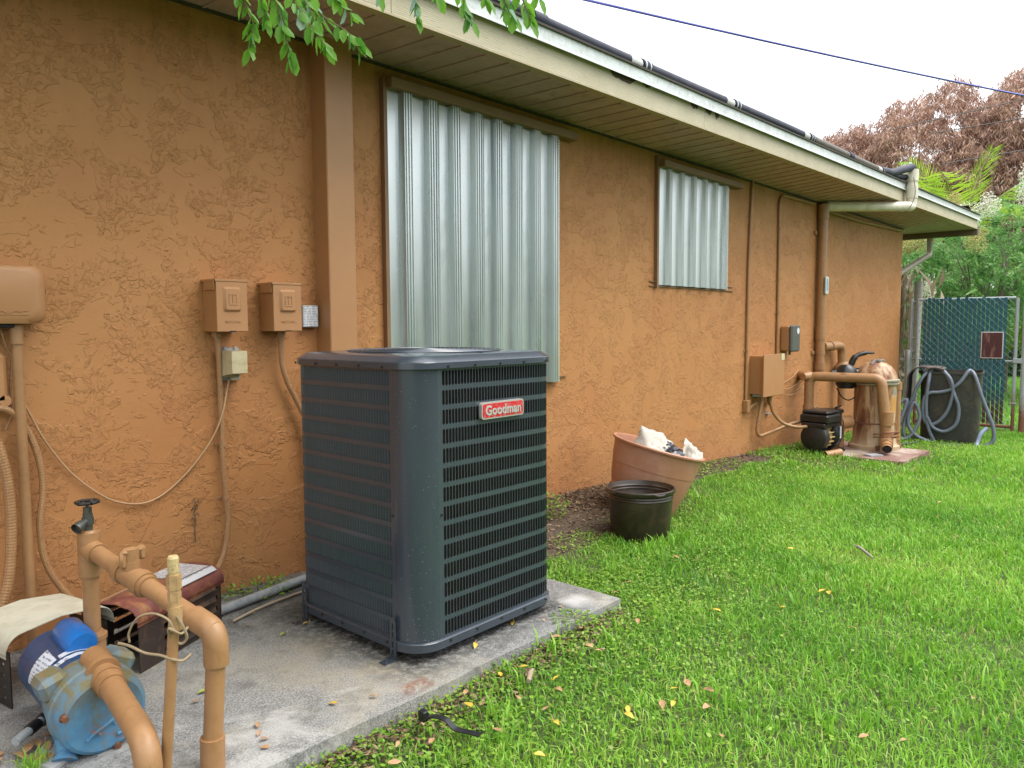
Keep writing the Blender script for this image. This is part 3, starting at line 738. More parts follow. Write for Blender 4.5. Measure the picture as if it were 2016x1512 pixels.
ribthing('flexible_conduit', 'ribbed tan flexible conduit at the very left edge, sagging in front of the wall', [(.72, YW - .10, .74), (.742, YW - .10, .62), (.748, YW - .10, .48), (.735, YW - .10, .30), (.70, YW - .10, .17), (.66, YW - .10, .05)], .0165, .010)
def cable(name, label, pts, r, mat, cat='cable', n=8):
    t = thing(name, label, cat, pts[0]); q = MB(); q.tube(spline(pts, n), r, 7); q.obj('wire', mat, t, 60); return t
PALEW = M('pale_wire', (.44, .27, .14), .5)
cable('cable', 'thin pale wire hanging beside the thick straight conduit', [(.765, YW - .03, 1.10), (.785, YW - .02, 1.03), (.797, YW - .012, .99), (.79, YW - .012, .90), (.792, YW - .012, .82), (.77, YW - .01, .76)], .0026, PALEW)
cable('cable', 'flat tan cable slanting down behind the straight conduit', [(.735, YW - .03, 1.10), (.75, YW - .02, 1.0), (.775, YW - .015, .90), (.80, YW - .01, .80)], .0045, PALEW)

def disconnect(name, label, x0, x1, z0, z1, dp=.115):
    t = thing(name, label, 'electrical box', ((x0 + x1) / 2, YW, z0))
    y = YW - dp
    q = MB(); q.cbox((x0 + .004, y + .004, z0), (x1 - .004, YW, z1 - .004), .003); q.obj('case', TAN, t)
    q = MB(); q.cbox((x0, y - .004, z0 + .001), (x1, y + .003, z1 - .012), .0015); c = q.obj('cover', TAN, t)
    q = MB(); q.cbox((x0 - .004, y - .006, z1 - .012), (x1 + .002, YW, z1 - .002), .0012)
    q.cbox((x0 - .005, y + .004, z1 - .045), (x0 - .001, YW - .03, z1 - .012), .001); q.obj('rain_hood', TAN, t)
    q = MB(); cx_ = (x0 + x1) / 2; a0, a1 = x0 + .027, x1 - .028; b0, b1 = z0 + .078, z1 - .032
    def ring(g, yy): return [(x, yy, z) for x, z in rrect(a0 + g, a1 - g, b0 + g, b1 - g, .008, 3)]
    rg = [ring(0, y - .004), ring(.009, y - .013), ring(.012, y - .013)]; n = len(rg[0]); vs = sum(rg, [])
    q.add(vs, [(i * n + k, (i + 1) * n + k, (i + 1) * n + (k + 1) % n, i * n + (k + 1) % n) for i in range(2) for k in range(n)] + [tuple(range(2 * n, 3 * n))[::-1]])
    q.obj('raised_panel', TAN, c, 30)
    zc = (b0 + b1) / 2 + .002; q = MB()
    for dx in (-.016, -.001, .014): q.cbox((cx_ + dx - .0022, y - .0152, zc - .016), (cx_ + dx + .0022, y - .013, zc + .018), .0008)
    q.cbox((cx_ - .018, y - .0152, zc + .015), (cx_ + .016, y - .013, zc + .019), .0008); q.cbox((cx_ - .017, y - .0152, zc - .024), (cx_ + .017, y - .013, zc - .021), .0008)
    q.obj('embossed_logo', TAN, c)
    text_obj('lettering', 'MILBANK', .013, TAN, c, (cx_ + .002, y - .0045, z0 + .040), (PI / 2, 0, 0), .0011, .0006, 1.25)
    q = MB(); q.box((cx_ - .014, y - .0045, z0 - .001), (cx_ + .014, y + .004, z0 + .004)); q.obj('latch', BLACK, t)
    return t
disconnect('electrical_box', 'tan electrical disconnect box directly above the yellowed outlet cover', 1.467, 1.597, 1.078, 1.286)
disconnect('electrical_box', 'tan electrical disconnect box with a white printed label at its right side', 1.713, 1.845, 1.078, 1.282)
t = ribthing('flexible_conduit', 'ribbed tan conduit strapped to the wall, dropping from the box above the outlet cover', [(1.505, YW - .035, 1.07), (1.515, YW - .03, .95), (1.518, YW - .025, .75), (1.520, YW - .025, .55), (1.527, YW - .025, .40), (1.530, YW - .03, .30), (1.505, YW - .035, .18), (1.44, YW - .05, .08)], .0115, .0085, [(1.527, YW - .025, .40), (1.526, YW - .024, .62)], fit=((1.505, YW - .035, 1.058), (1.505, YW - .035, 1.079), .0185))
ribthing('flexible_conduit', 'ribbed tan conduit curving from the labelled box behind the air conditioner', [(1.788, YW - .045, 1.07), (1.790, YW - .04, 1.0), (1.797, YW - .035, .93), (1.823, YW - .035, .85), (1.860, YW - .035, .78), (1.91, YW - .04, .66), (1.93, YW - .05, .5)], .0115, .0085, fit=((1.788, YW - .045, 1.058), (1.788, YW - .045, 1.079), .018))
t = thing('label_plate', 'small white printed label plate on the wall beside the second electrical box', 'label', (1.95, YW, 1.14))
q = MB(); q.cbox((1.905, YW - .034, 1.094), (1.985, YW - .001, 1.190), .002); q.obj('plate', M('plate_backing', (.42, .42, .42), .5), t)
q = MB(); q.box((1.909, YW - .0352, 1.098), (1.981, YW - .0342, 1.186)); q.obj('print', PAPER, t)

YEL = M('yellowed_clear_plastic', (.52, .46, .29), .30, dirt=(.34, .24, .09), dfac=.5, dscale=9, coat=.4)
t = thing('outlet_cover', 'yellowed translucent weatherproof outlet cover below the first electrical box', 'outlet cover', (1.56, YW, .89))
q = MB(); q.cbox((1.520, YW - .016, .880), (1.612, YW, 1.012), .004); q.obj('base', GREYP, t)
def frus(q, a, b_):
    vs = [(x, y, z) for (x0, x1, z0, z1, y) in (a, b_) for x, z in ((x0, z0), (x1, z0), (x1, z1), (x0, z1))]
    q.add(vs, [(0, 4, 5, 1), (1, 5, 6, 2), (2, 6, 7, 3), (3, 7, 4, 0), (4, 7, 6, 5), (0, 1, 2, 3)])
q = MB(); frus(q, (1.522, 1.608, .892, 1.006, YW - .016), (1.526, 1.604, .894, 1.004, YW - .030)); frus(q, (1.524, 1.606, .900, 1.004, YW - .030), (1.534, 1.600, .912, 1.000, YW - .098)); q.obj('bubble_cover', YEL, t)
q = MB(); q.cbox((1.540, YW - .026, 1.004), (1.552, YW - .016, 1.018), .002); q.cbox((1.585, YW - .026, 1.004), (1.597, YW - .016, 1.018), .002); q.obj('hinge', GREYP, t)
q = MB(); q.cbox((1.562, YW - .04, .880), (1.590, YW - .026, .893), .002); q.obj('clasp', YEL, t)
cable('cable', 'tan cable drooping in a long loop from the outlet cover to the straight conduit', [(1.556, YW - .03, .885), (1.548, YW - .028, .855), (1.520, YW - .04, .76), (1.480, YW - .03, .66), (1.400, YW - .014, .550), (1.30, YW - .012, .468), (1.216, YW - .012, .436), (1.13, YW - .012, .450), (1.056, YW - .012, .493), (.96, YW - .012, .590), (.885, YW - .014, .71), (.845, YW - .018, .80), (.82, YW - .02, .86)], .0037, PALEW)
# dry tendril on the wall
t = thing('dry_vine', 'small shrivelled brown tendril stuck to the wall above the rusty cover', 'dry vine', (1.405, YW, .36))
q = MB(); q.tube(spline([(1.404, YW - .004, .42), (1.408, YW - .012, .39), (1.400, YW - .008, .36), (1.405, YW - .010, .33), (1.402, YW - .006, .30), (1.404, YW - .004, .24)], 5), .0022, 5)
for a, z in ((.012, .40), (-.01, .375), (.010, .35), (-.012, .335), (.008, .385)): q.tube([(1.404, YW - .008, z), (1.404 + a, YW - .014, z + .008), (1.404 + a * 1.6, YW - .006, z - .006)], [.002, .0028, .0008], 5)
q.obj('stem', M('dry_stem', (.12, .085, .055), .9), t)

# ------------------------------------------------------------ foreground plumbing on the slab
def pvc(q, pts, r, seg=18, rb=.03): return q.tube(bend(pts, rb, 6), r, seg)
RP_ = .0240
t = thing('pipe_assembly', 'tan painted plumbing with hose tap, valve and elbow standing in front of the blue pump', 'plumbing', (.87, 2.2, 0))
TL = V(.800, 2.330, .470)            # tee on the left riser
EL = V(.892, 1.784, .345)            # elbow at the right
q = MB(); q.cyl((.797, 2.325, .20), (.800, 2.330, .42), RP_ * .92, 20); q.obj('left_riser', TANP, t, 50)
q = MB(); q.cyl((.800, 2.330, .392), (.800, 2.330, .518), .0300, 22); q.cyl((.800, 2.330, .514), (.800, 2.330, .524), .0262, 22, .020)
d = (EL - TL).normalized(); q.tube([TL, TL + d * .045], .0300, 22); q.obj('tee', TANP, t, 40)
q = MB(); q.cyl(TL + d * .04, EL, RP_, 20); q.obj('cross_pipe', TANP, t, 50)
q = MB(); q.cyl(TL + d * .150, TL + d * .285, .0300, 20); q.cyl(TL + d * .160, TL + d * .182, .0345, 20); q.cyl(TL + d * .245, TL + d * .272, .0350, 20)
vc = TL + d * .212
q.cyl(vc, vc + V(0, 0, .044), .0225, 18); body = q.obj('ball_valve', TANP, t, 40)
q = MB(); q.cyl(vc + V(0, 0, .040), vc + V(0, 0, .078), .0200, 18)
side = d.cross(V(0, 0, 1)).normalized(); mm = Matrix.Translation(vc + V(0, 0, .062)) @ Matrix(((d.x, side.x, 0, 0), (d.y, side.y, 0, 0), (0, 0, 1, 0), (0, 0, 0, 1)))
q.cbox((-.016, -.040, -.020), (.010, -.018, .018), .006, mm); q.cbox((-.008, .014, -.034), (.008, .034, .014), .006, mm); q.cbox((-.012, -.036, .002), (.012, .030, .017), .006, mm)
q.obj('valve_handle', TANP, body, 40)
q = MB(); q.tube(bend([EL - d * .085, EL, EL - V(0, 0, .085)], .035, 8), .0305, 20); q.obj('elbow', TANP, t, 50)
q = MB(); q.cyl(EL - V(0, 0, .05), (.868, 1.779, .0), RP_, 20); q.obj('right_riser', TANP, t, 50)
q = MB(); q.cyl((.871, 1.7795, .0), (.873, 1.780, .082), .0300, 20); q.obj('coupling', TANP, t, 50)
# stout fitting and the suction run towards the camera
q = MB(); q.cyl((.797, 2.322, .150), (.797, 2.322, .215), .0325, 22); q.cyl((.797, 2.322, .210), (.797, 2.322, .222), .0365, 22); q.cyl((.797, 2.322, .222), (.797, 2.322, .232), .029, 22, .026)
q.obj('reducer', TANP, t, 40)
q = MB(); q.tube([(.797, 2.322, .137), (.797, 2.322, .150)], .029, 14); q.obj('thread_tape', M('thread_tape', (.60, .58, .53), .4, dirt=(.3, .18, .08), dfac=.7, dscale=40), t, 50)
# hose tap on the tee
sp = V(.800, 2.330, .524); BR = M('dark_brass', (.105, .105, .095), .45, .5, dirt=(.05, .06, .05), dfac=.5, dscale=60)
q = MB(); q.cyl(sp, sp + V(0, 0, .018), .0125, 8); q.cyl(sp + V(0, 0, .016), sp + V(0, 0, .036), .0165, 8); q.cyl(sp + V(0, 0, .036), sp + V(0, 0, .046), .0135, 12); q.cyl(sp + V(0, 0, .046), sp + V(0, 0, .066), .0115, 6); q.cyl(sp + V(0, 0, .066), sp + V(0, 0, .078), .004, 8)
sdv = V(-.80, -.45, -.22).normalized(); q.tube([sp + V(0, 0, .028), sp + V(0, 0, .028) + sdv * .022, sp + V(0, 0, .026) + sdv * .030, sp + V(0, 0, .024) + sdv * .046], [.011, .011, .0155, .0155], 14, cap=False)
q.disc(sp + V(0, 0, .025) + sdv * .035, .013, sdv, 12)
tp = q.obj('hose_tap', BR, t, 35)
q = MB(); hc = sp + V(0, 0, .080)
for k in range(12):
    a0 = 2 * PI * k / 12; a1 = 2 * PI * (k + 1) / 12; ra = .026 + .003 * (k % 2); rb = .026 + .003 * ((k + 1) % 2)
    q.tube([hc + V(ra * math.cos(a0), ra * math.sin(a0), 0), hc + V(rb * math.cos(a1), rb * math.sin(a1), 0)], .0052, 6)
for k in range(4): a0 = PI * k / 2 + .4; q.tube([hc, hc + V(.026 * math.cos(a0), .026 * math.sin(a0), -.001)], .004, 6)
q.cyl(hc - V(0, 0, .006), hc + V(0, 0, .006), .008, 10); q.obj('hand_wheel', BLACK, tp, 40)

t = thing('suction_pipe', 'thick tan suction pipe running from the blue pump towards the camera and bending down', 'pipe', (.70, 1.85, 0))
A = V(.742, 2.160, .215); Bp = V(.700, 1.835, .175); Cc = V(.690, 1.715, .165)
dd = (Cc - A).normalized()
q = MB(); q.tube(bend([A, Cc, Cc + V(.0, -.0, -.30)], .07, 8), .0300, 22); q.obj('pipe', TANP, t, 50)
q = MB(); q.cyl(A + dd * .0, A + dd * .085, .0375, 22); q.cyl(A + dd * .080, A + dd * .094, .0425, 22); q.cyl(A + dd * .112, A + dd * .124, .0345, 22); q.cyl(A + dd * .124, A + dd * .136, .038, 22); q.cyl(A + dd * .136, A + dd * .17, .0345, 22); q.obj('union', TANP, t, 40)
q = MB(); q.cyl((.775, 2.30, .142), A + dd * .03, .0345, 20, .037); q.obj('outlet_elbow', TANP, t, 40)

t = thing('thin_riser', 'slim tan standpipe with a pale yellowed relief fitting, in front of the elbow pipe', 'pipe', (.74, 1.74, 0))
q = MB(); q.cyl((.722, 1.742, -.12), (.7645, 1.7175, .462), .0126, 14); q.obj('pipe', TANP, t, 50)
q = MB(); tpv = V(.7645, 1.7175, .462)
for z0_, z1_, r_, s_ in ((-.055, .0, .0158, 14), (.0, .014, .0135, 14), (.010, .034, .0150, 6), (.034, .044, .0135, 10), (.040, .074, .0168, 6)): q.cyl(tpv + V(0, 0, z0_), tpv + V(0, 0, z1_), r_, s_)
q.obj('fitting', TANF, t, 30)
q = MB(); q.cyl(tpv + V(0, 0, .074), tpv + V(0, 0, .088), .0105, 14); q.cyl(tpv + V(0, 0, .080), tpv + V(0, 0, .112), .0128, 16); q.cyl(tpv + V(0, 0, .112), tpv + V(0, 0, .117), .0128, 16, .010); q.obj('cap', M('yellowed_plastic_cap', (.56, .43, .21), .45, dirt=(.25, .17, .07), dfac=.8, dscale=60), t, 30)
TW = M('dry_twine', (.34, .25, .15), .85)
t = thing('dead_vine', 'dry twisted vine tendril knotted round the slim standpipe', 'dry vine', (.75, 1.73, .38))
q = MB()
q.tube(spline([(.752, 1.700, .415), (.742, 1.705, .440), (.722, 1.735, .452), (.700, 1.765, .440), (.688, 1.785, .405), (.690, 1.790, .380)], 6), .0026, 6)
q.tube(spline([(.760, 1.698, .445), (.772, 1.695, .415), (.782, 1.702, .385), (.772, 1.712, .372), (.752, 1.715, .392), (.742, 1.700, .420), (.765, 1.695, .402), (.785, 1.70, .41)], 6), .0034, 6)
q.tube(spline([(.672, 1.81, .378), (.695, 1.80, .366), (.715, 1.77, .352), (.735, 1.735, .350), (.752, 1.71, .342), (.770, 1.70, .336), (.79, 1.70, .345)], 6), .0032, 6)
q.obj('tendril', TW, t, 60)

# blue pump
def pump_body():
    m, t, b_ = nodes_of('worn_blue_cast_iron'); v = coords(t)
    n1 = noise_(t, coords(t, (1.6, 1, .7)), 16, 6, .65, .8); n2 = noise_(t, v, 26, 5, .6); sep = t.nodes.new('ShaderNodeSeparateXYZ'); t.links.new(v, sep.inputs[0])
    c = mixc(t, ramp(t, n2, [(.35, 0.0), (.7, 1.0)]), (.070, .215, .38), (.115, .285, .44))
    hi = t.nodes.new('ShaderNodeMapRange'); hi.inputs[1].default_value = .05; hi.inputs[2].default_value = .22; t.links.new(sep.outputs[2], hi.inputs[0])
    f = math_(t, 'ADD', math_(t, 'MULTIPLY', hi.outputs[0], .42), math_(t, 'MULTIPLY', n1, 1.15))
    c = mixc(t, ramp(t, f, [(.60, 0.0), (1.02, 1.0)]), c, (.17, .15, .075))
    c = mixc(t, ramp(t, noise_(t, v, 14, 6, .7, 1.5), [(.60, 0.0), (.68, .75)]), c, (.30, .13, .06))
    t.links.new(c, b_.inputs['Base Color']); b_.inputs['Roughness'].default_value = .55; bump(t, b_, n1, .35, .004); return m
PB = pump_body()
BLUE = M('bright_blue_paint', (.008, .150, .50), .32, dirt=(.03, .05, .10), dfac=.3, dscale=9, coat=.3)
DBLUE = M('deep_blue_paint', (.010, .060, .17), .35, dirt=(.05, .05, .06), dfac=.4, dscale=9, coat=.2)
t = thing('water_pump', 'blue cast iron water pump with rusty bolts, partly under the beige cover', 'pump', (.70, 2.25, 0))
ax = V(-.005, -.40, -.035).normalized()         # shaft direction, motor to nose
vc0 = V(.722, 2.130, .113); zq = ax.to_track_quat('Z', 'Y').to_matrix().to_4x4()
q = MB(); vm = Matrix.Translation(vc0) @ zq @ Matrix.Scale(.96, 4)
q.lathe([(.0, -.075), (.092, -.075), (.104, -.066), (.108, -.04), (.109, .0), (.1165, .004), (.1175, .022), (.113, .028), (.1125, .070), (.108, .082), (.098, .088), (.094, .087), (.0, .088)], seg=40, mat=vm)
q.obj('volute', PB, t, 22)
q = MB(); q.tube([(.66, 2.13, .06), (.645, 2.10, .02), (.635, 2.085, .003)], [.034, .024, .032], 10); q.obj('foot', PB, t, 35)
RUST = M('rusty_iron', (.20, .085, .045), .85, dirt=(.09, .04, .03), dfac=.6, dscale=60, bumps=.5, bscale=200)
for lx, ly, lz, lr in ((.815, 2.215, .175, .5), (.640, 2.185, .178, -.3)):
    q = MB(); q.cbox((-.036, -.05, -.035), (.036, .035, .03), .014, Matrix.Translation((lx, ly, lz)) @ Matrix.Rotation(lr, 4, 'Y')); q.obj('casting_lug', PB, t, 35)
for bx_, by_ in ((.050, .010), (.030, -.098), (-.098, .03)):
    q = MB(); r_ = math.hypot(bx_, by_); c_ = vm @ V(bx_, by_, .083 if r_ > .08 else .087); q.cyl(c_, c_ + ax * .014, .0085, 6); q.disc(c_ + ax * .002, .0125, ax, 12); q.obj('bolt', RUST, t, 30)
q = MB(); hp = [vm @ V(x - .0, y, .089) for x, y in ((-.045, -.055), (-.025, -.040), (.0, -.030), (.025, -.018), (.050, -.022), (.062, -.042), (.048, -.062), (.030, -.066))]
q.tube(spline(hp, 5), [.005] * (7 * 5 + 1), 8); q.tube([vm @ V(-.02, -.038, .089), vm @ V(-.012, -.052, .089)], .004, 6); q.tube([vm @ V(.02, -.022, .089), vm @ V(.026, -.036, .089)], .004, 6); q.obj('cast_emblem', PB, t, 50)
mc0 = vc0 - ax * .075; q = MB(); mm_ = Matrix.Translation(mc0) @ (-ax).to_track_quat('Z', 'Y').to_matrix().to_4x4()
q.lathe([(.098, -.01), (.098, .01), (.093, .02), (.093, .22), (.088, .235), (.05, .245), (.0, .246)], seg=32, mat=mm_); mo = q.obj('motor', DBLUE, t, 35)
q = MB(); cmid = mc0 - ax * .105 + V(.022, 0, .098)
mcap = Matrix.Translation(cmid) @ zq
q.lathe([(.0, -.075), (.034, -.072), (.042, -.060), (.043, .045), (.036, .060), (.0, .064)], seg=22, mat=mcap @ Matrix.Diagonal((1, 1.0, 1, 1)))
xa = zq @ V(1, 0, 0); bx = Matrix.Translation(cmid) @ zq; q.cbox((-.042, -.060, -.070), (.042, .0, .052), .012, bx @ Matrix.Rotation(0, 4, 'Z')) if (zq @ V(0, 1, 0)).z > 0 else q.cbox((-.042, 0, -.070), (.042, .060, .052), .012, bx)
q.obj('capacitor_cover', BLUE, mo, 40)
q = MB()                                      # wrapped paper labels
def wrap(q, a0, a1, s0, s1, r=.0942, n=10):
    vs = []
    for s_ in (s0, s1):
        for k in range(n + 1):
            a = a0 + (a1 - a0) * k / n; vs.append(mm_ @ V(r * math.cos(a), r * math.sin(a), s_))
    q.add(vs, [(k, k + 1, n + 2 + k, n + 1 + k) for k in range(n)])
upl = math.atan2((mm_.inverted().to_3x3() @ V(0, 0, 1)).y, (mm_.inverted().to_3x3() @ V(0, 0, 1)).x)
wrap(q, upl - 1.6, upl + 1.6, .022, .040, .0944); wrap(q, upl + .50, upl + 1.5, .052, .125); wrap(q, upl - 1.5, upl - .50, .052, .125); wrap(q, upl - .42, upl + .42, .046, .066, .0946); q.obj('paper_label', label_mat('motor_label', (.12, .12, .18), (.58, .62, .70), 50, 120), mo, 60)
t = thing('drain_pipe', 'short grey pipe with black coupling lying on the slab beside the blue pump', 'pipe', (.62, 2.2, .02))
q = MB(); q.cyl((.56, 2.20, .045), (.66, 2.27, .055), .012, 12); q.obj('pipe', GREYP, t, 50)
q = MB(); q.cyl((.598, 2.227, .049), (.625, 2.246, .052), .0155, 12); q.cyl((.635, 2.253, .052), (.655, 2.266, .054), .017, 12); q.obj('coupling', BLACK, t, 50)

# pump shrouds: arched metal sheets with louvered black sides
def shroud(name, label, c0, dirv, width, length, h, top_mat, side_mat, ov=.012, lab=False, lean=0):
    """c0: base of the near left corner seen from the open end; dirv: away from the open end"""
    t = thing(name, label, 'pump cover', c0); c0 = Vector(c0); f = Vector(dirv).normalized(); s = V(f.y, -f.x, 0)
    def P(a, l, z): return c0 + s * a + f * l + V(0, 0, z + lean * l)
    rr = .05; arc = [(-ov, h - rr - .012)] + [(rr * (1 - math.cos(a)) - ov, h - rr + (rr) * math.sin(a)) for a in np.linspace(0, PI / 2, 7)]
    arc = arc + [(width / 2, h + .012)] + [(width - x, z) for x, z in arc[::-1]]
    q = MB(); n = len(arc); vs = []
    for off in (0, -.003):
        for l in (-.015, length * .5, length + .015):
            for a, z in arc: vs.append(P(a, l, z + off + .004 * math.sin(l * 9 + a * 5)))
    fs = []
    for o in (0, 3 * n):
        for j in range(2):
            for k in range(n - 1):
                f_ = (o + j * n + k, o + j * n + k + 1, o + (j + 1) * n + k + 1, o + (j + 1) * n + k); fs.append(f_)
    fs += [(k, k + 1, 3 * n + k + 1, 3 * n + k) for k in range(n - 1)]
    q.add(vs, fs); tp_ = q.obj('arched_top', top_mat, t, 50)
    for a in (0.0, width - .004):
        q = MB(); zt_ = h - rr - .004; out_ = -1 if a == 0 else 1
        mt = Matrix.Translation(c0) @ Matrix(((s.x, f.x, 0, 0), (s.y, f.y, 0, 0), (0, 0, 1, 0), (0, 0, 0, 1)))
        q.box((a, 0, 0), (a + .004, .03, zt_), mt); q.box((a, length - .02, 0), (a + .004, length, zt_), mt)
        zz = .0; nb = 5; hb = zt_ / nb
        for k in range(nb):
            z0_ = k * hb; q.box((a, .03, z0_), (a + .004, length - .02, z0_ + hb * .55), mt)
            # pressed louver lip above the slot
            y0_, y1_ = .045, length - .035
            vs = [mt @ V(a + (.002), y0_, z0_ + hb * .98), mt @ V(a + .002, y1_, z0_ + hb * .98), mt @ V(a + .002 + out_ * .016, y1_ - .01, z0_ + hb * .62), mt @ V(a + .002 + out_ * .016, y0_ + .01, z0_ + hb * .62)]
            q.add(vs, [(0, 1, 2, 3)]); q.add([vs[0], vs[3], mt @ V(a + .002, y0_, z0_ + hb * .55)], [(0, 1, 2)])
            q.box((a, .03, z0_ + hb * .93), (a + .004, length - .02, z0_ + hb), mt)
        q.obj('louvered_side', side_mat, t)
    if lab:
        q = MB(); vs = [P(width * .12, length * .42, h + .0095), P(width * .12, length * .96, h + .0085), P(width * .62, length * .96, h + .0165), P(width * .62, length * .60, h + .0165), P(width * .40, length * .42, h + .016)]
        q.add(vs, [(0, 1, 2, 3, 4)]); q.obj('paper_label', label_mat('faded_label', (.30, .30, .32), (.52, .52, .54), 34, 90), tp_)
    return t
BEIGE = M('beige_enamel', (.56, .55, .45), .4, dirt=(.30, .26, .18), dfac=.35, dscale=8)
def rusttop():
    m, t, b_ = nodes_of('rusty_red_sheet'); v = coords(t)
    n1 = noise_(t, v, 7, 6, .6, .8); n2 = noise_(t, v, 22, 5, .6)
    c = mixc(t, ramp(t, n2, [(.3, 0.0), (.7, 1.0)]), (.105, .030, .026), (.20, .065, .050))
    c = mixc(t, ramp(t, n1, [(.46, 0.0), (.66, .9)]), c, (.36, .17, .06))
    t.links.new(c, b_.inputs['Base Color']); b_.inputs['Roughness'].default_value = .55; bump(t, b_, n2, .2, .002); return m
shroud('pump_cover', 'beige arched sheet metal cover with black louvered sides over the blue pump', (.632, 2.50, 0), (-.16, 1, 0), .288, .22, .222, BEIGE, BLACKM, .014)
fdir = V(.372, .19, 0).normalized()
RTOP = rusttop(); BSIDE = M('stained_dark_brown_sheet', (.040, .026, .022), .45, dirt=(.13, .075, .04), dfac=.6, dscale=9)
# open end faces left: length runs along fdir, width runs back to the wall
t = thing('rusty_cover', 'empty rusty red arched pump cover with a torn paper label, lying open end left', 'pump cover', (.971, 2.451, 0))
def shroud2():
    c0 = V(.975, 2.452, 0); f = fdir; s = V(-f.y, f.x, 0); L = .418; W_ = .205; h = .215; rr = .045
    def P(a, l, z): return c0 + s * a + f * l + V(0, 0, z)
    arc = [(-.006, h - rr - .012)] + [(rr * (1 - math.cos(a)) - .006, h - rr + rr * math.sin(a)) for a in np.linspace(0, PI / 2, 7)]
    arc += [(W_ * .35, h + .010), (W_ * .65, h + .008)] + [(W_ - x, z - .01) for x, z in arc[::-1]]
    q = MB(); n = len(arc); vs = []
    for off in (0, -.003):
        for l in (-.012, L * .5, L + .012): vs += [P(a, l, z + off) for a, z in arc]
    fs = [(o + j * n + k, o + j * n + k + 1, o + (j + 1) * n + k + 1, o + (j + 1) * n + k) for o in (0, 3 * n) for j in range(2) for k in range(n - 1)] + [(k, k + 1, 3 * n + k + 1, 3 * n + k) for k in range(n - 1)]
    q.add(vs, fs); tp_ = q.obj('arched_top', RTOP, t, 50)
    mt = Matrix.Translation(c0) @ Matrix(((s.x, f.x, 0, 0), (s.y, f.y, 0, 0), (0, 0, 1, 0), (0, 0, 0, 1)))
    for a, sg in ((0, -1), (W_ - .004, 1)):
        q = MB(); zt_ = h - rr - .006
        q.box((a, 0, 0), (a + .004, .115, zt_), mt); q.box((a, L - .02, 0), (a + .004, L, zt_), mt)
        nb = 4; hb = zt_ / nb
        for k in range(nb):
            z0_ = k * hb; q.box((a, .115, z0_), (a + .004, L - .02, z0_ + hb * .5), mt); q.box((a, .115, z0_ + hb * .93), (a + .004, L - .02, z0_ + hb), mt)
            p = [mt @ V(a + .002, .13, z0_ + hb * .96), mt @ V(a + .002, L - .03, z0_ + hb * .96), mt @ V(a + .002 + sg * .014, L - .045, z0_ + hb * .60), mt @ V(a + .002 + sg * .014, .15, z0_ + hb * .60)]
            q.add(p, [(0, 1, 2, 3)])
        q.obj('louvered_side', BSIDE, t)
    q = MB(); q.box((0, L - .006, 0), (W_, L, h - rr), mt); q.obj('end_panel', BSIDE, t)
    q = MB()
    for a in (.10, .19): q.box((a, .0, h - .018), (a + .008, L, h - .013), mt)
    q.obj('inner_strap', M('rust_strap', (.30, .18, .10), .7), t)
    q = MB(); z_ = .0135
    q.add([P(W_ * .16, L * .60, h + .0105), P(W_ * .16, L * .95, h + .0105), P(W_ * .80, L * .95, h + .0115), P(W_ * .80, L * .55, h + .0115), P(W_ * .45, L * .55, h + .0125), P(W_ * .45, L * .60, h + .0125)], [(0, 1, 2, 3, 4, 5)])
    q.add([P(W_ * .02, L * .30, h - .004), P(W_ * .02, L * .97, h - .004), P(W_ * .13, L * .97, h + .0102), P(W_ * .13, L * .36, h + .0102)], [(0, 1, 2, 3)])
    q.obj('paper_label', label_mat('faded_label', (.30, .30, .32), (.50, .50, .53), 34, 9), tp_)
shroud2()
# pipe and rod along the foot of the wall
t = thing('ground_pipe', 'grey pipe lying on the slab along the foot of the wall behind the air conditioner', 'pipe', (1.6, 2.77, .02))
q = MB(); q.cyl((1.25, 2.70, .022), (2.1, 2.845, .024), .0185, 14); q.obj('pipe', GREYP, t, 60)
t = thing('thin_rod', 'thin pale rod lying on the slab beside the grey pipe', 'rod', (1.6, 2.66, .01))
q = MB(); q.tube(spline([(1.38, 2.62, .008), (1.52, 2.665, .010), (1.7, 2.70, .007), (1.85, 2.70, .010)], 6), .005, 7); q.obj('rod', M('pale_rod', (.45, .36, .26), .7), t, 60)

# ------------------------------------------------------------ pots by the wall
def tiltmat(bot, top):
    bot = Vector(bot); d = (Vector(top) - bot); return Matrix.Translation(bot) @ d.to_track_quat('Z', 'Y').to_matrix().to_4x4(), d.length
TERRA = M('faded_terracotta_plastic', (.44, .205, .125), .5, dirt=(.50, .29, .22), dfac=.5, dscale=4, vary=.1)
mt, L = tiltmat((3.925, 2.462, -.045), (4.003, 2.382, .368))
t = thing('plant_pot', 'large tilted terracotta coloured planter with torn white bags inside', 'plant pot', (3.93, 2.46, -.04))
q = MB(); prof = [(.0, .0), (.165, .0), (.175, .01), (.205, .10), (.232, .20), (.247, .285), (.2475, .290), (.2500, .291), (.2505, .297), (.262, .385), (.266, L - .015), (.280, L - .012), (.282, L - .002), (.276, L + .004), (.262, L + .002), (.256, L - .02), (.244, .28), (.200, .12), (.160, .05), (0, .05)]
q.lathe(prof, seg=56, mat=mt); q.obj('pot', TERRA, t, 28)
q = MB(); q.lathe([(0, .30), (.244, .30)], seg=24, mat=mt); q.obj('soil_fill', M('pot_soil', (.05, .035, .025), .95), t)
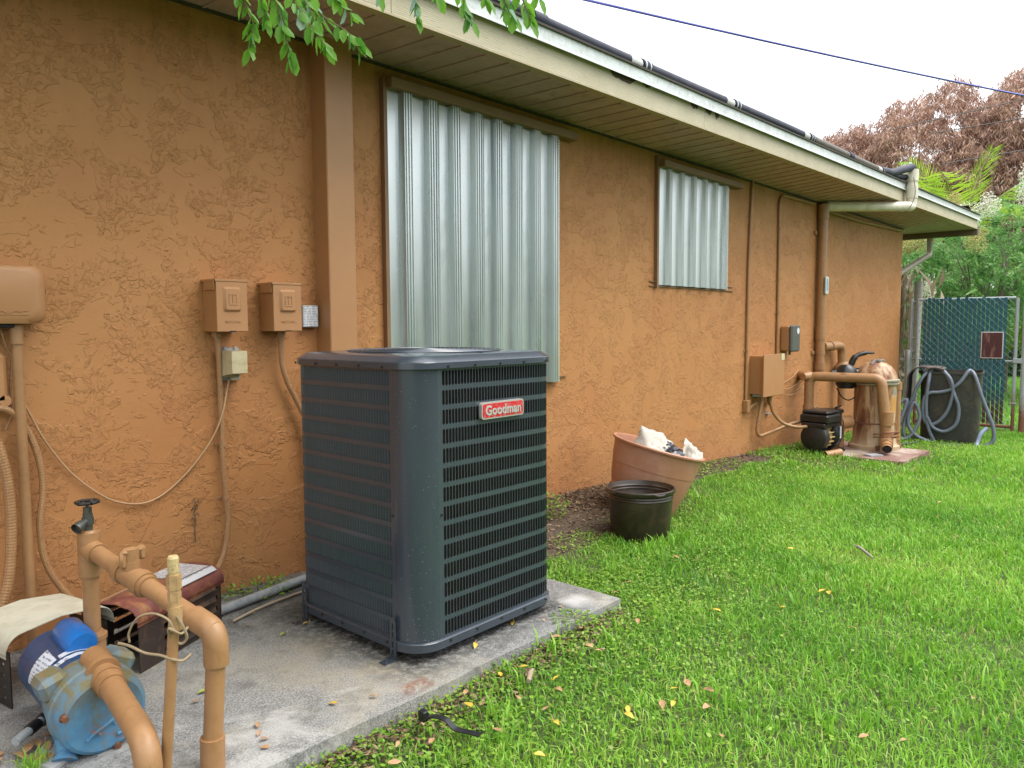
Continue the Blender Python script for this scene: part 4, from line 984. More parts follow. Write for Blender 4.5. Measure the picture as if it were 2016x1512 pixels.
def crumple(pts, faces, sub, amp, seed, name, mat, parent):
    """a creased sheet: coarse facets, subdivided and displaced"""
    me = bpy.data.meshes.new(name); import bmesh
    bm = bmesh.new(); vs = [bm.verts.new(p) for p in pts]
    for f in faces: bm.faces.new([vs[i] for i in f])
    bmesh.ops.triangulate(bm, faces=bm.faces[:])
    bmesh.ops.subdivide_edges(bm, edges=bm.edges[:], cuts=sub, use_grid_fill=True)
    bm.normal_update()
    for v in bm.verts:
        n = noise.noise(v.co * 11 + V(seed, 0, 0)) + 1.1 * abs(noise.noise(v.co * 26 + V(0, seed, 0))) - .5 * abs(noise.noise(v.co * 60)); v.co += v.normal * n * amp
    org = parent.location
    for v in bm.verts: v.co -= org
    bm.to_mesh(me); bm.free(); me.materials.append(mat); me.shade_smooth()
    o = bpy.data.objects.new(name, me); COL.objects.link(o); o.parent = parent; return o
BAG = M('white_woven_bag', (.47, .44, .39), .6, dirt=(.28, .19, .11), dfac=.6, dscale=14, bumps=.5, bscale=45)
# local pot frame: e1 along the picture-right direction, e2 away
e1 = V(.655, -.755, 0); e2 = V(.755, .655, 0); pc = V(4.003, 2.382, .368)
def pp(a, b_, z): return pc + e1 * a + e2 * b_ + V(0, 0, z)
t = thing('bag', 'torn white paper bag with a pointed corner sticking out of the tilted planter', 'bag', pp(-.05, 0, 0))
crumple([pp(-.155, .02, -.02), pp(-.105, -.02, .118), pp(-.06, -.14, -.05), pp(.015, .01, .078), pp(.045, -.13, -.06), pp(-.12, .10, .02), pp(.02, .12, .02), pp(.10, .09, .0), pp(.11, -.05, -.06), pp(-.185, -.05, -.03)],
        [(9, 2, 1), (9, 1, 0), (2, 4, 3, 1), (0, 1, 5), (1, 3, 6, 5), (3, 4, 8, 7), (3, 7, 6)], 7, .013, 2.0, 'bag_skin', BAG, t)
t = thing('plastic_wrap', 'shiny black plastic folded between the white bags in the tilted planter', 'plastic sheet', pp(.06, 0, 0))
crumple([pp(-.005, -.02, .045), pp(.02, -.10, -.010), pp(.11, -.15, -.055), pp(.155, -.07, -.03), pp(.09, .02, .015), pp(.02, .04, .05)], [(0, 1, 2, 3, 4, 5)], 11, .018, 5.0, 'folds', M('glossy_black_plastic', (.018, .020, .028), .22, coat=.3), t)
t = thing('bag', 'small crumpled white bag with faint lettering at the low right side of the tilted planter', 'bag', pp(.19, 0, 0))
crumple([pp(.11, -.14, -.075), pp(.13, -.08, -.015), pp(.165, .03, .045), pp(.215, -.02, .00), pp(.255, -.06, -.03), pp(.235, -.12, -.070), pp(.17, -.175, -.085), pp(.18, -.08, .00)],
        [(0, 6, 7, 1), (6, 5, 4, 7), (7, 4, 3), (7, 3, 2), (7, 2, 1)], 7, .013, 9.0, 'bag_skin', BAG, t)

t = thing('plant_pot', 'black plastic nursery pot standing upright in front of the tilted planter', 'plant pot', (3.51, 2.196, -.05))
NB = M('sun_bleached_black_plastic', (.034, .024, .017), .33, dirt=(.095, .062, .040), dfac=.5, dscale=5, vary=.25)
q = MB(); c_ = (3.512, 2.200, -.055)
q.lathe([(0, .0), (.152, .0), (.156, .006), (.172, .225), (.176, .229), (.173, .236), (.177, .243), (.174, .250), (.182, .256), (.186, .262), (.187, .276), (.184, .281), (.176, .281), (.172, .272), (.170, .262), (.165, .256), (.166, .245), (.163, .240), (.164, .228), (.158, .215), (.146, .02), (0, .02)], c_, 48)
q.obj('pot', NB, t, 30)
q = MB(); q.lathe([(0, .15), (.158, .16)], c_, 24); q.obj('soil_fill', M('reddish_debris', (.15, .07, .05), .9, bumps=.6, bscale=90), t)
q = MB()
for a in (.6, 2.6, 4.1, 5.5):
    q.tube([(c_[0] + .189 * math.cos(a + k * .06), c_[1] + .189 * math.sin(a + k * .06), c_[2] + .272 - .004 * math.sin(PI * k / 6)) for k in range(7)], [.002, .005, .007, .007, .007, .005, .002], 6)
q.obj('grip', NB, t, 50)

# ------------------------------------------------------------ conduits, boxes and pipes on the far wall
def conduit(label, pts, r, straps=(), name='conduit'):
    t = thing(name, label, 'conduit', pts[0]); q = MB(); q.tube(pts, r, 10); q.obj('tube', TANP, t, 50)
    for x, z in straps:
        q = MB(); q.cbox((x - .035, YW - .006, z - .012), (x + .03, YW, z + .012), .002); q.cyl((x, YW - .018, z - .012), (x, YW - .018, z + .012), r * 1.25, 10); q.obj('strap', TANP, t, 30)
    return t
t = conduit('thin vertical conduit nearest the small shutter, ending in a small elbow box', [(6.455, YW - .016, 2.335), (6.43, YW - .016, 2.05), (6.405, YW - .016, 1.6), (6.395, YW - .016, .42)], .0125, [(6.427, 2.03), (6.40, .86)])
q = MB(); q.cbox((6.365, YW - .05, .318), (6.425, YW, .43), .006); q.obj('elbow_box', TANP, t, 30)
q = MB(); q.tube(spline([(6.42, YW - .03, .345), (6.50, YW - .03, .372), (6.56, YW - .03, .385), (6.64, YW - .03, .395)], 5), .0125, 8); q.obj('short_arm', TANP, t, 50)
t = conduit('thin conduit that bends over under the soffit and runs along the top of the wall', bend([(7.055, YW - .016, .80), (7.045, YW - .016, 1.9), (7.035, YW - .016, 2.29), (7.9, YW - .018, 2.300)], .12, 8), .0135, [(7.045, 1.98), (7.053, 1.20)])
t = conduit('thin conduit clipped along the top of the wall beyond the down pipes', [(8.25, YW - .02, 2.270), (9.2, YW - .02, 2.262), (10.2, YW - .02, 2.282), (11.0, YW - .02, 2.300)], .016)

t = thing('control_box', 'large tan metal control box with overhanging door, low on the far wall', 'control box', (6.75, YW, .47))
q = MB(); q.cbox((6.50, YW - .135, .475), (6.90, YW, .815), .003); q.obj('case', TAN, t)
q = MB(); q.cbox((6.46, YW - .150, .455), (6.905, YW - .137, .828), .002); q.obj('door', TAN, t)
q = MB(); q.cyl((6.492, YW - .140, .53), (6.492, YW - .140, .575), .006, 8); q.cyl((6.492, YW - .140, .72), (6.492, YW - .140, .765), .006, 8); q.obj('hinges', TAN, t)
q = MB(); q.box((6.835, YW - .1512, .770), (6.903, YW - .150, .826)); q.obj('sticker', label_mat('cream_sticker', (.3, .28, .16), (.62, .58, .38), 20, 75), t)
q = MB(); q.cbox((6.52, YW - .12, .450), (6.58, YW - .02, .476), .003); q.cbox((6.70, YW - .12, .445), (6.80, YW - .02, .476), .003); q.obj('underside_fittings', GREYP, t)

t = thing('timer_box', 'small tan timer box with dark grey lid and a round white sticker', 'timer box', (7.22, YW, .84))
q = MB(); q.cbox((7.155, YW - .085, .838), (7.345, YW, 1.078), .012); q.obj('case', TAN, t, 30)
q = MB(); q.cbox((7.150, YW - .118, .832), (7.350, YW - .086, 1.084), .012); q.obj('lid', M('dark_grey_lid', (.085, .090, .080), .45, dirt=(.16, .15, .12), dfac=.4, dscale=20), t, 30)
q = MB(); q.disc((7.295, YW - .1188, 1.030), .030, (0, -1, 0), 28); q.obj('round_sticker', M('pale_sticker', (.62, .66, .70), .5), t)
q = MB(); q.cbox((7.155, YW - .095, .87), (7.166, YW - .08, .89), .002); q.cbox((7.155, YW - .095, 1.02), (7.166, YW - .08, 1.04), .002); q.cyl((7.27, YW - .05, .80), (7.27, YW - .05, .84), .012, 10); q.obj('hinges_and_gland', BRN, t)
def hose(label, pts, r, mat=TANP, name='conduit', cat='conduit'):
    t = thing(name, label, cat, pts[0]); q = MB(); q.tube(spline(pts, 8), r, 9); q.obj('tube', mat, t, 60); return t
hose('tan hose conduit looping from the control box down and right to the black pool pump', [(6.60, YW - .07, .455), (6.61, YW - .07, .40), (6.585, YW - .06, .28), (6.565, YW - .05, .15), (6.60, YW - .06, .095), (6.72, YW - .07, .10), (6.86, YW - .10, .12), (7.0, YW - .18, .17), (7.1, YW - .28, .20)], .0155)
hose('tan hose conduit sweeping from under the control box into the black pool pump', [(6.75, YW - .09, .455), (6.755, YW - .09, .38), (6.79, YW - .11, .28), (6.86, YW - .17, .19), (6.94, YW - .27, .155), (7.02, YW - .36, .165)], .0155)
hose('short tan hose loop hanging under the right end of the control box', [(6.78, YW - .05, .455), (6.80, YW - .05, .40), (6.85, YW - .04, .36), (6.90, YW - .03, .40), (6.91, YW - .03, .47)], .0135)
for lab, pts in (('thin pale wire sagging lowest between the control box and the pipe stub', [(6.98, YW - .02, .53), (7.2, YW - .02, .43), (7.42, YW - .03, .405), (7.62, YW - .05, .46), (7.78, YW - .07, .57)]),
                 ('thin pale wire hanging just above the lowest one, near the pipe stub', [(7.0, YW - .02, .54), (7.25, YW - .02, .47), (7.45, YW - .03, .49), (7.62, YW - .05, .53), (7.78, YW - .07, .575)]),
                 ('thin pale wire reaching the wall highest, left of the pipe stub', [(6.97, YW - .01, .54), (7.2, YW - .01, .53), (7.4, YW - .02, .57), (7.55, YW - .03, .64)])):
    hose(lab, pts, .0035, PALEW, 'wire', 'wire')
t = thing('wall_bracket', 'tiny grey metal bracket screwed to the wall below the control box', 'bracket', (6.86, YW, .26))
q = MB(); q.cbox((6.85, YW - .006, .235), (6.858, YW, .30), .001); q.cbox((6.85, YW - .03, .262), (6.91, YW - .002, .268), .001); q.tube([(6.87, YW - .01, .29), (6.89, YW - .03, .25)], .004, 6); q.obj('bracket', GREYP, t)

# twin down pipes with clamps and a flow sight
t = thing('down_pipe', 'thick tan pipe rising up the far wall, with a small flow sight', 'pipe', (8.02, YW - .06, .55))
q = MB(); q.cyl((8.05, YW - .055, .52), (8.05, YW - .055, 2.27), .045, 20); q.obj('pipe', TANP, t, 50)
for a_, b_, c_ in ((2.16, 2.31, .055), (.93, 1.06, .052), (.62, .70, .052)):
    q = MB(); q.cyl((8.05, YW - .055, a_), (8.05, YW - .055, b_), c_, 20); q.obj('coupling', TANP, t, 40)
for z in (.80, 2.02):
    q = MB(); q.cyl((8.05, YW - .055, z - .022), (8.05, YW - .055, z + .022), .050, 18); q.cbox((7.945, YW - .02, z - .02), (8.00, YW, z + .02), .003); q.obj('clamp', TANP, t, 40)
q = MB(); q.cbox((8.005, YW - .118, 1.40), (8.075, YW - .100, 1.575), .004); fl = q.obj('flow_sight', M('flow_sight_plastic', (.60, .66, .66), .3, coat=.4), t)
q = MB(); q.box((8.022, YW - .1192, 1.43), (8.045, YW - .118, 1.555)); q.obj('blue_scale', M('blue_scale', (.05, .22, .42), .4), fl)
t = thing('down_pipe', 'slimmer tan pipe running up the wall right behind the thick one', 'pipe', (8.16, YW - .03, .7))
q = MB(); q.cyl((8.165, YW - .03, .80), (8.165, YW - .03, 2.24), .020, 14); q.obj('pipe', TANP, t, 50)
for z in (1.02, 1.16):
    q = MB(); q.cbox((8.13, YW - .055, z), (8.23, YW, z + .012), .002); q.obj('clamp', TANP, t)
# branch with check valve
t = thing('branch_pipe', 'tan branch pipe with swollen check valve curving down behind the filter', 'pipe', (8.5, YW - .09, .4))
q = MB(); q.tube(bend([(8.09, YW - .07, .860), (8.60, YW - .09, .862), (8.62, YW - .10, .50)], .10, 8), .045, 18); q.cyl((8.615, YW - .10, .70), (8.62, YW - .10, .20), .044, 18); q.obj('pipe', TANP, t, 50)
q = MB(); q.lathe([(.05, -.12), (.058, -.11), (.058, -.07), (.088, -.04), (.090, .03), (.062, .065), (.052, .085), (.050, .09)], (8.620, YW - .10, .60), 22); q.obj('check_valve', TANP, t, 30)
q = MB(); q.cyl((8.26, YW - .078, .861), (8.34, YW - .08, .861), .053, 18); q.obj('coupling', TANP, t, 40)

# white overflow from the roof
t = thing('solar_return_pipe', 'thick white pipe dropping from the roof edge and running under the soffit', 'pipe', (9.0, 2.33, 2.3))
q = MB(); q.tube(bend([(9.03, FY - .075, 2.70), (9.03, FY - .075, 2.335), (8.95, FY - .06, 2.330), (8.10, YW - .06, 2.295)], .10, 10), .052, 20); q.obj('pipe', WHITE, t, 50)
q = MB(); q.cyl((9.03, FY - .075, 2.60), (9.03, FY - .075, 2.72), .060, 20); q.cyl((9.03, FY - .075, 2.42), (9.03, FY - .075, 2.56), .059, 20); q.obj('coupling', WHITE, t, 40)
q = MB(); q.cyl((9.03, FY - .04, 2.66), (9.25, FY + .05, 2.68), .045, 16); q.obj('white_stub', WHITE, t, 40)
q = MB(); q.tube(spline([(8.90, FY - .12, 2.62), (8.90, FY - .14, 2.45), (8.86, FY - .10, 2.30), (8.84, FY - .02, 2.262), (8.88, FY + .03, 2.30)], 6), .004, 5); q.obj('tie_wire', BRN, t)
NAVY = M('black_solar_pipe', (.010, .012, .030), .5, dirt=(.05, .045, .05), dfac=.3, dscale=4, spec=.35)
OLIVE = M('sun_bleached_solar_pipe', (.10, .085, .07), .55, dirt=(.20, .17, .13), dfac=.4, dscale=5)
t = thing('solar_header_pipe', 'long dark blue-black pipe lying along the edge of the roof', 'pipe', (4, FY, 2.55))
def rp_(x): return V(x, FY + .012, fz(x) + .232 + .006 * math.sin(x * 1.3))
secs = [(-2.9, 1.3), (1.3, 2.9), (2.9, 3.85), (3.85, 5.0), (5.0, 6.35), (6.35, 8.25)]
for x0, x1 in secs:
    q = MB(); q.tube([rp_(x0 + (x1 - x0) * k / 6) for k in range(7)], .033, 16); q.obj('pipe_length', OLIVE if x0 > 6.3 else NAVY, t, 60)
q = MB(); q.tube(bend([rp_(8.2), V(8.55, FY + .0, fz(8.5) + .245), V(9.03, FY - .075, fz(9) + .36), V(9.03, FY - .075, fz(9) + .28)], .07, 6), .040, 16); q.tube(bend([V(8.3, FY + .03, fz(8.3) + .22), V(8.8, FY - .0, fz(8.9) + .24), V(9.02, FY - .02, fz(9) + .26)], .05, 4), .03, 12); q.obj('end_elbow', NAVY, t, 60)
for x in (1.3, 2.9, 3.85, 5.0, 6.35, 7.3, 8.25):
    q = MB(); q.cyl(rp_(x - .05), rp_(x + .05), .039, 16); c_ = q.obj('rubber_sleeve', NAVY, t, 50)
    if x in (3.85, 5.0, 6.35, 8.25):
        for k in (-.035, .012):
            q = MB(); q.cyl(rp_(x + k), rp_(x + k + .012), .0408, 16); q.obj('hose_clamp', M('clamp_steel', (.52, .54, .55), .35, .7), c_, 50)
        q = MB(); q.tube([rp_(x - .17), rp_(x - .06)], .0345, 12); q.obj('tape_wrap', M('silver_tape', (.50, .50, .48), .45, .3), c_, 50)

# ------------------------------------------------------------ pool equipment
t = thing('equipment_pad', 'thin rusty square pad on the grass under the filter', 'pad', (7.7, 2.25, -.12))
m_, tt, bb = nodes_of('rusty_pad'); v_ = coords(tt); n1 = noise_(tt, v_, 3.5, 6, .6, .6)
cc = mixc(tt, ramp(tt, n1, [(.42, 0.0), (.60, 1.0)]), (.20, .105, .085), (.38, .31, .25)); tt.links.new(cc, bb.inputs['Base Color']); bb.inputs['Roughness'].default_value = .85; bump(tt, bb, noise_(tt, v_, 60, 4), .4, .003)
q = MB(); P4 = [(7.13, 2.46), (7.13, 1.83), (7.93, 1.81), (8.05, 2.66), (7.2, 2.75)]; q.prism(P4, 2, -.155, -.098); q.obj('pad', m_, t)
t = thing('slate_chip', 'small grey flat chip lying on the rusty pad', 'stone chip', (7.25, 2.2, -.098))
q = MB(); q.prism([(7.23, 2.12), (7.34, 2.05), (7.38, 2.13), (7.27, 2.20)], 2, -.0975, -.085); q.obj('chip', GREYP, t)

def filt_mat():
    m, t, b_ = nodes_of('rust_streaked_filter'); v = coords(t, (5, 5, .9)); v2 = coords(t)
    n1 = noise_(t, v, 1.9, 6, .65, .6); n2 = noise_(t, v2, 6, 6, .6, .8)
    sep = t.nodes.new('ShaderNodeSeparateXYZ'); t.links.new(v2, sep.inputs[0])
    c = mixc(t, ramp(t, n2, [(.35, 0.0), (.7, 1.0)]), (.42, .32, .19), (.52, .42, .28))
    rs = ramp(t, n1, [(.34, 0.0), (.56, 1.0)])
    up_ = t.nodes.new('ShaderNodeMapRange'); up_.inputs[1].default_value = .02; up_.inputs[2].default_value = .22; t.links.new(sep.outputs[2], up_.inputs[0])
    c = mixc(t, math_(t, 'MULTIPLY', rs, math_(t, 'ADD', math_(t, 'MULTIPLY', up_.outputs[0], .6), .25)), c, (.33, .135, .040))
    c = mixc(t, math_(t, 'MULTIPLY', ramp(t, n1, [(.46, 0.0), (.62, 1.0)]), up_.outputs[0]), c, (.13, .045, .024))
    t.links.new(c, b_.inputs['Base Color']); b_.inputs['Roughness'].default_value = .5; bump(t, b_, n2, .2, .004); return m
FILT = filt_mat()
fc = (7.80, 2.27, -.098)
t = thing('pool_filter', 'tall rust streaked cream filter tank with domed top', 'pool filter', fc)
q = MB(); q.lathe([(0, 0), (.225, 0), (.228, .035), (.205, .045), (.196, .06), (.188, .15), (.187, .615), (.19, .62)], fc, 40); q.obj('tank', FILT, t, 30)
q = MB(); q.lathe([(.192, .612), (.205, .618), (.207, .628), (.196, .634), (.196, .644), (.209, .650), (.209, .664), (.196, .670)], fc, 40); q.obj('clamp_band', M('dull_steel_band', (.36, .34, .26), .5, .4, dirt=(.30, .14, .05), dfac=.5, dscale=20), t, 30)
q = MB(); q.lathe([(.196, .664), (.188, .70), (.165, .745), (.135, .785), (.095, .815), (.05, .828), (0, .83)], fc, 40); q.obj('dome', FILT, t, 50)
q = MB(); q.lathe([(.189, .245), (.1925, .247), (.1925, .254), (.189, .256)], fc, 40); q.obj('seam', RUST, t)
q = MB(); a0 = -2.05
q.add([(fc[0] + .1895 * math.cos(a0 + k * .12), fc[1] + .1895 * math.sin(a0 + k * .12), fc[2] + z) for z in (.36, .50) for k in range(4)], [(k, k + 1, 5 + k, 4 + k) for k in range(3)]); q.obj('faded_label', M('orange_faded_label', (.50, .25, .06), .5), t)
q = MB(); q.add([(fc[0] + .190 * math.cos(-1.95 + k * .12), fc[1] + .190 * math.sin(-1.95 + k * .12), fc[2] + z) for z in (.535, .575) for k in range(4)], [(k, k + 1, 5 + k, 4 + k) for k in range(3)]); q.obj('small_label', label_mat('filter_label', (.05, .05, .05), (.34, .32, .26), 20, 90), t)
q = MB(); q.cbox((fc[0] - .06, fc[1] - .05, fc[2] + .818), (fc[0] + .10, fc[1] + .03, fc[2] + .852), .008); q.tube([(fc[0] - .09, fc[1] + .02, fc[2] + .80), (fc[0] - .04, fc[1], fc[2] + .84)], .022, 10); q.obj('pressure_fitting', M('grey_brown_fitting', (.16, .13, .11), .6), t, 30)
q = MB()
for a in (-2.7, -1.2, .3): q.cbox((fc[0] + .215 * math.cos(a) - .02, fc[1] + .215 * math.sin(a) - .02, fc[2]), (fc[0] + .215 * math.cos(a) + .02, fc[1] + .215 * math.sin(a) + .02, fc[2] + .05), .006)
q.obj('base_lugs', RUST, t, kind='stuff')

t = thing('filter_pipework', 'tan inverted U of pipe bridging from the wall to the front of the filter', 'pipe', (7.4, 2.3, 0))
q = MB(); q.tube(bend([(7.52, 2.80, .10), (7.52, 2.80, .585), (7.60, 2.16, .585), (7.60, 2.10, .035)], .075, 8), .045, 20); q.obj('pipe', TANP, t, 50)
q = MB(); q.cyl((7.52, 2.80, .585), (7.66, YW, .585), .048, 18); q.cyl((7.52, 2.80, .585), (7.43, 2.83, .585), .05, 16, .035); q.obj('tee', TANP, t, 40)
for p_, r_ in (((7.60, 2.10), (.15, .28)), ((7.52, 2.80), (.17, .30))):
    q = MB(); q.cyl((*p_, r_[0]), (*p_, r_[1]), .054, 20); q.obj('coupling', TANP, t, 40)
q = MB(); v0 = V(7.64, 2.12, .025); v1 = V(7.375, 2.03, -.045); dv = (v1 - v0).normalized()
q.tube([v0 + V(.12, .03, .02), v0, v0 + dv * .18, v0 + dv * .18, v0 + dv * .235, v0 + dv * .235, v0 + dv * .27], [.05, .055, .055, .047, .047, .040, .040], 18, cap=False); q.cyl((7.60, 2.10, -.02), (7.60, 2.10, .10), .057, 18); q.obj('open_outlet', TANP, t, 40)
q = MB(); q.disc(v0 + dv * .262, .036, dv, 16); q.obj('outlet_hollow', DARK, t)
q = MB(); q.tube(bend([(7.50, 2.19, .07), (7.46, 2.06, .10), (7.60, 1.99, .10), (7.68, 2.06, .06)], .03, 4), .008, 6); q.tube(bend([(7.50, 2.19, .045), (7.46, 2.06, .06), (7.60, 1.99, .06), (7.68, 2.06, .03)], .03, 4), .007, 6); q.obj('valve_handle', RUST, t, 50)
t = thing('right_pipe', 'tan pipe standing close against the right side of the filter', 'pipe', (7.98, 2.13, 0))
q = MB(); q.tube(bend([(7.86, 2.24, .545), (7.985, 2.125, .545), (7.985, 2.125, -.09)], .05, 6), .036, 16); q.obj('pipe', TANP, t, 50)
for a_, b_ in ((.46, .53), (-.03, .03)):
    q = MB(); q.cyl((7.985, 2.125, a_), (7.985, 2.125, b_), .043, 16); q.obj('coupling', TANP, t, 40)
t = thing('multiport_valve', 'black multiport valve with lever between the filter and the wall', 'valve', (7.65, 2.5, .55))
q = MB(); vm_ = Matrix.Translation((7.66, 2.50, .60)); q.lathe([(0, -.13), (.07, -.125), (.095, -.09), (.10, -.02), (.135, -.01), (.135, .02), (.10, .03), (.085, .07), (.05, .10), (0, .105)], seg=24, mat=vm_)
q.cyl((7.66, 2.50, .60), (7.82, 2.35, .62), .06, 14); q.cyl((7.66, 2.50, .60), (7.60, 2.62, .60), .055, 14); q.obj('valve_body', BLACK, t, 35)
q = MB(); q.tube(spline([(7.70, 2.47, .70), (7.72, 2.44, .775), (7.78, 2.38, .81), (7.85, 2.31, .815)], 5), [.03] * 6 + [.022] * 6 + [.012] * 4, 8); q.obj('lever', BLACK, t, 50)
q = MB(); q.tube(spline([(7.56, 2.55, .48), (7.60, 2.52, .40), (7.66, 2.47, .36), (7.70, 2.42, .40), (7.72, 2.40, .46)], 6), .006, 6); q.obj('loop_wire', BLACK, t)

t = thing('pool_pump', 'black pool pump with square top cover and brass coloured cooling fins', 'pump', (7.15, 2.55, -.1))
pd = V(.80, -.60, 0).normalized(); pd = V(.62, -.10, 0).normalized()
q = MB(); pm = Matrix.Translation((7.06, 2.60, .055)); yaw = math.atan2(.20, .62)
rot = Matrix.Rotation(-.10, 4, 'Z'); base = Matrix.Translation((7.17, 2.54, .012)) @ rot @ Matrix.Scale(1.12, 4)
q.cbox((-.16, -.12, .165), (.09, .12, .232), .012, base); q.cbox((-.145, -.11, .236), (.075, .11, .262), .010, base); q.cbox((-.17, -.10, .125), (.085, .10, .165), .008, base); q.obj('drive_cover', BLACK, t, 30)
q = MB(); q.lathe([(0, -.02), (.085, -.018), (.108, -.005), (.112, .02), (.112, .055), (.10, .06)], seg=30, mat=base @ Matrix.Translation((-.15, 0, .045)) @ Matrix.Rotation(PI / 2, 4, 'Y')); q.obj('fan_cowl', BLACKM, t, 30)
q = MB()
for k in range(16):
    a = 2 * PI * k / 16; q.cbox((-.090, .082, -.004), (.02, .102, .004), .001, base @ Matrix.Translation((0, 0, .045)) @ Matrix.Rotation(a, 4, 'X'))
q.cyl(base @ V(-.095, 0, .045), base @ V(.04, 0, .045), .084, 24); q.obj('cooling_fins', M('brass_painted_fins', (.42, .30, .12), .5), t, 30, kind='stuff')
q = MB(); q.lathe([(.0, .03), (.10, .03), (.125, .045), (.128, .10), (.115, .14), (.075, .16), (0, .17)], seg=28, mat=base @ Matrix.Translation((0, 0, .055)) @ Matrix.Rotation(PI / 2, 4, 'Y'))
q.cyl(base @ V(.20, .02, .0), base @ V(.20, .02, .225), .095, 22); q.cyl(base @ V(.20, .02, .225), base @ V(.20, .02, .25), .11, 22); q.cbox((-.10, -.09, -.155), (.26, .09, -.07), .02, base); q.cbox((.0, -.03, -.08), (.12, .03, 0), .01, base); q.obj('wet_end', BLACK, t, 35)
q = MB(); q.box((.055, -.128, .03), (.075, -.122, .13), base); q.obj('rating_label', M('pale_label', (.45, .47, .50), .4), t)
q = MB(); q.tube([base @ V(.20, -.02, .262), base @ V(.32, .0, .268), base @ V(.36, .02, .262)], .012, 7); q.obj('lid_lever', BLACK, t, 50)
t = thing('pump_inlet_pipe', 'tan pipe joining the black pool pump to the filter', 'pipe', (7.5, 2.5, .1))
q = MB(); q.tube([(7.40, 2.54, .13), (7.50, 2.50, .15), (7.60, 2.44, .16)], .043, 16); q.cyl((7.51, 2.50, .15), (7.62, 2.44, .16), .062, 18); q.obj('pipe', TANP, t, 40)
q = MB(); q.cyl((7.62, 2.52, -.12), (7.62, 2.52, .12), .030, 14); q.obj('leg', TANP, t, 40)
hose('thin tan cable dangling behind the pool pump', [(7.45, 2.60, .10), (7.55, 2.62, .04), (7.65, 2.6, .02)], .008)
t = thing('pipe_offcut', 'stubby tan pipe lying on the ground under the black pool pump', 'pipe', (7.1, 2.35, -.09))
q = MB(); q.tube([(6.98, 2.44, -.085), (7.14, 2.36, -.07)], .035, 16, cap=False); q.disc((7.135, 2.362, -.0705), .034, (.8, -.4, .1), 16); q.obj('pipe', TANP, t, 40)
t = thing('wall_tap', 'small tan hose tap on the wall behind the pool pump', 'tap', (7.9, YW - .03, .2))
q = MB(); q.cyl((7.9, YW, .22), (7.9, YW - .09, .22), .014, 10); q.tube([(7.82, YW - .08, .245), (7.9, YW - .08, .25), (7.98, YW - .08, .235)], .008, 6); q.cyl((7.9, YW - .07, .22), (7.9, YW - .08, .17), .014, 10); q.obj('tap', TANP, t, 40)

# ------------------------------------------------------------ trash can, hose, rolled mat
def rsq(hw, r, n=7, c=(0, 0)): return [(x + c[0], y + c[1]) for x, y in rrect(-hw, hw, -hw, hw, r, n)]
TC = V(9.46, 1.97, -.21)
t = thing('trash_can', 'dark grey plastic trash can standing in front of the blue gate', 'trash can', TC)
CAN = M('dark_weathered_bin_plastic', (.034, .032, .028), .5, dirt=(.11, .085, .055), dfac=.55, dscale=5, vary=.2)
yawc = Matrix.Rotation(math.radians(9), 4, 'Z')
q = MB(); rg = [(.235, .06, 0), (.250, .07, .01), (.260, .08, .28), (.272, .09, .76), (.290, .09, .765), (.290, .09, .785), (.278, .085, .785), (.276, .08, .76), (.262, .07, .05)]
n = None; vs = []
for hw, r_, z in rg:
    p = rsq(hw * 1.04, r_ + .03); n = len(p); vs += [TC + yawc @ V(x, y, z) for x, y in p]
q.add(vs, [(i * n + k, i * n + (k + 1) % n, (i + 1) * n + (k + 1) % n, (i + 1) * n + k) for i in range(len(rg) - 1) for k in range(n)] + [tuple(range(8 * n, 9 * n))]); q.obj('bin_body', CAN, t, 30)
q = MB()       # raised arches pressed into the face turned to the lens
for w_, h0, h1 in ((.125, .02, .36), (.165, .46, .56)):
    arc = [(-w_, h0)] + [(-w_ * math.cos(a), h1 - .09 + .09 * math.sin(a)) for a in np.linspace(0, PI, 11)] + [(w_, h0)]
    for sgn in ((0, -1),):
        q.tube([TC + yawc @ V(-(.250 * 1.04 + .022 * (z / .76)), a, z) for a, z in arc], .008, 6)
q.obj('pressed_arch', CAN, t, 50)
HOSE = M('blue_grey_hose', (.14, .165, .21), .45, dirt=(.08, .085, .10), dfac=.4, dscale=4)
c1 = yawc @ V(-1, 0, 0); c2 = yawc @ V(0, -1, 0)        # outward normal of the near face, and picture-right along it
def hp_(a, d, z): return TC + c1 * (.275 + d) + c2 * a + V(0, 0, z)
t = thing('vacuum_hose', 'long blue-grey pool hose draped in loops over the trash can and the ground', 'hose', TC)
q = MB()
path1 = [hp_(-.30, -.1, .015), hp_(-.36, .06, .03), hp_(-.42, .10, .12), hp_(-.40, .06, .30), hp_(-.33, .05, .55), hp_(-.25, .03, .74), hp_(-.17, -.04, .80), hp_(-.08, .0, .795), hp_(.0, .045, .72), hp_(.03, .05, .60), hp_(.02, .05, .50), hp_(-.02, .045, .36), hp_(-.10, .05, .25), hp_(-.19, .055, .22), hp_(-.24, .05, .32), hp_(-.235, .05, .5), hp_(-.18, .05, .56), hp_(-.10, .05, .57), hp_(.0, .045, .60), hp_(.09, .04, .68), hp_(.16, .01, .795), hp_(.19, -.02, .80), hp_(.23, .03, .74), hp_(.29, .05, .55), hp_(.36, .05, .36), hp_(.41, .05, .20), hp_(.40, .06, .07), hp_(.28, .08, .02), hp_(.06, .08, .018), hp_(-.10, .07, .02)]
q.tube(spline(path1, 8), .019, 9); q.obj('upper_loops', HOSE, t, 60)
q = MB()
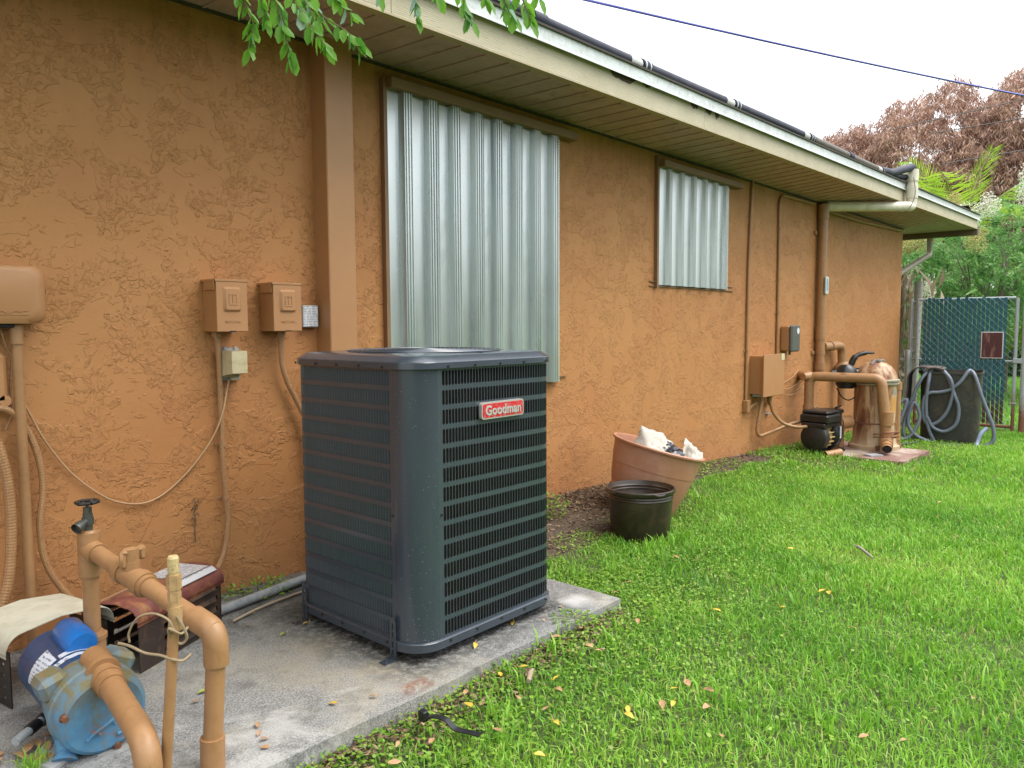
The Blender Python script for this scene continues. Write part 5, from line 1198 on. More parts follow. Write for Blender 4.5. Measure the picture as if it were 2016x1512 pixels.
path2 = [hp_(-.12, .05, .02), hp_(-.19, .06, .20), hp_(-.215, .055, .45), hp_(-.20, .05, .68), hp_(-.18, -.01, .795), hp_(-.12, -.05, .80), hp_(-.04, .02, .77), hp_(.045, .05, .55), hp_(.09, .05, .40), hp_(.07, .055, .24), hp_(-.03, .06, .155), hp_(-.14, .06, .19), hp_(-.20, .065, .30)]
q.tube(spline(path2, 8), .019, 9)
path3 = [hp_(-.12, .09, .02), hp_(-.30, .10, .10), hp_(-.38, .09, .24), hp_(-.33, .07, .45), hp_(-.27, .07, .30), hp_(-.33, .10, .12), hp_(-.42, .13, .05), hp_(-.52, .16, .10), hp_(-.56, .14, .28), hp_(-.50, .10, .40), hp_(-.40, .08, .48), hp_(-.44, .12, .30), hp_(-.50, .16, .12), hp_(-.58, .16, .10), hp_(-.60, .18, .03), hp_(-.45, .22, .018), hp_(-.2, .26, .018)]
q.tube(spline(path3, 8), .019, 9); q.obj('lower_loops', HOSE, t, 60)
q = MB(); q.tube(spline([hp_(.35, .08, .22), hp_(.30, .12, .16), hp_(.27, .16, .06), hp_(.27, .26, .018), hp_(.26, .42, .018)], 6), .020, 9); q.obj('hose_end', M('lighter_hose_end', (.24, .28, .42), .45), t, 60)
t = thing('garden_hose', 'thin dark hose trailing over the ground between the filter pad and the trash can', 'hose', (8.6, 2.1, -.15))
q = MB(); q.tube(spline([(8.05, 2.30, gz(8.05, 2.3) + .015), (8.5, 2.22, gz(8.5, 2.2) + .015), (8.9, 2.15, gz(8.9, 2.15) + .015), (9.1, 2.35, gz(9.1, 2.3) + .015)], 8), .013, 7); q.obj('hose', M('dark_hose', (.06, .065, .07), .5), t, 60)
t = thing('rolled_mat', 'brown ribbed doormat bent over the left rim of the trash can', 'mat', hp_(-.28, 0, .8))
q = MB(); prof = [(.0 + .0, .36)]
arc = [(-.40, .44), (-.40, .52), (-.395, .62)] + [(-.265 - .13 * math.cos(a), .70 + .125 * math.sin(a)) for a in np.linspace(.1, PI * .62, 9)] + [(-.14, .82), (-.06, .80)]
vs = []; n = len(arc)
for off in (0, .014):
    for d in (-.42, -.2, .04):
        for i, (a, z) in enumerate(arc):
            pa, pb = arc[max(0, i - 1)], arc[min(n - 1, i + 1)]; nn = Vector((-(pb[1] - pa[1]), (pb[0] - pa[0]))).normalized()
            vs.append(hp_(a + nn.x * off, d, z + nn.y * off))
fs = []
for o in (0, 3 * n):
    for j in range(2): fs += [(o + j * n + k, o + j * n + k + 1, o + (j + 1) * n + k + 1, o + (j + 1) * n + k) for k in range(n - 1)]
for k in range(n - 1): fs += [(2 * n + k, 2 * n + k + 1, 5 * n + k + 1, 5 * n + k)]
fs += [(0, n, 4 * n, 3 * n), (n, 2 * n, 5 * n, 4 * n)]
q.add(vs, fs)
m_, tt, bb = nodes_of('ribbed_brown_rubber'); v_ = coords(tt); wv = N(tt, 'ShaderNodeTexWave', Scale=26.0, Distortion=.6); wv.bands_direction = 'Z'; tt.links.new(v_, wv.inputs['Vector'])
tt.links.new(mixc(tt, wv.outputs['Fac'], (.030, .022, .020), (.095, .072, .062)), bb.inputs['Base Color']); bb.inputs['Roughness'].default_value = .8; bump(tt, bb, wv.outputs['Fac'], .6, .006)
q.obj('mat', m_, t, 40)

# ------------------------------------------------------------ gate, posts, fence
GX = 11.15; GTOP = 1.40
GALVP = M('galvanised_pipe', (.34, .36, .36), .45, .5, dirt=(.20, .19, .17), dfac=.5, dscale=8)
def postmat():
    m, t, b_ = nodes_of('rusting_gate_pipe'); v = coords(t); sep = t.nodes.new('ShaderNodeSeparateXYZ'); t.links.new(v, sep.inputs[0])
    mr = t.nodes.new('ShaderNodeMapRange'); mr.inputs[1].default_value = .40; mr.inputs[2].default_value = -.05
    t.links.new(math_(t, 'ADD', sep.outputs[2], math_(t, 'MULTIPLY', noise_(t, v, 14, 5), .35)), mr.inputs[0]); mr.inputs[1].default_value = .70; mr.inputs[2].default_value = .42
    t.links.new(mixc(t, mr.outputs[0], (.33, .36, .37), (.19, .075, .045)), b_.inputs['Base Color']); b_.inputs['Roughness'].default_value = .6; return m
GPM = postmat()
def slatmat():
    m, t, b_ = nodes_of('blue_green_privacy_slat'); v = coords(t); sep = t.nodes.new('ShaderNodeSeparateXYZ'); t.links.new(v, sep.inputs[0])
    mr = t.nodes.new('ShaderNodeMapRange'); t.links.new(math_(t, 'ADD', sep.outputs[2], math_(t, 'MULTIPLY', noise_(t, v, 12, 5), .3)), mr.inputs[0]); mr.inputs[1].default_value = .66; mr.inputs[2].default_value = .38
    c0 = mixc(t, noise_(t, v, 3, 3), (.005, .070, .105), (.012, .110, .140))
    t.links.new(mixc(t, mr.outputs[0], c0, (.085, .035, .026)), b_.inputs['Base Color']); b_.inputs['Roughness'].default_value = .45; return m
SLAT = slatmat()
gate = thing('gate', 'chain link gate filled with upright blue-green privacy slats, rusty along the bottom', 'gate', (GX, 2.15, -.25))
YA, YB = 1.66, 2.745
q = MB(); q.cyl((GX, YA, GTOP), (GX, YB, GTOP), .018, 12); q.cyl((GX, YA, -.19), (GX, YB, -.19), .020, 12); q.cyl((GX, YB, -.24), (GX, YB, GTOP), .020, 12); q.cyl((GX, YA - .02, -.24), (GX, YA - .02, GTOP), .020, 12); q.cyl((GX + .01, YA, .62), (GX + .01, YB, .62), .014, 10); q.obj('frame', GPM, gate, 60)
NSL = 20; ys = np.linspace(YA + .10, YB - .09, NSL); proto = None
for i, y in enumerate(ys):
    q = MB()
    if proto is None:
        q.cbox((GX - .0225, y - .0195, -.16), (GX - .0185, y + .0195, GTOP + .010), .002); proto = q.obj('slat', SLAT, gate, 0, loc=(0, 0, 0)); y0_ = y
    else:
        c_ = link_copy(proto, gate, (0, y - y0_, random.uniform(-.012, .018))); c_.rotation_euler = (random.uniform(-.006, .006), 0, random.uniform(-.12, .12)) if False else (0, 0, 0); c_.scale = (1, 1, 1)
q = MB(); step = .085
nd = int((GTOP + .16) / step)
def wire(q, p0, p1): q.tube([p0, p1], .0018, 4, cap=False)
y = YA
L_ = GTOP + .16
for sgn in (1, -1):
    s0 = YA - L_ if sgn > 0 else YA
    y = s0
    while y < YB + (L_ if sgn < 0 else 0):
        # line y + sgn*t, z=-.16+t
        t0, t1 = 0.0, L_
        if sgn > 0: lo, hi = max(0, YA - y), min(L_, YB - y)
        else: lo, hi = max(0, y - YB), min(L_, y - YA)
        if hi - lo > .02: q.tube([(GX - .025 - .002 * (sgn > 0), y + sgn * lo, -.16 + lo), (GX - .025 - .002 * (sgn > 0), y + sgn * hi, -.16 + hi)], .0020, 4, cap=False)
        y += step
q.obj('chain_link', M('light_mesh_wire', (.20, .30, .31), .4, .5), gate, kind='stuff')
sg = thing('sign', 'small faded dark red sign with a white edge hung on the blue gate', 'sign', (GX - .03, 1.88, .8))
q = MB(); q.cbox((GX - .040, 1.765, .655), (GX - .026, 2.005, .985), .002); q.obj('border', M('white_sign_edge', (.62, .60, .60), .5), sg)
m_, tt, bb = nodes_of('faded_red_sign'); v_ = coords(tt, (1, 1, .22)); tt.links.new(mixc(tt, ramp(tt, noise_(tt, v_, 22, 4, .7), [(.50, 0.0), (.72, 1.0)]), (.075, .018, .020), (.26, .15, .12)), bb.inputs['Base Color']); bb.inputs['Roughness'].default_value = .6
q = MB(); q.box((GX - .0412, 1.775, .665), (GX - .0402, 1.995, .975)); q.obj('face', m_, sg)
t = thing('fence_post', 'thick grey capped post right beside the far corner of the house', 'post', (11.12, 2.84, -.3))
q = MB(); q.cyl((11.17, 2.855, -.35), (11.17, 2.855, .72), .037, 18); q.obj('post', GALVP, t, 50)
q = MB(); q.lathe([(.046, -.10), (.046, .0), (.036, .018), (.012, .026), (0, .027)], (11.17, 2.855, .72), 18); q.obj('cap', GALVP, t, 40)
q = MB(); q.cyl((11.17, 2.855, .60), (11.17, 2.855, .635), .043, 18); q.cbox((11.15, 2.865, .60), (11.19, 2.945, .635), .003); q.obj('clamp', GPM, t, 40)
t = thing('fence_post', 'tall grey ladder-like hinge post left of the gate slats', 'post', (GX, 2.79, -.3))
q = MB(); q.cyl((GX + .03, 2.835, -.3), (GX + .03, 2.835, GTOP + .02), .026, 14); q.cyl((GX + .03, 2.765, .55), (GX + .03, 2.765, GTOP), .012, 10); q.obj('uprights', GALVP, t, 50)
for z in (.62, .72, .90, 1.10, 1.28, 1.375):
    q = MB(); q.cyl((GX + .03, 2.75, z), (GX + .03, 2.865, z), .012, 8); q.obj('hinge_band', GALVP, t, 50)
t = thing('fence_post', 'tall galvanised latch post at the right edge of the photo', 'post', (GX, 1.55, -.3))
q = MB(); q.cyl((GX, 1.545, -.35), (GX, 1.545, GTOP + .10), .034, 16); q.lathe([(.038, 0), (.03, .03), (0, .045)], (GX, 1.545, GTOP + .10), 14); q.obj('post', GPM, t, 50)
q = MB(); q.cbox((GX - .04, 1.56, .60), (GX - .02, 1.66, .66), .004); q.obj('latch', GPM, t)
q = MB(); q.cyl((GX - .02, 1.60, .10), (GX - .02, 1.68, .10), .012, 8); q.obj('latch', GPM, t)
fen = thing('fence', 'grey chain link fence running right from the latch post', 'fence', (GX, 0, -.3))
q = MB(); q.cyl((GX, 1.5, GTOP - .02), (GX, -4.0, GTOP - .02), .016, 10); q.obj('top_rail', GALVP, fen, 60)
q = MB(); y = 1.5
for sgn in (1, -1):
    y = -4.0 - (1.6 if sgn > 0 else 0)
    while y < 1.5 + (1.6 if sgn < 0 else 0):
        lo, hi = (max(0, -4 - y), min(1.6, 1.5 - y)) if sgn > 0 else (max(0, y - 1.5), min(1.6, y + 4))
        if hi - lo > .03: q.tube([(GX + .02, y + sgn * lo, -.24 + lo), (GX + .02, y + sgn * hi, -.24 + hi)], .0018, 3, cap=False)
        y += .085
q.obj('chain_link', GALVP, fen, kind='stuff')
for y in (-.6, -2.8):
    q = MB(); q.cyl((GX, y, -.35), (GX, y, GTOP), .025, 12); q.obj('line_post', GALVP, fen, 60)

# ------------------------------------------------------------ vegetation helpers
def mesh_np(name, verts, faces_list, var, mat, parent=None, smooth=False, **props):
    """faces_list: list of int arrays (n,k); var: per-vertex float"""
    me = bpy.data.meshes.new(name); verts = np.asarray(verts, np.float32)
    if parent is not None:
        org = V(0, 0, 0); q = parent
        while q is not None: org += q.location; q = q.parent
        verts = verts - np.array(org, np.float32)
    me.vertices.add(len(verts)); me.vertices.foreach_set('co', verts.ravel())
    loops = np.concatenate([f.ravel() for f in faces_list]); tot = np.concatenate([np.full(len(f), f.shape[1]) for f in faces_list])
    me.loops.add(len(loops)); me.loops.foreach_set('vertex_index', loops.astype(np.int32))
    me.polygons.add(len(tot)); me.polygons.foreach_set('loop_start', np.concatenate([[0], np.cumsum(tot)[:-1]]).astype(np.int32))
    me.update(calc_edges=True)
    if smooth: me.shade_smooth()
    a = me.attributes.new('var', 'FLOAT', 'POINT'); a.data.foreach_set('value', np.asarray(var, np.float32))
    me.materials.append(mat); o = bpy.data.objects.new(name, me); COL.objects.link(o)
    if parent is not None: o.parent = parent
    for k, v in props.items(): o[k] = v
    return o
def nrm(a): return a / np.maximum(1e-9, np.linalg.norm(a, axis=-1, keepdims=True))
def leaf_arrays(P, D, L, W, var, fold=.15, mid=.45, curl=0.0, side=None):
    n = len(P); D = nrm(D)
    if side is None: side = np.cross(D, RNG.normal(size=(n, 3)))
    S = nrm(side); Nn = np.cross(D, S); L = np.broadcast_to(np.asarray(L, float), (n,))[:, None]; W = np.broadcast_to(np.asarray(W, float), (n,))[:, None]
    a = P; t = P + D * L - Nn * L * curl; m = P + D * L * mid
    b_ = m + S * W / 2 + Nn * W * fold; c = m - S * W / 2 + Nn * W * fold
    vs = np.stack([a, b_, t, c], 1).reshape(-1, 3); i = np.arange(n)[:, None] * 4
    return vs, np.concatenate([i, i + 1, i + 2, i + 3], 1), np.repeat(var, 4)
def oval_arrays(P, D, S, L, W, var, fold=.12):
    """rounder six-sided leaf with a midrib fold"""
    n = len(P); D = nrm(D); S = nrm(S - D * (S * D).sum(1, keepdims=True)); Nn = np.cross(D, S); L = L[:, None]; W = W[:, None]
    p = [P, P + D * L * .28 + S * W * .46 + Nn * W * fold, P + D * L * .68 + S * W * .42 + Nn * W * fold, P + D * L, P + D * L * .68 - S * W * .42 + Nn * W * fold, P + D * L * .28 - S * W * .46 + Nn * W * fold]
    vs = np.stack(p, 1).reshape(-1, 3); i = np.arange(n)[:, None] * 6
    f1 = np.concatenate([i, i + 1, i + 2, i + 3], 1); f2 = np.concatenate([i, i + 3, i + 4, i + 5], 1)
    return vs, np.concatenate([f1, f2]), np.repeat(var, 6)

# ------------------------------------------------------------ lawn
def vnoise(x, y, s, seed=0): return np.array([noise.noise(V(a * s, b_ * s, seed)) for a, b_ in zip(x, y)])
XT = np.array([-4, 1.2, 2.2, 5, 7, 9, 11, 16, 40.]); ZL = np.array([-.06, -.058, -.04, -.075, -.125, -.18, -.27, -.30, -.30])
XW = np.array([-4, 2.0, 3.0, 3.9, 5.2, 6.8, 9, 11, 16.]); ZW = np.array([-.01, -.01, .025, .03, -.01, -.07, -.16, -.25, -.3])
def gznp(x, y):
    k = np.clip((y - 2.1) / .8, 0, 1); k = k * k * (3 - 2 * k) * (x < 12)
    return np.interp(x, XT, ZL) * (1 - k) + np.interp(x, XW, ZW) * k
def blocked(x, y):
    b_ = (x < SX1 + .01) & (y > SY0 - .004)
    b_ |= (np.hypot(x - 3.512, y - 2.20) < .15) | (np.hypot(x - 3.93, y - 2.46) < .16)
    b_ |= (x > 7.12) & (x < 8.0) & (y > 1.83) & (y < 2.70)
    b_ |= ((np.abs(x - 9.46) < .27) & (np.abs(y - 1.97) < .27)) | ((y > YW - .01) & (x < 11.1))
    return b_
def cover(x, y):
    """0..1 share of ground that grass covers"""
    wd = YW - y; n = vnoise(x, y, 2.3); n2 = vnoise(x, y, 7, 5)
    g = np.ones_like(x)
    bare = np.where((x > 2.4) & (x < 3.9), .68, np.where(x < 5.2, .32, .32)) + .12 * n
    near = (x < 11.1)
    g = np.where(near & (wd < bare), np.clip((wd - bare) / .10 + .9 * (n2 + n > .35), 0, 1) * .6, g)
    g = np.where(near & (wd >= bare) & (wd < bare + .30), .55 + .45 * (n2 > -.1), g)
    se = SY0 - y
    g = np.where((x < SX1 + .1) & (se > 0) & (se < .16), .25 + .35 * (n2 > .1), g)
    g = np.where((x > 6.4) & (x < 10.2) & (y > 1.72) & (y < 2.95), .35, g)
    return g
bl_v, bl_q, bl_t, bl_a = [], [], [], []
off = 0
def blades(x, y, h, w_, lean=.55, va=None, z=None):
    global off
    n = len(x); z = gznp(x, y) - .004 if z is None else z
    az = RNG.uniform(0, 2 * PI, n); ln = RNG.uniform(.1, 1, n) * lean; fa = az + RNG.normal(0, .5, n) + PI / 2
    d = np.stack([np.cos(az), np.sin(az)], 1); s = np.stack([np.cos(fa), np.sin(fa), np.zeros(n)], 1)
    B = np.stack([x, y, z], 1); w_ = w_[:, None]
    M1 = B + np.stack([d[:, 0] * ln * h * .35, d[:, 1] * ln * h * .35, h * .60], 1)
    T1 = B + np.stack([d[:, 0] * ln * h * 1.05, d[:, 1] * ln * h * 1.05, h * (1.0 - .35 * ln)], 1)
    vs = np.stack([B - s * w_ * .4, B + s * w_ * .4, M1 + s * w_ * .5, M1 - s * w_ * .5, T1], 1).reshape(-1, 3)
    i = np.arange(n)[:, None] * 5 + off
    va = RNG.beta(2, 2.4, n) if va is None else va
    bl_v.append(vs); bl_q.append(np.concatenate([i, i + 1, i + 2, i + 3], 1)); bl_t.append(np.concatenate([i + 3, i + 2, i + 4], 1)); bl_a.append(np.repeat(va, 5)); off += n * 5
def scatter(n, x0, x1, y0, y1, w0, w1, h0, h1, keep=None, lean=.6):
    x = RNG.uniform(x0, x1, n); y = RNG.uniform(y0, y1, n)
    # only what the lens or a step to its side could see
    ang_ = np.arctan2(y, x); k = (ang_ < 1.30) & (ang_ > -.28) & ~blocked(x, y) & (np.hypot(x, y) > .55)
    x, y = x[k], y[k]
    c = cover(x, y) if x0 < 11.2 else np.ones_like(x); k = RNG.random(len(x)) < c; x, y = x[k], y[k]
    pn = vnoise(x, y, .9, 9) * .55 + vnoise(x, y, 3.2, 2) * .45
    va = np.clip(.42 + pn * .55 + RNG.normal(0, .20, len(x)), 0, .84); dead = RNG.random(len(x)) < .035; va[dead] = .95
    hh = RNG.uniform(h0, h1, len(x)) * (1 + .45 * vnoise(x, y, 2.1, 7)); blades(x, y, hh, RNG.uniform(w0, w1, len(x)), lean, va)
scatter(110000, .4, 3.2, -.9, 2.9, .0022, .0048, .020, .050, lean=1.0)
scatter(120000, 3.2, 6.2, -1.7, 2.95, .003, .0060, .025, .056, lean=.9)
scatter(95000, 6.2, 11.3, -3.2, 2.95, .0045, .0095, .030, .065, lean=.7)
scatter(50000, 11.3, 26, -7, 7, .010, .024, .05, .10, lean=.6)
# taller tufts here and there
nt_ = 300; tx = RNG.uniform(1.2, 9, nt_); ty = RNG.uniform(-1.5, 2.5, nt_)
for cx_, cy_ in list(zip(tx, ty)) + [(3.45 + .03 * i, 1.99 - .002 * i) for i in range(-6, 7)] + [(3.40 + .2 * math.sin(i), 2.03 - .02 * (i % 3)) for i in range(6)]:
    n = 10; x = cx_ + RNG.normal(0, .02, n); y = cy_ + RNG.normal(0, .02, n); k = ~blocked(x, y); x, y = x[k], y[k]
    if len(x) and (YW - cy_ > .35): blades(x, y, RNG.uniform(.05, .10, len(x)), RNG.uniform(.004, .008, len(x)), .7, RNG.uniform(.25, .75, len(x)))
mesh_np('grass', np.concatenate(bl_v), [np.concatenate(bl_q), np.concatenate(bl_t)], np.concatenate(bl_a), GRASS, None, True, kind='stuff', label='bright green lawn grass running along the house to the gate', category='grass')

# creeping broad-leaved weeds among the grass
def weeds(n, x0, x1, y0, y1, fn, r0, r1):
    x = RNG.uniform(x0, x1, n); y = RNG.uniform(y0, y1, n); k = ~blocked(x, y); x, y = x[k], y[k]
    k = RNG.random(len(x)) < fn(x, y); x, y = x[k], y[k]; n = len(x)
    P = np.stack([x, y, gznp(x, y) + RNG.uniform(.004, .030, n)], 1); D = nrm(np.stack([RNG.normal(size=n), RNG.normal(size=n), RNG.uniform(-.1, .45, n)], 1))
    S = np.cross(D, np.array([0, 0, 1.])) + RNG.normal(0, .25, (n, 3)); r = RNG.uniform(r0, r1, n)
    return oval_arrays(P, D, S, r, r * RNG.uniform(.6, .95, n), np.clip(.45 + .3 * vnoise(x, y, 3, 1) + RNG.normal(0, .22, n), 0, 1), .08)
parts = [weeds(26000, .9, 3.0, .5, 2.0, lambda x, y: np.exp(-np.maximum(0, SY0 - y) / .32) * .9, .008, .017),
         weeds(15000, 2.56, 4.6, 1.4, 2.6, lambda x, y: .75 * (vnoise(x, y, 3.2, 3) > -.10) * (y < 2.45), .008, .016),
         weeds(14000, 5.0, 11.0, 2.0, 2.9, lambda x, y: .8 * (vnoise(x, y, 2.2, 3) > -.15), .011, .022),
         weeds(9000, 6.6, 10.5, 1.3, 2.9, lambda x, y: .9 * (vnoise(x, y, 2.5, 6) > -.2), .012, .024),
         weeds(9000, .8, 6, -.8, 1.5, lambda x, y: .6 * (vnoise(x, y, 2.0, 8) > .05), .008, .016)]
o_ = 0; vv, ff, aa = [], [], []
for v_, f_, a_ in parts: vv.append(v_); ff.append(f_ + o_); aa.append(a_); o_ += len(v_)
mesh_np('ground_weeds', np.concatenate(vv), [np.concatenate(ff)], np.concatenate(aa), CLOVER, None, False, kind='stuff', label='small round-leaved creeping weeds along the slab and the wall', category='weeds')

# leaf litter and wood crumbs on bare soil
def litter(n, fx, r0, r1):
    x, y, z = fx(n); k = ~blocked(x, y) | (z > -.001); x, y, z = x[k], y[k], z[k]; n = len(x)
    P = np.stack([x, y, z + RNG.uniform(.001, .010, n)], 1); D = nrm(np.stack([RNG.normal(size=n), RNG.normal(size=n), RNG.normal(0, .22, n)], 1))
    S = np.cross(D, np.array([0, 0, 1.])) + RNG.normal(0, .3, (n, 3)); r = RNG.uniform(r0, r1, n); return oval_arrays(P, D, S, r, r * RNG.uniform(.25, .6, n), RNG.random(n), .15)
def f1(n): x = RNG.uniform(2.56, 4.2, n); y = YW - np.abs(RNG.normal(0, .30, n)); return x, y, gznp(x, y)
def f2(n): x = RNG.uniform(4.2, 11, n); y = YW - np.abs(RNG.normal(0, .13, n)); return x, y, gznp(x, y)
def f3(n): x = RNG.uniform(.8, 2.5, n); y = SY0 - np.abs(RNG.normal(.02, .09, n)); return x, y, gznp(x, y) + .006
def f4(n): x = RNG.uniform(1.2, 2.5, n); y = YW - np.abs(RNG.normal(0, .03, n)) - .01; return x, y, np.full(n, .002)
def f5(n): x = RNG.uniform(6.6, 9.8, n); y = RNG.uniform(2.3, 2.94, n); return x, y, gznp(x, y)
parts = [litter(5200, f1, .006, .030), litter(4500, f2, .008, .034), litter(1500, f3, .008, .032), litter(500, f4, .005, .018), litter(1200, f5, .015, .045)]
o_ = 0; vv, ff, aa = [], [], []
for v_, f_, a_ in parts: vv.append(v_); ff.append(f_ + o_); aa.append(a_); o_ += len(v_)
mesh_np('leaf_litter', np.concatenate(vv), [np.concatenate(ff)], np.concatenate(aa), LITTER, None, False, kind='stuff', label='brown leaf litter and crumbs on bare soil at the foot of the wall', category='litter')

# fallen leaves one can count
FY1 = M('fallen_yellow', (.62, .42, .05), .5, dirt=(.40, .18, .05), dfac=.6, dscale=60, vary=.2); FB1 = M('fallen_tan', (.42, .24, .12), .6, dirt=(.20, .09, .04), dfac=.6, dscale=60, vary=.25); FG1 = M('fallen_lime', (.36, .45, .06), .5)
def fleaf(name, x, y, z, L, mat, label, group, seed):
    rnd = random.Random(seed); t = MB(); W_ = L * rnd.uniform(.38, .55); a = rnd.uniform(0, 2 * PI); tilt = rnd.uniform(-.35, .35); cup = rnd.uniform(.1, .5)
    m_ = Matrix.Translation((x, y, z)) @ Matrix.Rotation(a, 4, 'Z') @ Matrix.Rotation(tilt, 4, 'X') @ Matrix.Rotation(rnd.uniform(-.25, .25), 4, 'Y'); n = 6
    vs = []
    for k in range(n + 1):
        u = k / n; w_ = W_ * .5 * math.sin(PI * min(1, u * 1.02)) ** .7; zz = .12 * L * math.sin(PI * u) * cup * 2
        vs += [m_ @ V((u - .5) * L, -w_, zz + w_ * cup), m_ @ V((u - .5) * L, 0, zz), m_ @ V((u - .5) * L, w_, zz + w_ * cup)]
    fs = []
    for k in range(n): fs += [(3 * k, 3 * k + 1, 3 * k + 4, 3 * k + 3), (3 * k + 1, 3 * k + 2, 3 * k + 5, 3 * k + 4)]
    t.add(vs, fs); t.tube([m_ @ V(-.5 * L, 0, 0), m_ @ V(-.66 * L, .03 * L, .01)], .0008, 4)
    o = MB(); o.v = t.v; o.f = t.f; ob = o.obj(name, mat, None, 60); c_ = V(x, y, z)
    for v in ob.data.vertices: v.co -= c_
    ob.location = c_; ob['label'] = label; ob['category'] = 'leaf'; ob['group'] = group
yl = [(2.703, 1.343), (3.76, 1.471), (2.029, 1.14), (1.941, 1.098), (1.829, 1.182), (1.799, 1.159), (1.835, 1.59), (1.751, 1.615), (1.842, 1.456), (1.487, 1.233), (3.235, 1.129), (3.229, 1.098), (2.921, 1.172), (1.636, 1.295)]
br = [(2.11, 1.524), (2.414, 1.52), (3.254, 1.837), (2.092, 1.134), (1.922, 1.121), (2.087, 1.059), (1.992, 1.018), (1.802, 1.529), (2.78, 1.792), (2.095, 1.66), (2.105, 1.60), (1.794, 1.41), (1.583, 1.532), (1.676, 1.473), (1.684, 1.371), (2.571, .446), (2.166, .53), (2.121, .619), (1.88, .915), (5.496, 1.187), (1.508, 1.401), (1.433, 1.486), (2.218, 1.64), (2.098, 1.476), (2.031, 1.553), (2.62, 1.75), (1.35, 1.50), (1.28, 1.56), (1.40, 1.60), (1.22, 1.50), (1.60, 1.62), (4.6, .9), (3.5, .6), (2.9, .9)]
for i, (x, y) in enumerate(yl): fleaf('fallen_leaf', x, y, gz(x, y) + .030, random.uniform(.030, .042), FY1, 'small yellow fallen leaf lying on the lawn', 'yellow leaves fallen on the lawn', i)
fleaf('fallen_leaf', 1.542, 1.551, gz(1.54, 1.55) + .035, .062, FY1, 'large curled golden leaf on the weeds close to the slab edge', 'yellow leaves fallen on the lawn', 91)
for i, (x, y) in enumerate(br): fleaf('fallen_leaf', x, y, gz(x, y) + .026, random.uniform(.026, .045), FB1, 'small tan or brown fallen leaf lying on the lawn', 'brown leaves fallen on the lawn', 30 + i)
for i, (x, y) in enumerate([(1.259, 1.824), (1.815, 1.791), (2.05, 1.825), (1.549, 2.403)]): fleaf('fallen_leaf', x, y, .006, random.uniform(.028, .040), FY1, 'small yellow fallen leaf lying on the concrete slab', 'yellow leaves on the slab', 70 + i)
for i, (x, y) in enumerate([(1.436, 2.371), (1.044, 2.178)]): fleaf('fallen_leaf', x, y, .006, .036, FG1, 'yellow-green fallen leaf lying on the concrete left of the air conditioner', 'lime leaves on the slab', 80 + i)
for i, (x, y) in enumerate([(1.0, 2.135), (1.047, 1.878), (1.029, 1.834), (1.022, 1.797), (1.004, 1.76), (1.361, 1.767), (.784, 2.014), (1.032, 2.318), (1.476, 2.64), (1.589, 2.70), (1.40, 2.55), (2.30, 1.80), (2.15, 1.76)]): fleaf('fallen_leaf', x, y, .006, random.uniform(.018, .032), FB1, 'small brown fallen leaf lying on the concrete slab', 'brown leaves on the slab', 100 + i)
for i in range(16):
    a = random.uniform(.50, .67); y = random.uniform(2.10, 2.26); fleaf('fallen_leaf', a, y, .008 + .004 * (i % 3), random.uniform(.03, .055), FB1, 'brown dead leaf in the pile left of the blue pump', 'dead leaves piled left of the blue pump', 200 + i)
t = thing('stick', 'short pale stick lying on the weeds near the slab edge', 'stick', (1.8, 1.53, -.02)); q = MB(); q.tube([(1.835, 1.55, -.012), (1.80, 1.53, -.005), (1.762, 1.505, -.01)], [.006, .009, .008], 7); q.obj('stick', M('pale_stick', (.32, .24, .17), .8), t, 60)
t = thing('stick', 'forked grey twig lying on the open lawn', 'stick', (3.93, 1.16, -.04)); q = MB(); q.tube([(4.03, 1.25, -.03), (3.98, 1.213, -.02), (3.90, 1.15, -.022), (3.86, 1.11, -.03)], [.003, .007, .007, .004], 6); q.obj('twig', M('grey_twig', (.28, .24, .20), .85), t, 60)
t = thing('plastic_strap', 'black bent plastic strap lying in the weeds beside the slab', 'strap', (1.40, 1.49, -.03))
q = MB(); pts = spline([(1.372, 1.585, -.020), (1.380, 1.565, -.004), (1.392, 1.535, .012), (1.404, 1.50, .010), (1.410, 1.47, -.008), (1.425, 1.44, -.012), (1.438, 1.40, -.012)], 6)
vs = []
for p in pts: vs += [p + V(-.010, -.003, 0), p + V(.010, .003, 0), p + V(.010, .003, .003), p + V(-.010, -.003, .003)]
n = len(pts); q.add(vs, [(4 * i + k, 4 * i + (k + 1) % 4, 4 * i + 4 + (k + 1) % 4, 4 * i + 4 + k) for i in range(n - 1) for k in range(4)] + [(0, 1, 2, 3), (4 * n - 4, 4 * n - 1, 4 * n - 2, 4 * n - 3)]); q.cbox((1.375, 1.56, -.01), (1.395, 1.585, .02), .002); q.obj('strap', BLACK, t)
t = thing('stone', 'small pale broken slab of stone beside the leaf pile at the lower left corner', 'stone', (.60, 2.10, 0))
q = MB(); q.prism([(.575, 2.13), (.60, 2.06), (.655, 2.09), (.66, 2.17), (.62, 2.20)], 2, .0, .012); q.obj('stone', M('pale_stone', (.42, .42, .43), .8, bumps=.4), t)

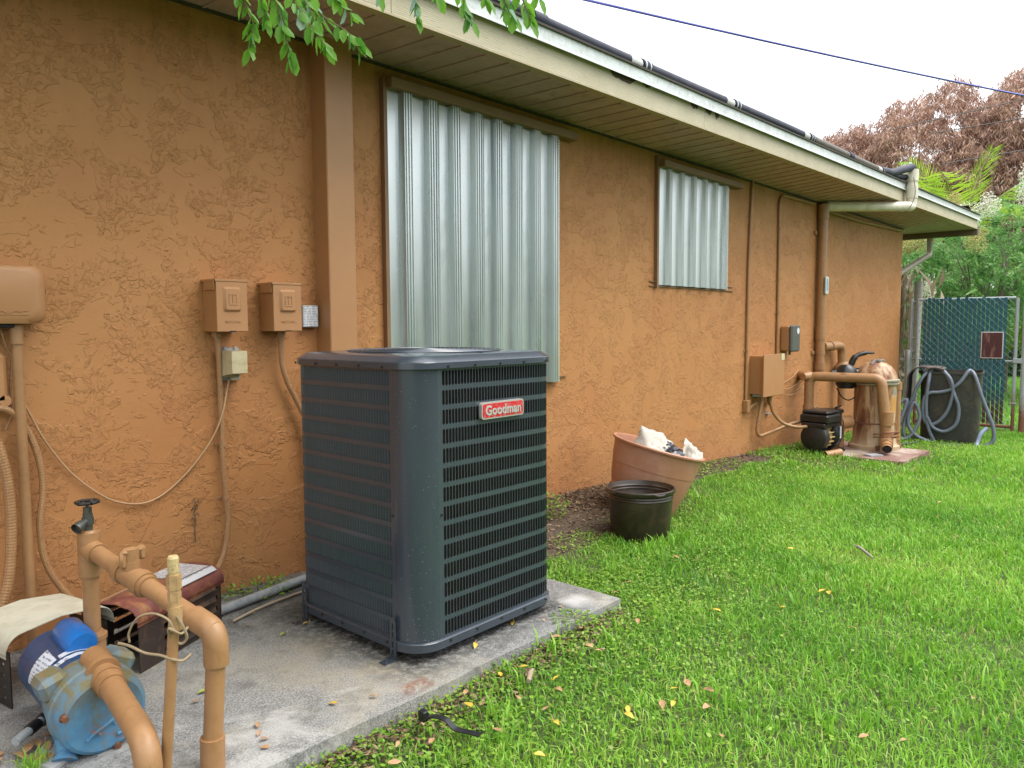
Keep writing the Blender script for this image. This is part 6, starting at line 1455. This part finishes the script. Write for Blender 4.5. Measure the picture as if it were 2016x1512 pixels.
# ------------------------------------------------------------ small plants
def weedplant(label, x, y, z, n, r, h, mat, name='weed', seed=0, ls=1.0):
    t = thing(name, label, 'weed', (x, y, z)); rg = np.random.default_rng(seed)
    A = rg.uniform(0, 2 * PI, n); rr = r * np.sqrt(rg.random(n)); P = np.stack([x + rr * np.cos(A), y + rr * np.sin(A), z + rg.uniform(0, h, n)], 1); k = P[:, 1] < YW - .01; P = P[k]; n = len(P)
    D = nrm(np.stack([np.cos(A[k]), np.sin(A[k]), rg.uniform(-.2, .5, n)], 1) + rg.normal(0, .35, (n, 3))); S = np.cross(D, np.array([0, 0, 1.])) + rg.normal(0, .3, (n, 3)); L = rg.uniform(.018, .042, n) * ls
    v_, f_, a_ = oval_arrays(P, D, S, L, L * .5, rg.random(n) * .8); mesh_np('leaves', v_, [f_], a_, mat, t, False, kind='stuff')
    q = MB()
    for i in range(0, min(n, 24)): q.tube([(x + .2 * (P[i][0] - x), y + .2 * (P[i][1] - y), z), tuple(P[i])], .0012, 4)
    q.obj('stems', M('weed_stem', (.14, .16, .05), .7), t, kind='stuff')
weedplant('bushy low weed against the wall left of the black pot', 3.32, 2.70, .02, 240, .12, .11, CLOVER, seed=3, ls=.7)
weedplant('dry-tipped straggly weed against the wall behind the low bushy weed', 3.36, 2.86, .02, 50, .06, .19, STRAW, seed=4)
weedplant('dark green weeds sprouting between the grey pipe and the wall', 1.62, 2.86, .0, 260, .14, .04, CLOVER, seed=5, ls=.55)
weedplant('creeping runner of weed lying over the right front edge of the slab', 2.24, 1.69, .003, 130, .085, .008, CLOVER, seed=6, ls=.45)
t = thing('grass_tuft', 'pale green grass tuft at the lower left corner of the photo', 'grass tuft', (.565, 2.13, 0))
n0 = len(bl_v); off = 0; bl_v, bl_q, bl_t, bl_a = [], [], [], []
x = .572 + RNG.normal(0, .018, 90); y = 2.115 + RNG.normal(0, .018, 90); blades(x, y, RNG.uniform(.03, .06, 90), RNG.uniform(.0015, .003, 90), 1.2, RNG.uniform(.5, .84, 90), z=np.full(90, .001))
mesh_np('blades', np.concatenate(bl_v), [np.concatenate(bl_q), np.concatenate(bl_t)], np.concatenate(bl_a), GRASS, t, True, kind='stuff')

# ------------------------------------------------------------ hanging branch in front of the lens and its unseen crown, spread to shade the left wall
TWIGS = [
   [(0.866,1.559,1.851),(0.879,1.536,1.787),(0.89,1.517,1.733),(0.88,1.523,1.685),(0.87,1.531,1.653)] ,
   [(0.872,1.441,1.808),(0.885,1.419,1.747),(0.892,1.405,1.695),(0.897,1.393,1.644),(0.898,1.388,1.603)] ,
   [(0.928,1.456,1.831),(0.942,1.433,1.767),(0.958,1.41,1.725),(0.976,1.385,1.683),(0.982,1.374,1.651)] ,
   [(0.897,1.336,1.795),(0.901,1.324,1.735),(0.918,1.301,1.701),(0.943,1.27,1.676),(0.958,1.251,1.651),(0.973,1.231,1.636)] ,
   [(1.046,1.479,1.876),(1.058,1.46,1.825),(1.078,1.433,1.792),(1.094,1.414,1.78)] ,
   [(1.122,1.396,1.887),(1.124,1.386,1.831),(1.119,1.387,1.786)] ,
   [(1.098,1.266,1.84),(1.105,1.252,1.787),(1.107,1.244,1.745),(1.105,1.242,1.703)] ,
   [(1.239,1.342,1.909),(1.243,1.33,1.851),(1.243,1.327,1.817)] ,
   [(1.168,1.187,1.84),(1.173,1.174,1.776),(1.181,1.16,1.734),(1.182,1.155,1.697)] ,
   [(1.271,1.228,1.886),(1.279,1.212,1.824),(1.292,1.194,1.796)] ,
   [(1.186,1.089,1.816),(1.191,1.076,1.755),(1.2,1.063,1.724),(1.203,1.056,1.703)] ,
   [(1.246,1.1,1.839),(1.256,1.081,1.776),(1.264,1.067,1.733),(1.267,1.06,1.702)] ,
   [(1.31,1.106,1.862),(1.319,1.089,1.802),(1.327,1.077,1.78)] ,
   [(0.97,1.645,1.911),(0.977,1.628,1.842),(0.982,1.618,1.796),(0.983,1.611,1.749)] ,
   [(1.016,1.593,1.911),(1.042,1.555,1.841),(1.055,1.535,1.795),(1.058,1.526,1.749)] ,
]

LM = leafy('hanging_leaf', (.065, .230, .022), (.220, .480, .045), .5, c3=(.34, .52, .40))
t = thing('overhanging_tree', 'leafy green branch tips with oval leaflets hanging into the top of the photo', 'tree', (-1.6, -.9, -.05))
q = MB(); q.tube(spline([(-1.6, -.9, -.1), (-1.55, -.85, 1.2), (-1.3, -.6, 2.3), (-.6, .1, 2.9), (.2, .8, 3.0)], 6), [.09] * 12 + [.06] * 6 + [.035] * 7, 10); q.tube(spline([(-1.3, -.6, 2.3), (-1.6, .3, 3.2), (-1.2, 1.0, 3.6)], 5), .04, 8); q.obj('trunk', BARK, t, 60)
q = MB(); P, D, S, L, Wd, Va = [], [], [], [], [], []
for tw in TWIGS:
    tw = tw[:-1]; pts = spline(tw, 6); q.tube(pts, [.0022 - .0012 * i / len(pts) for i in range(len(pts))], 5)
    rs = resample(pts, .013)
    for i, p in enumerate(rs[3:]):
        tn = (rs[min(len(rs) - 1, i + 4)] - rs[i + 3]) if i + 4 < len(rs) else (rs[-1] - rs[-2]); tn = tn.normalized()
        for sg in (-1, 1):
            if random.random() < .25: continue
            sv = V(.745, -.66, 0) * sg * random.uniform(.5, 1) + V(.66, .745, 0) * random.uniform(-.8, .8)
            d_ = (sv * .75 + tn * .7 + V(0, 0, -random.uniform(.2, 1.6))).normalized(); P.append(p); D.append(d_); S.append(V(random.uniform(-1, 1), random.uniform(-1, 1), random.uniform(-.6, .6)))
            L.append(random.uniform(.022, .046)); Wd.append(L[-1] * random.uniform(.42, .60)); Va.append(random.random())
    P.append(rs[-1]); D.append((rs[-1] - rs[-3]).normalized()); S.append(V(1, -.3, .2)); L.append(.042); Wd.append(.016); Va.append(.5)
q.obj('twigs', M('green_twig', (.16, .13, .06), .7), t, kind='stuff')
v_, f_, a_ = oval_arrays(np.array(P), np.array(D), np.array(S), np.array(L), np.array(Wd), np.array(Va), .16); mesh_np('hanging_leaves', v_, [f_], a_, LM, t, False, kind='stuff')
n = 11000; U_ = nrm(RNG.normal(size=(n, 3))) * (RNG.random((n, 1)) ** .4); C0 = np.array([-.05, .85, 3.85]); P = C0 + U_ * np.array([2.1, 2.0, .95])
k = ~((P[:, 2] < 1.1 + 1.0 * np.hypot(P[:, 0], P[:, 1]) * .62 + .15) & (P[:, 0] > -.5)); P = P[k]; n = len(P); D = nrm(RNG.normal(size=(n, 3)) + np.array([0, 0, -.6]))
v_, f_, a_ = leaf_arrays(P, D, RNG.uniform(.06, .12, n), RNG.uniform(.03, .05, n), RNG.random(n)); mesh_np('crown', v_, [f_], a_, LM, t, False, kind='stuff')

# ------------------------------------------------------------ trees and shrubs beyond the gate
def crown_points(n, c, r, rg, shell=.55, lump=.35, s=.6):
    u = nrm(rg.normal(size=(n, 3))); rad = shell + (1 - shell) * rg.random((n, 1)) ** .6
    lm = np.array([noise.noise(V(*(p * 2.2 / s * .6)) + V(c[0], 0, 0)) for p in u])[:, None]
    return np.array(c) + u * rad * (1 + lump * lm) * np.array(r), u
rg = np.random.default_rng(11)
t = thing('mango_tree', 'broad tree with dead drooping rust-brown leaves rising behind the roof', 'tree', (28.5, 3.0, -.3))
q = MB(); q.tube([(28.5, 3.0, -.3), (28.4, 3.1, 2.2)], [.28, .22], 10)
for i in range(14):
    a = i * .9; q.tube(spline([(28.4, 3.1, 2.0), (28.4 + 1.8 * math.cos(a), 3.1 + 2.2 * math.sin(a), 3.6 + .3 * (i % 3)), (28.4 + 3.2 * math.cos(a), 3.1 + 4.2 * math.sin(a), 5.2 + .6 * (i % 4))], 5), [.12 - .008 * k for k in range(11)], 6)
q.obj('trunk', BARK, t, 60)
cl = []
for c, r, n in (((26.3, 6.2, 5.5), (2.4, 2.6, 2.6), 2600), ((27.0, 3.2, 5.75), (3.0, 3.0, 2.9), 3200), ((25.8, 8.6, 5.75), (1.6, 1.45, 1.5), 1100), ((26.6, 1.3, 5.8), (2.4, 2.4, 3.0), 1900), ((28.0, -.6, 5.2), (3.0, 3.0, 3.0), 1900), ((25.4, 4.4, 4.2), (1.8, 2.8, 1.8), 1300)):
    p, _ = crown_points(n, c, r, rg, .72, .30); cl.append(p)
cl = np.concatenate(cl); cl = cl[(cl[:, 0] < 28.2) | (rg.random(len(cl)) < .25)]; cl = cl[cl[:, 2] > 1.9]
m = 17; n = len(cl) * m
P = np.repeat(cl, m, 0) + rg.normal(0, .07, (n, 3)); A = rg.uniform(0, 2 * PI, n); D = nrm(np.stack([np.cos(A) * .55, np.sin(A) * .55, -rg.uniform(.25, 1.3, n)], 1))
v_, f_, a_ = leaf_arrays(P, D, rg.uniform(.13, .24, n), rg.uniform(.024, .042, n), np.clip(np.repeat(rg.random(len(cl)) * .5, m) + rg.random(n) * .5, 0, 1), .2, .5, .15); mesh_np('crown', v_, [f_], a_, DEADL, t, False, kind='stuff')
gc = np.concatenate([np.array([24.7, 3.0, 4.3]) + rg.normal(0, 1, (60, 3)) * np.array([.3, .55, .3]), np.array([24.9, 5.9, 3.1]) + rg.normal(0, 1, (80, 3)) * np.array([.3, .8, .35]), np.array([25.5, 1.6, 3.9]) + rg.normal(0, 1, (60, 3)) * np.array([.3, .8, .35])])
m = 10; n = len(gc) * m; P = np.repeat(gc, m, 0) + rg.normal(0, .05, (n, 3)); D = nrm(rg.normal(size=(n, 3)) + np.array([0, 0, -.2]))
v_, f_, a_ = leaf_arrays(P, D, rg.uniform(.16, .26, n), rg.uniform(.04, .06, n), rg.random(n)); mesh_np('green_regrowth', v_, [f_], a_, HEDGE, t, False, kind='stuff')

def frond(t, base, tip, rise, L, n, mat, seed, droop=.6, w_=.035):
    rg = np.random.default_rng(seed); base = Vector(base); tip = Vector(tip); mid = (base + tip) / 2 + V(0, 0, rise)
    pts = [base * (1 - u) ** 2 + mid * 2 * u * (1 - u) + tip * u * u for u in np.linspace(0, 1, 14)]
    q = MB(); q.tube(pts, [.022 * (1 - .8 * i / 13) for i in range(14)], 5); r_ = q.obj('frond', mat if False else M('frond_rib', (.28, .34, .08), .5), t, 60)
    P, D, S = [], [], []; 
    rs = resample(pts, (tip - base).length / n)
    for i, p in enumerate(rs[2:-1]):
        T_ = (rs[i + 3] - rs[i + 1]).normalized(); sd = T_.cross(V(0, 0, 1)); sd = sd.normalized() if sd.length > .05 else V(0, 1, 0)
        for sg in (-1, 1): P.append(p); D.append(sd * sg * .8 + T_ * .75 + V(0, 0, -droop * rg.uniform(.2, 1))); S.append(T_ + V(0, 0, .3))
    P = np.array(P); n_ = len(P); env = np.sin(PI * np.clip(np.repeat(np.linspace(.12, .93, n_ // 2), 2), 0, 1)) ** .5
    v_, f_, a_ = leaf_arrays(P, np.array(D), L * env * rg.uniform(.85, 1.1, n_), w_, np.clip(rg.normal(.5, .2, n_), 0, 1), .1, .35, .1, np.array(S))
    o = mesh_np('leaflets', v_, [f_], a_, mat, r_, False, kind='stuff'); return r_
t = thing('coconut_palm', 'palm with bright yellow-green fronds showing just above the end of the roof', 'palm', (19.8, 4.4, -.3))
q = MB(); q.tube(spline([(19.8, 4.4, -.4), (19.7, 4.3, 1.4), (19.7, 4.1, 2.9)], 6), .11, 10); q.obj('trunk', BARK, t, 60)
for i, (tip, rise) in enumerate((((18.9, 4.95, 4.7), .5), ((19.5, 3.45, 4.85), .45), ((20.0, 2.2, 4.15), .9), ((18.4, 4.2, 4.3), .7), ((18.2, 5.5, 3.4), .9), ((18.7, 2.6, 3.3), .9), ((21, 5.2, 4.5), .6))):
    frond(t, (19.7, 4.1, 2.9), tip, rise, .75, 44, PALM, 40 + i, .35 if i < 2 else .7)
for j, (px_, py_, lab, s_) in enumerate(((17.6, 2.75, 'low yellow-green palm glimpsed between the shrub stems above the gate', 1.0), (18.2, 4.6, 'low green palm behind the shrubs beside the house corner', .9), (18.0, .9, 'bushy low palm behind the gate near the right edge', 1.0))):
    t = thing('small_palm', lab, 'palm', (px_, py_, -.3)); q = MB(); q.tube([(px_, py_, -.35), (px_, py_, .5)], .05, 8); q.obj('stem', BARK, t, 60)
    for i in range(9):
        a = i * 2 * PI / 9 + j; frond(t, (px_, py_, .45), (px_ + 1.0 * s_ * math.cos(a), py_ + 1.0 * s_ * math.sin(a), 1.35 + .45 * (i % 3)), .55, .48, 26, PALM, 80 + 10 * j + i, .5, .03)

def shrub(label, x, y, h, rx, ry, seed, ncl=120, bl=(), leafm=SHRUBG):
    t = thing('flowering_shrub', label, 'shrub', (x, y, -.3)); rg = np.random.default_rng(seed); q = MB(); tips = []
    for i in range(8):
        a = i * 2 * PI / 8 + rg.random(); r0 = rg.uniform(.3, .8)
        p = [(x + .12 * math.cos(a), y + .12 * math.sin(a), -.35), (x + .30 * rx * math.cos(a), y + .3 * ry * math.sin(a), h * .30), (x + r0 * rx * math.cos(a), y + r0 * ry * math.sin(a), h * .62)]
        s_ = spline(p, 5); q.tube(s_, [.035 * (1 - .05 * k) for k in range(len(s_))], 6); tips.append(s_[-1])
        for k in range(3):
            b_ = a + rg.normal(0, .8); e_ = V(x + rg.uniform(.4, 1) * rx * math.cos(b_), y + rg.uniform(.4, 1) * ry * math.sin(b_), h * rg.uniform(.65, .95)); q.tube([s_[7 if len(s_) > 7 else -1], (Vector(s_[-1]) + e_) / 2 + V(0, 0, .1), e_], [.018, .012, .005], 5)
    q.obj('stems', BARK, t, 60)
    c = np.array([x, y, h * .70]); R3 = np.array([rx, ry, h * .36]); cp, u = crown_points(ncl, c, R3, rg, .35, .45)
    P, D, Va = [], [], []
    for p0, uu in zip(cp, u):
        for s_ in range(5):
            d0 = nrm(uu + rg.normal(0, .55, 3) + np.array([0, 0, .1])); Ls = rg.uniform(.25, .5); sd = nrm(np.cross(d0, rg.normal(size=3))); bright = rg.random() * .45
            for k in range(13):
                uq = (k + 1) / 13; p = p0 + d0 * Ls * uq + np.array([0, 0, -.12 * uq * uq])
                for sg in (-1, 1): P.append(p); D.append(sd * sg + d0 * .5 + np.array([0, 0, -.15]) + rg.normal(0, .15, 3)); Va.append(min(1, bright + rg.random() * .5))
    P = np.array(P); n = len(P); v_, f_, a_ = leaf_arrays(P, np.array(D), rg.uniform(.045, .075, n), rg.uniform(.022, .034, n), np.array(Va), .15); mesh_np('foliage', v_, [f_], a_, leafm, t, False, kind='stuff')
    for bx, by, bz, br_, kind_ in bl:
        n = 620; br_ *= 1.25; bx -= .25; uu = nrm(rg.normal(size=(n, 3))); rr = br_ * rg.random((n, 1)) ** .5; P = np.array([bx, by, bz]) + uu * rr * np.array([1, 1, 1.25]); P[:, 2] += rg.normal(0, .01, n)
        v_, f_, a_ = leaf_arrays(P, uu + rg.normal(0, .5, (n, 3)), rg.uniform(.018, .038, n), rg.uniform(.014, .030, n), rg.random(n), .1); mesh_np('blossom', v_, [f_], a_, BLOOM if kind_ else YBLOOM, t, False, kind='stuff')
shrub('white flowering shrub just right of the house corner, above the left half of the gate', 15.4, 4.15, 2.35, 1.3, 1.0, 31, 150, [(14.4, 3.72, 1.74, .12, 1), (14.6, 3.85, 1.30, .09, 1), (14.3, 3.35, 1.62, .11, 1), (14.5, 3.75, 2.42, .12, 0), (14.5, 3.5, 2.46, .13, 0), (14.6, 3.25, 2.75, .15, 1)])
shrub('flowering shrub with yellow seed heads above the right half of the gate', 16.0, 2.95, 2.75, 1.3, 1.1, 32, 170, [(14.6, 2.72, 2.45, .15, 0), (14.7, 2.88, 2.82, .17, 1), (15.0, 3.15, 3.10, .12, 0), (14.9, 2.62, 3.0, .14, 1)])
shrub('tall flowering shrub cut by the right edge of the photo', 16.8, 1.7, 3.3, 1.4, 1.2, 33, 180, [(15.7, 2.15, 3.55, .16, 1), (15.6, 2.2, 3.25, .14, 1), (15.8, 2.0, 3.0, .16, 0), (15.7, 2.15, 1.9, .12, 0)])
shrub('plain green shrub farther back behind the yellow-flowered one', 18.8, 3.3, 2.6, 1.4, 1.6, 34, 130)
shrub('green shrub beyond the right edge, next to the tall flowering one', 17.2, -.4, 3.0, 1.5, 1.4, 35, 120)
# thick dark mass behind everything, plus an unseen hedge added to shade the wall
def hedge(label, x0, x1, y0, y1, h, n, ls, seed, mat=HEDGE):
    t = thing('hedge', label, 'hedge', ((x0 + x1) / 2, (y0 + y1) / 2, -.3)); rg = np.random.default_rng(seed)
    q = MB(); q.box((x0 + .5, y0 + .5, -.4), (x1 - .5, y1 - .5, h * .72)); q.obj('inner_branches', M('hedge_depth', (.020, .035, .012), .95), t)
    P = np.stack([rg.uniform(x0, x1, n), rg.uniform(y0, y1, n), rg.uniform(-.25, h, n)], 1); hx = np.array([h * (.80 + .30 * noise.noise(V(a * .35, b_ * .35, seed))) for a, b_ in P[:, :2]]); P[:, 2] = np.minimum(P[:, 2], hx * (1 - .12 * rg.random(n)))
    D = nrm(rg.normal(size=(n, 3)) + np.array([0, 0, -.1])); va = np.clip([.4 + .6 * noise.noise(V(*(p * .9))) for p in P] + rg.normal(0, .2, n), 0, 1)
    v_, f_, a_ = leaf_arrays(P, D, rg.uniform(ls * .7, ls * 1.3, n), rg.uniform(ls * .3, ls * .5, n), va); mesh_np('foliage', v_, [f_], a_, mat, t, False, kind='stuff')
hedge('tall dense hedge closing the view behind the flowering shrubs', 22.5, 24.5, -6, 11, 2.5, 24000, .17, 21)
hedge('long dark hedge added out of view behind the camera to shade the upper wall', -14, 26, -14.5, -12, 3.6, 9000, .42, 22, leafy('unseen_hedge_leaf', (.045, .075, .035), (.14, .19, .085), .3))
# dry banana-like clump and a ringed trunk by the far corner
t = thing('dry_banana_plant', 'clump of withered straw-coloured leaves hanging behind the far house corner', 'plant', (13.1, 3.55, -.3))
q = MB(); q.tube([(13.1, 3.50, -.35), (13.15, 3.48, 1.9)], .07, 10); q.obj('stem', BARK, t, 60)
rg = np.random.default_rng(5); n = 170; P = np.stack([13.1 + rg.normal(0, .16, n), 3.45 + rg.normal(0, .22, n), rg.uniform(.4, 2.1, n)], 1); D = nrm(np.stack([rg.normal(0, .35, n), rg.normal(0, .45, n), -np.ones(n)], 1))
v_, f_, a_ = leaf_arrays(P, D, rg.uniform(.25, .65, n), rg.uniform(.03, .09, n), rg.random(n), .3, .5, .15); mesh_np('withered_leaves', v_, [f_], a_, STRAW, t, False, kind='stuff')
t = thing('palm_trunk', 'slim pale ringed trunk standing just left of the gate', 'tree trunk', (12.7, 3.17, -.3))
q = MB(); pts = [(12.72, 3.17 - .02 * z, z) for z in np.arange(-.35, 1.75, .03)]; q.tube(pts, [.062 + .004 * (i % 2) for i in range(len(pts))], 12); q.obj('trunk', M('ringed_bark', (.36, .34, .30), .85, dirt=(.16, .15, .12), dfac=.6, dscale=14), t, 50)

# ------------------------------------------------------------ overhead cables
def wireline(label, a, b_, r, mat, sag=.1):
    t = thing('overhead_cable', label, 'cable', a); a = Vector(a); b_ = Vector(b_); q = MB()
    q.tube([a.lerp(b_, u) - V(0, 0, sag * 4 * u * (1 - u)) for u in np.linspace(0, 1, 21)], r, 6); q.obj('cable', mat, t, 60)
CBL = M('dark_blue_cable', (.10, .11, .45), .5); CBK = M('black_cable', (.03, .03, .033), .5)
d0 = V(8.094, 4.923, 4.893); d1 = V(15.762, 2.375, 5.191); dd = d1 - d0
wireline('blue-black cable crossing the white sky at the top right', d0 - dd * .8, d1 + dd * 1.6, .015, CBL, .25)
for lab, p, q_ in (('highest of the three dark cables in front of the brown tree', (21.164, 5.45, 6.002), (23.008, 3.449, 6.616)), ('middle one of the three dark cables in front of the brown tree', (21.825, 4.692, 5.871), (22.98, 3.427, 6.151)), ('lowest of the three dark cables in front of the brown tree', (21.947, 4.468, 5.117), (22.932, 3.39, 5.361))):
    p = Vector(p); q_ = Vector(q_); d = (q_ - p).normalized(); wireline(lab, p - d * .6, q_ + d * 9, .011, CBK, .0)
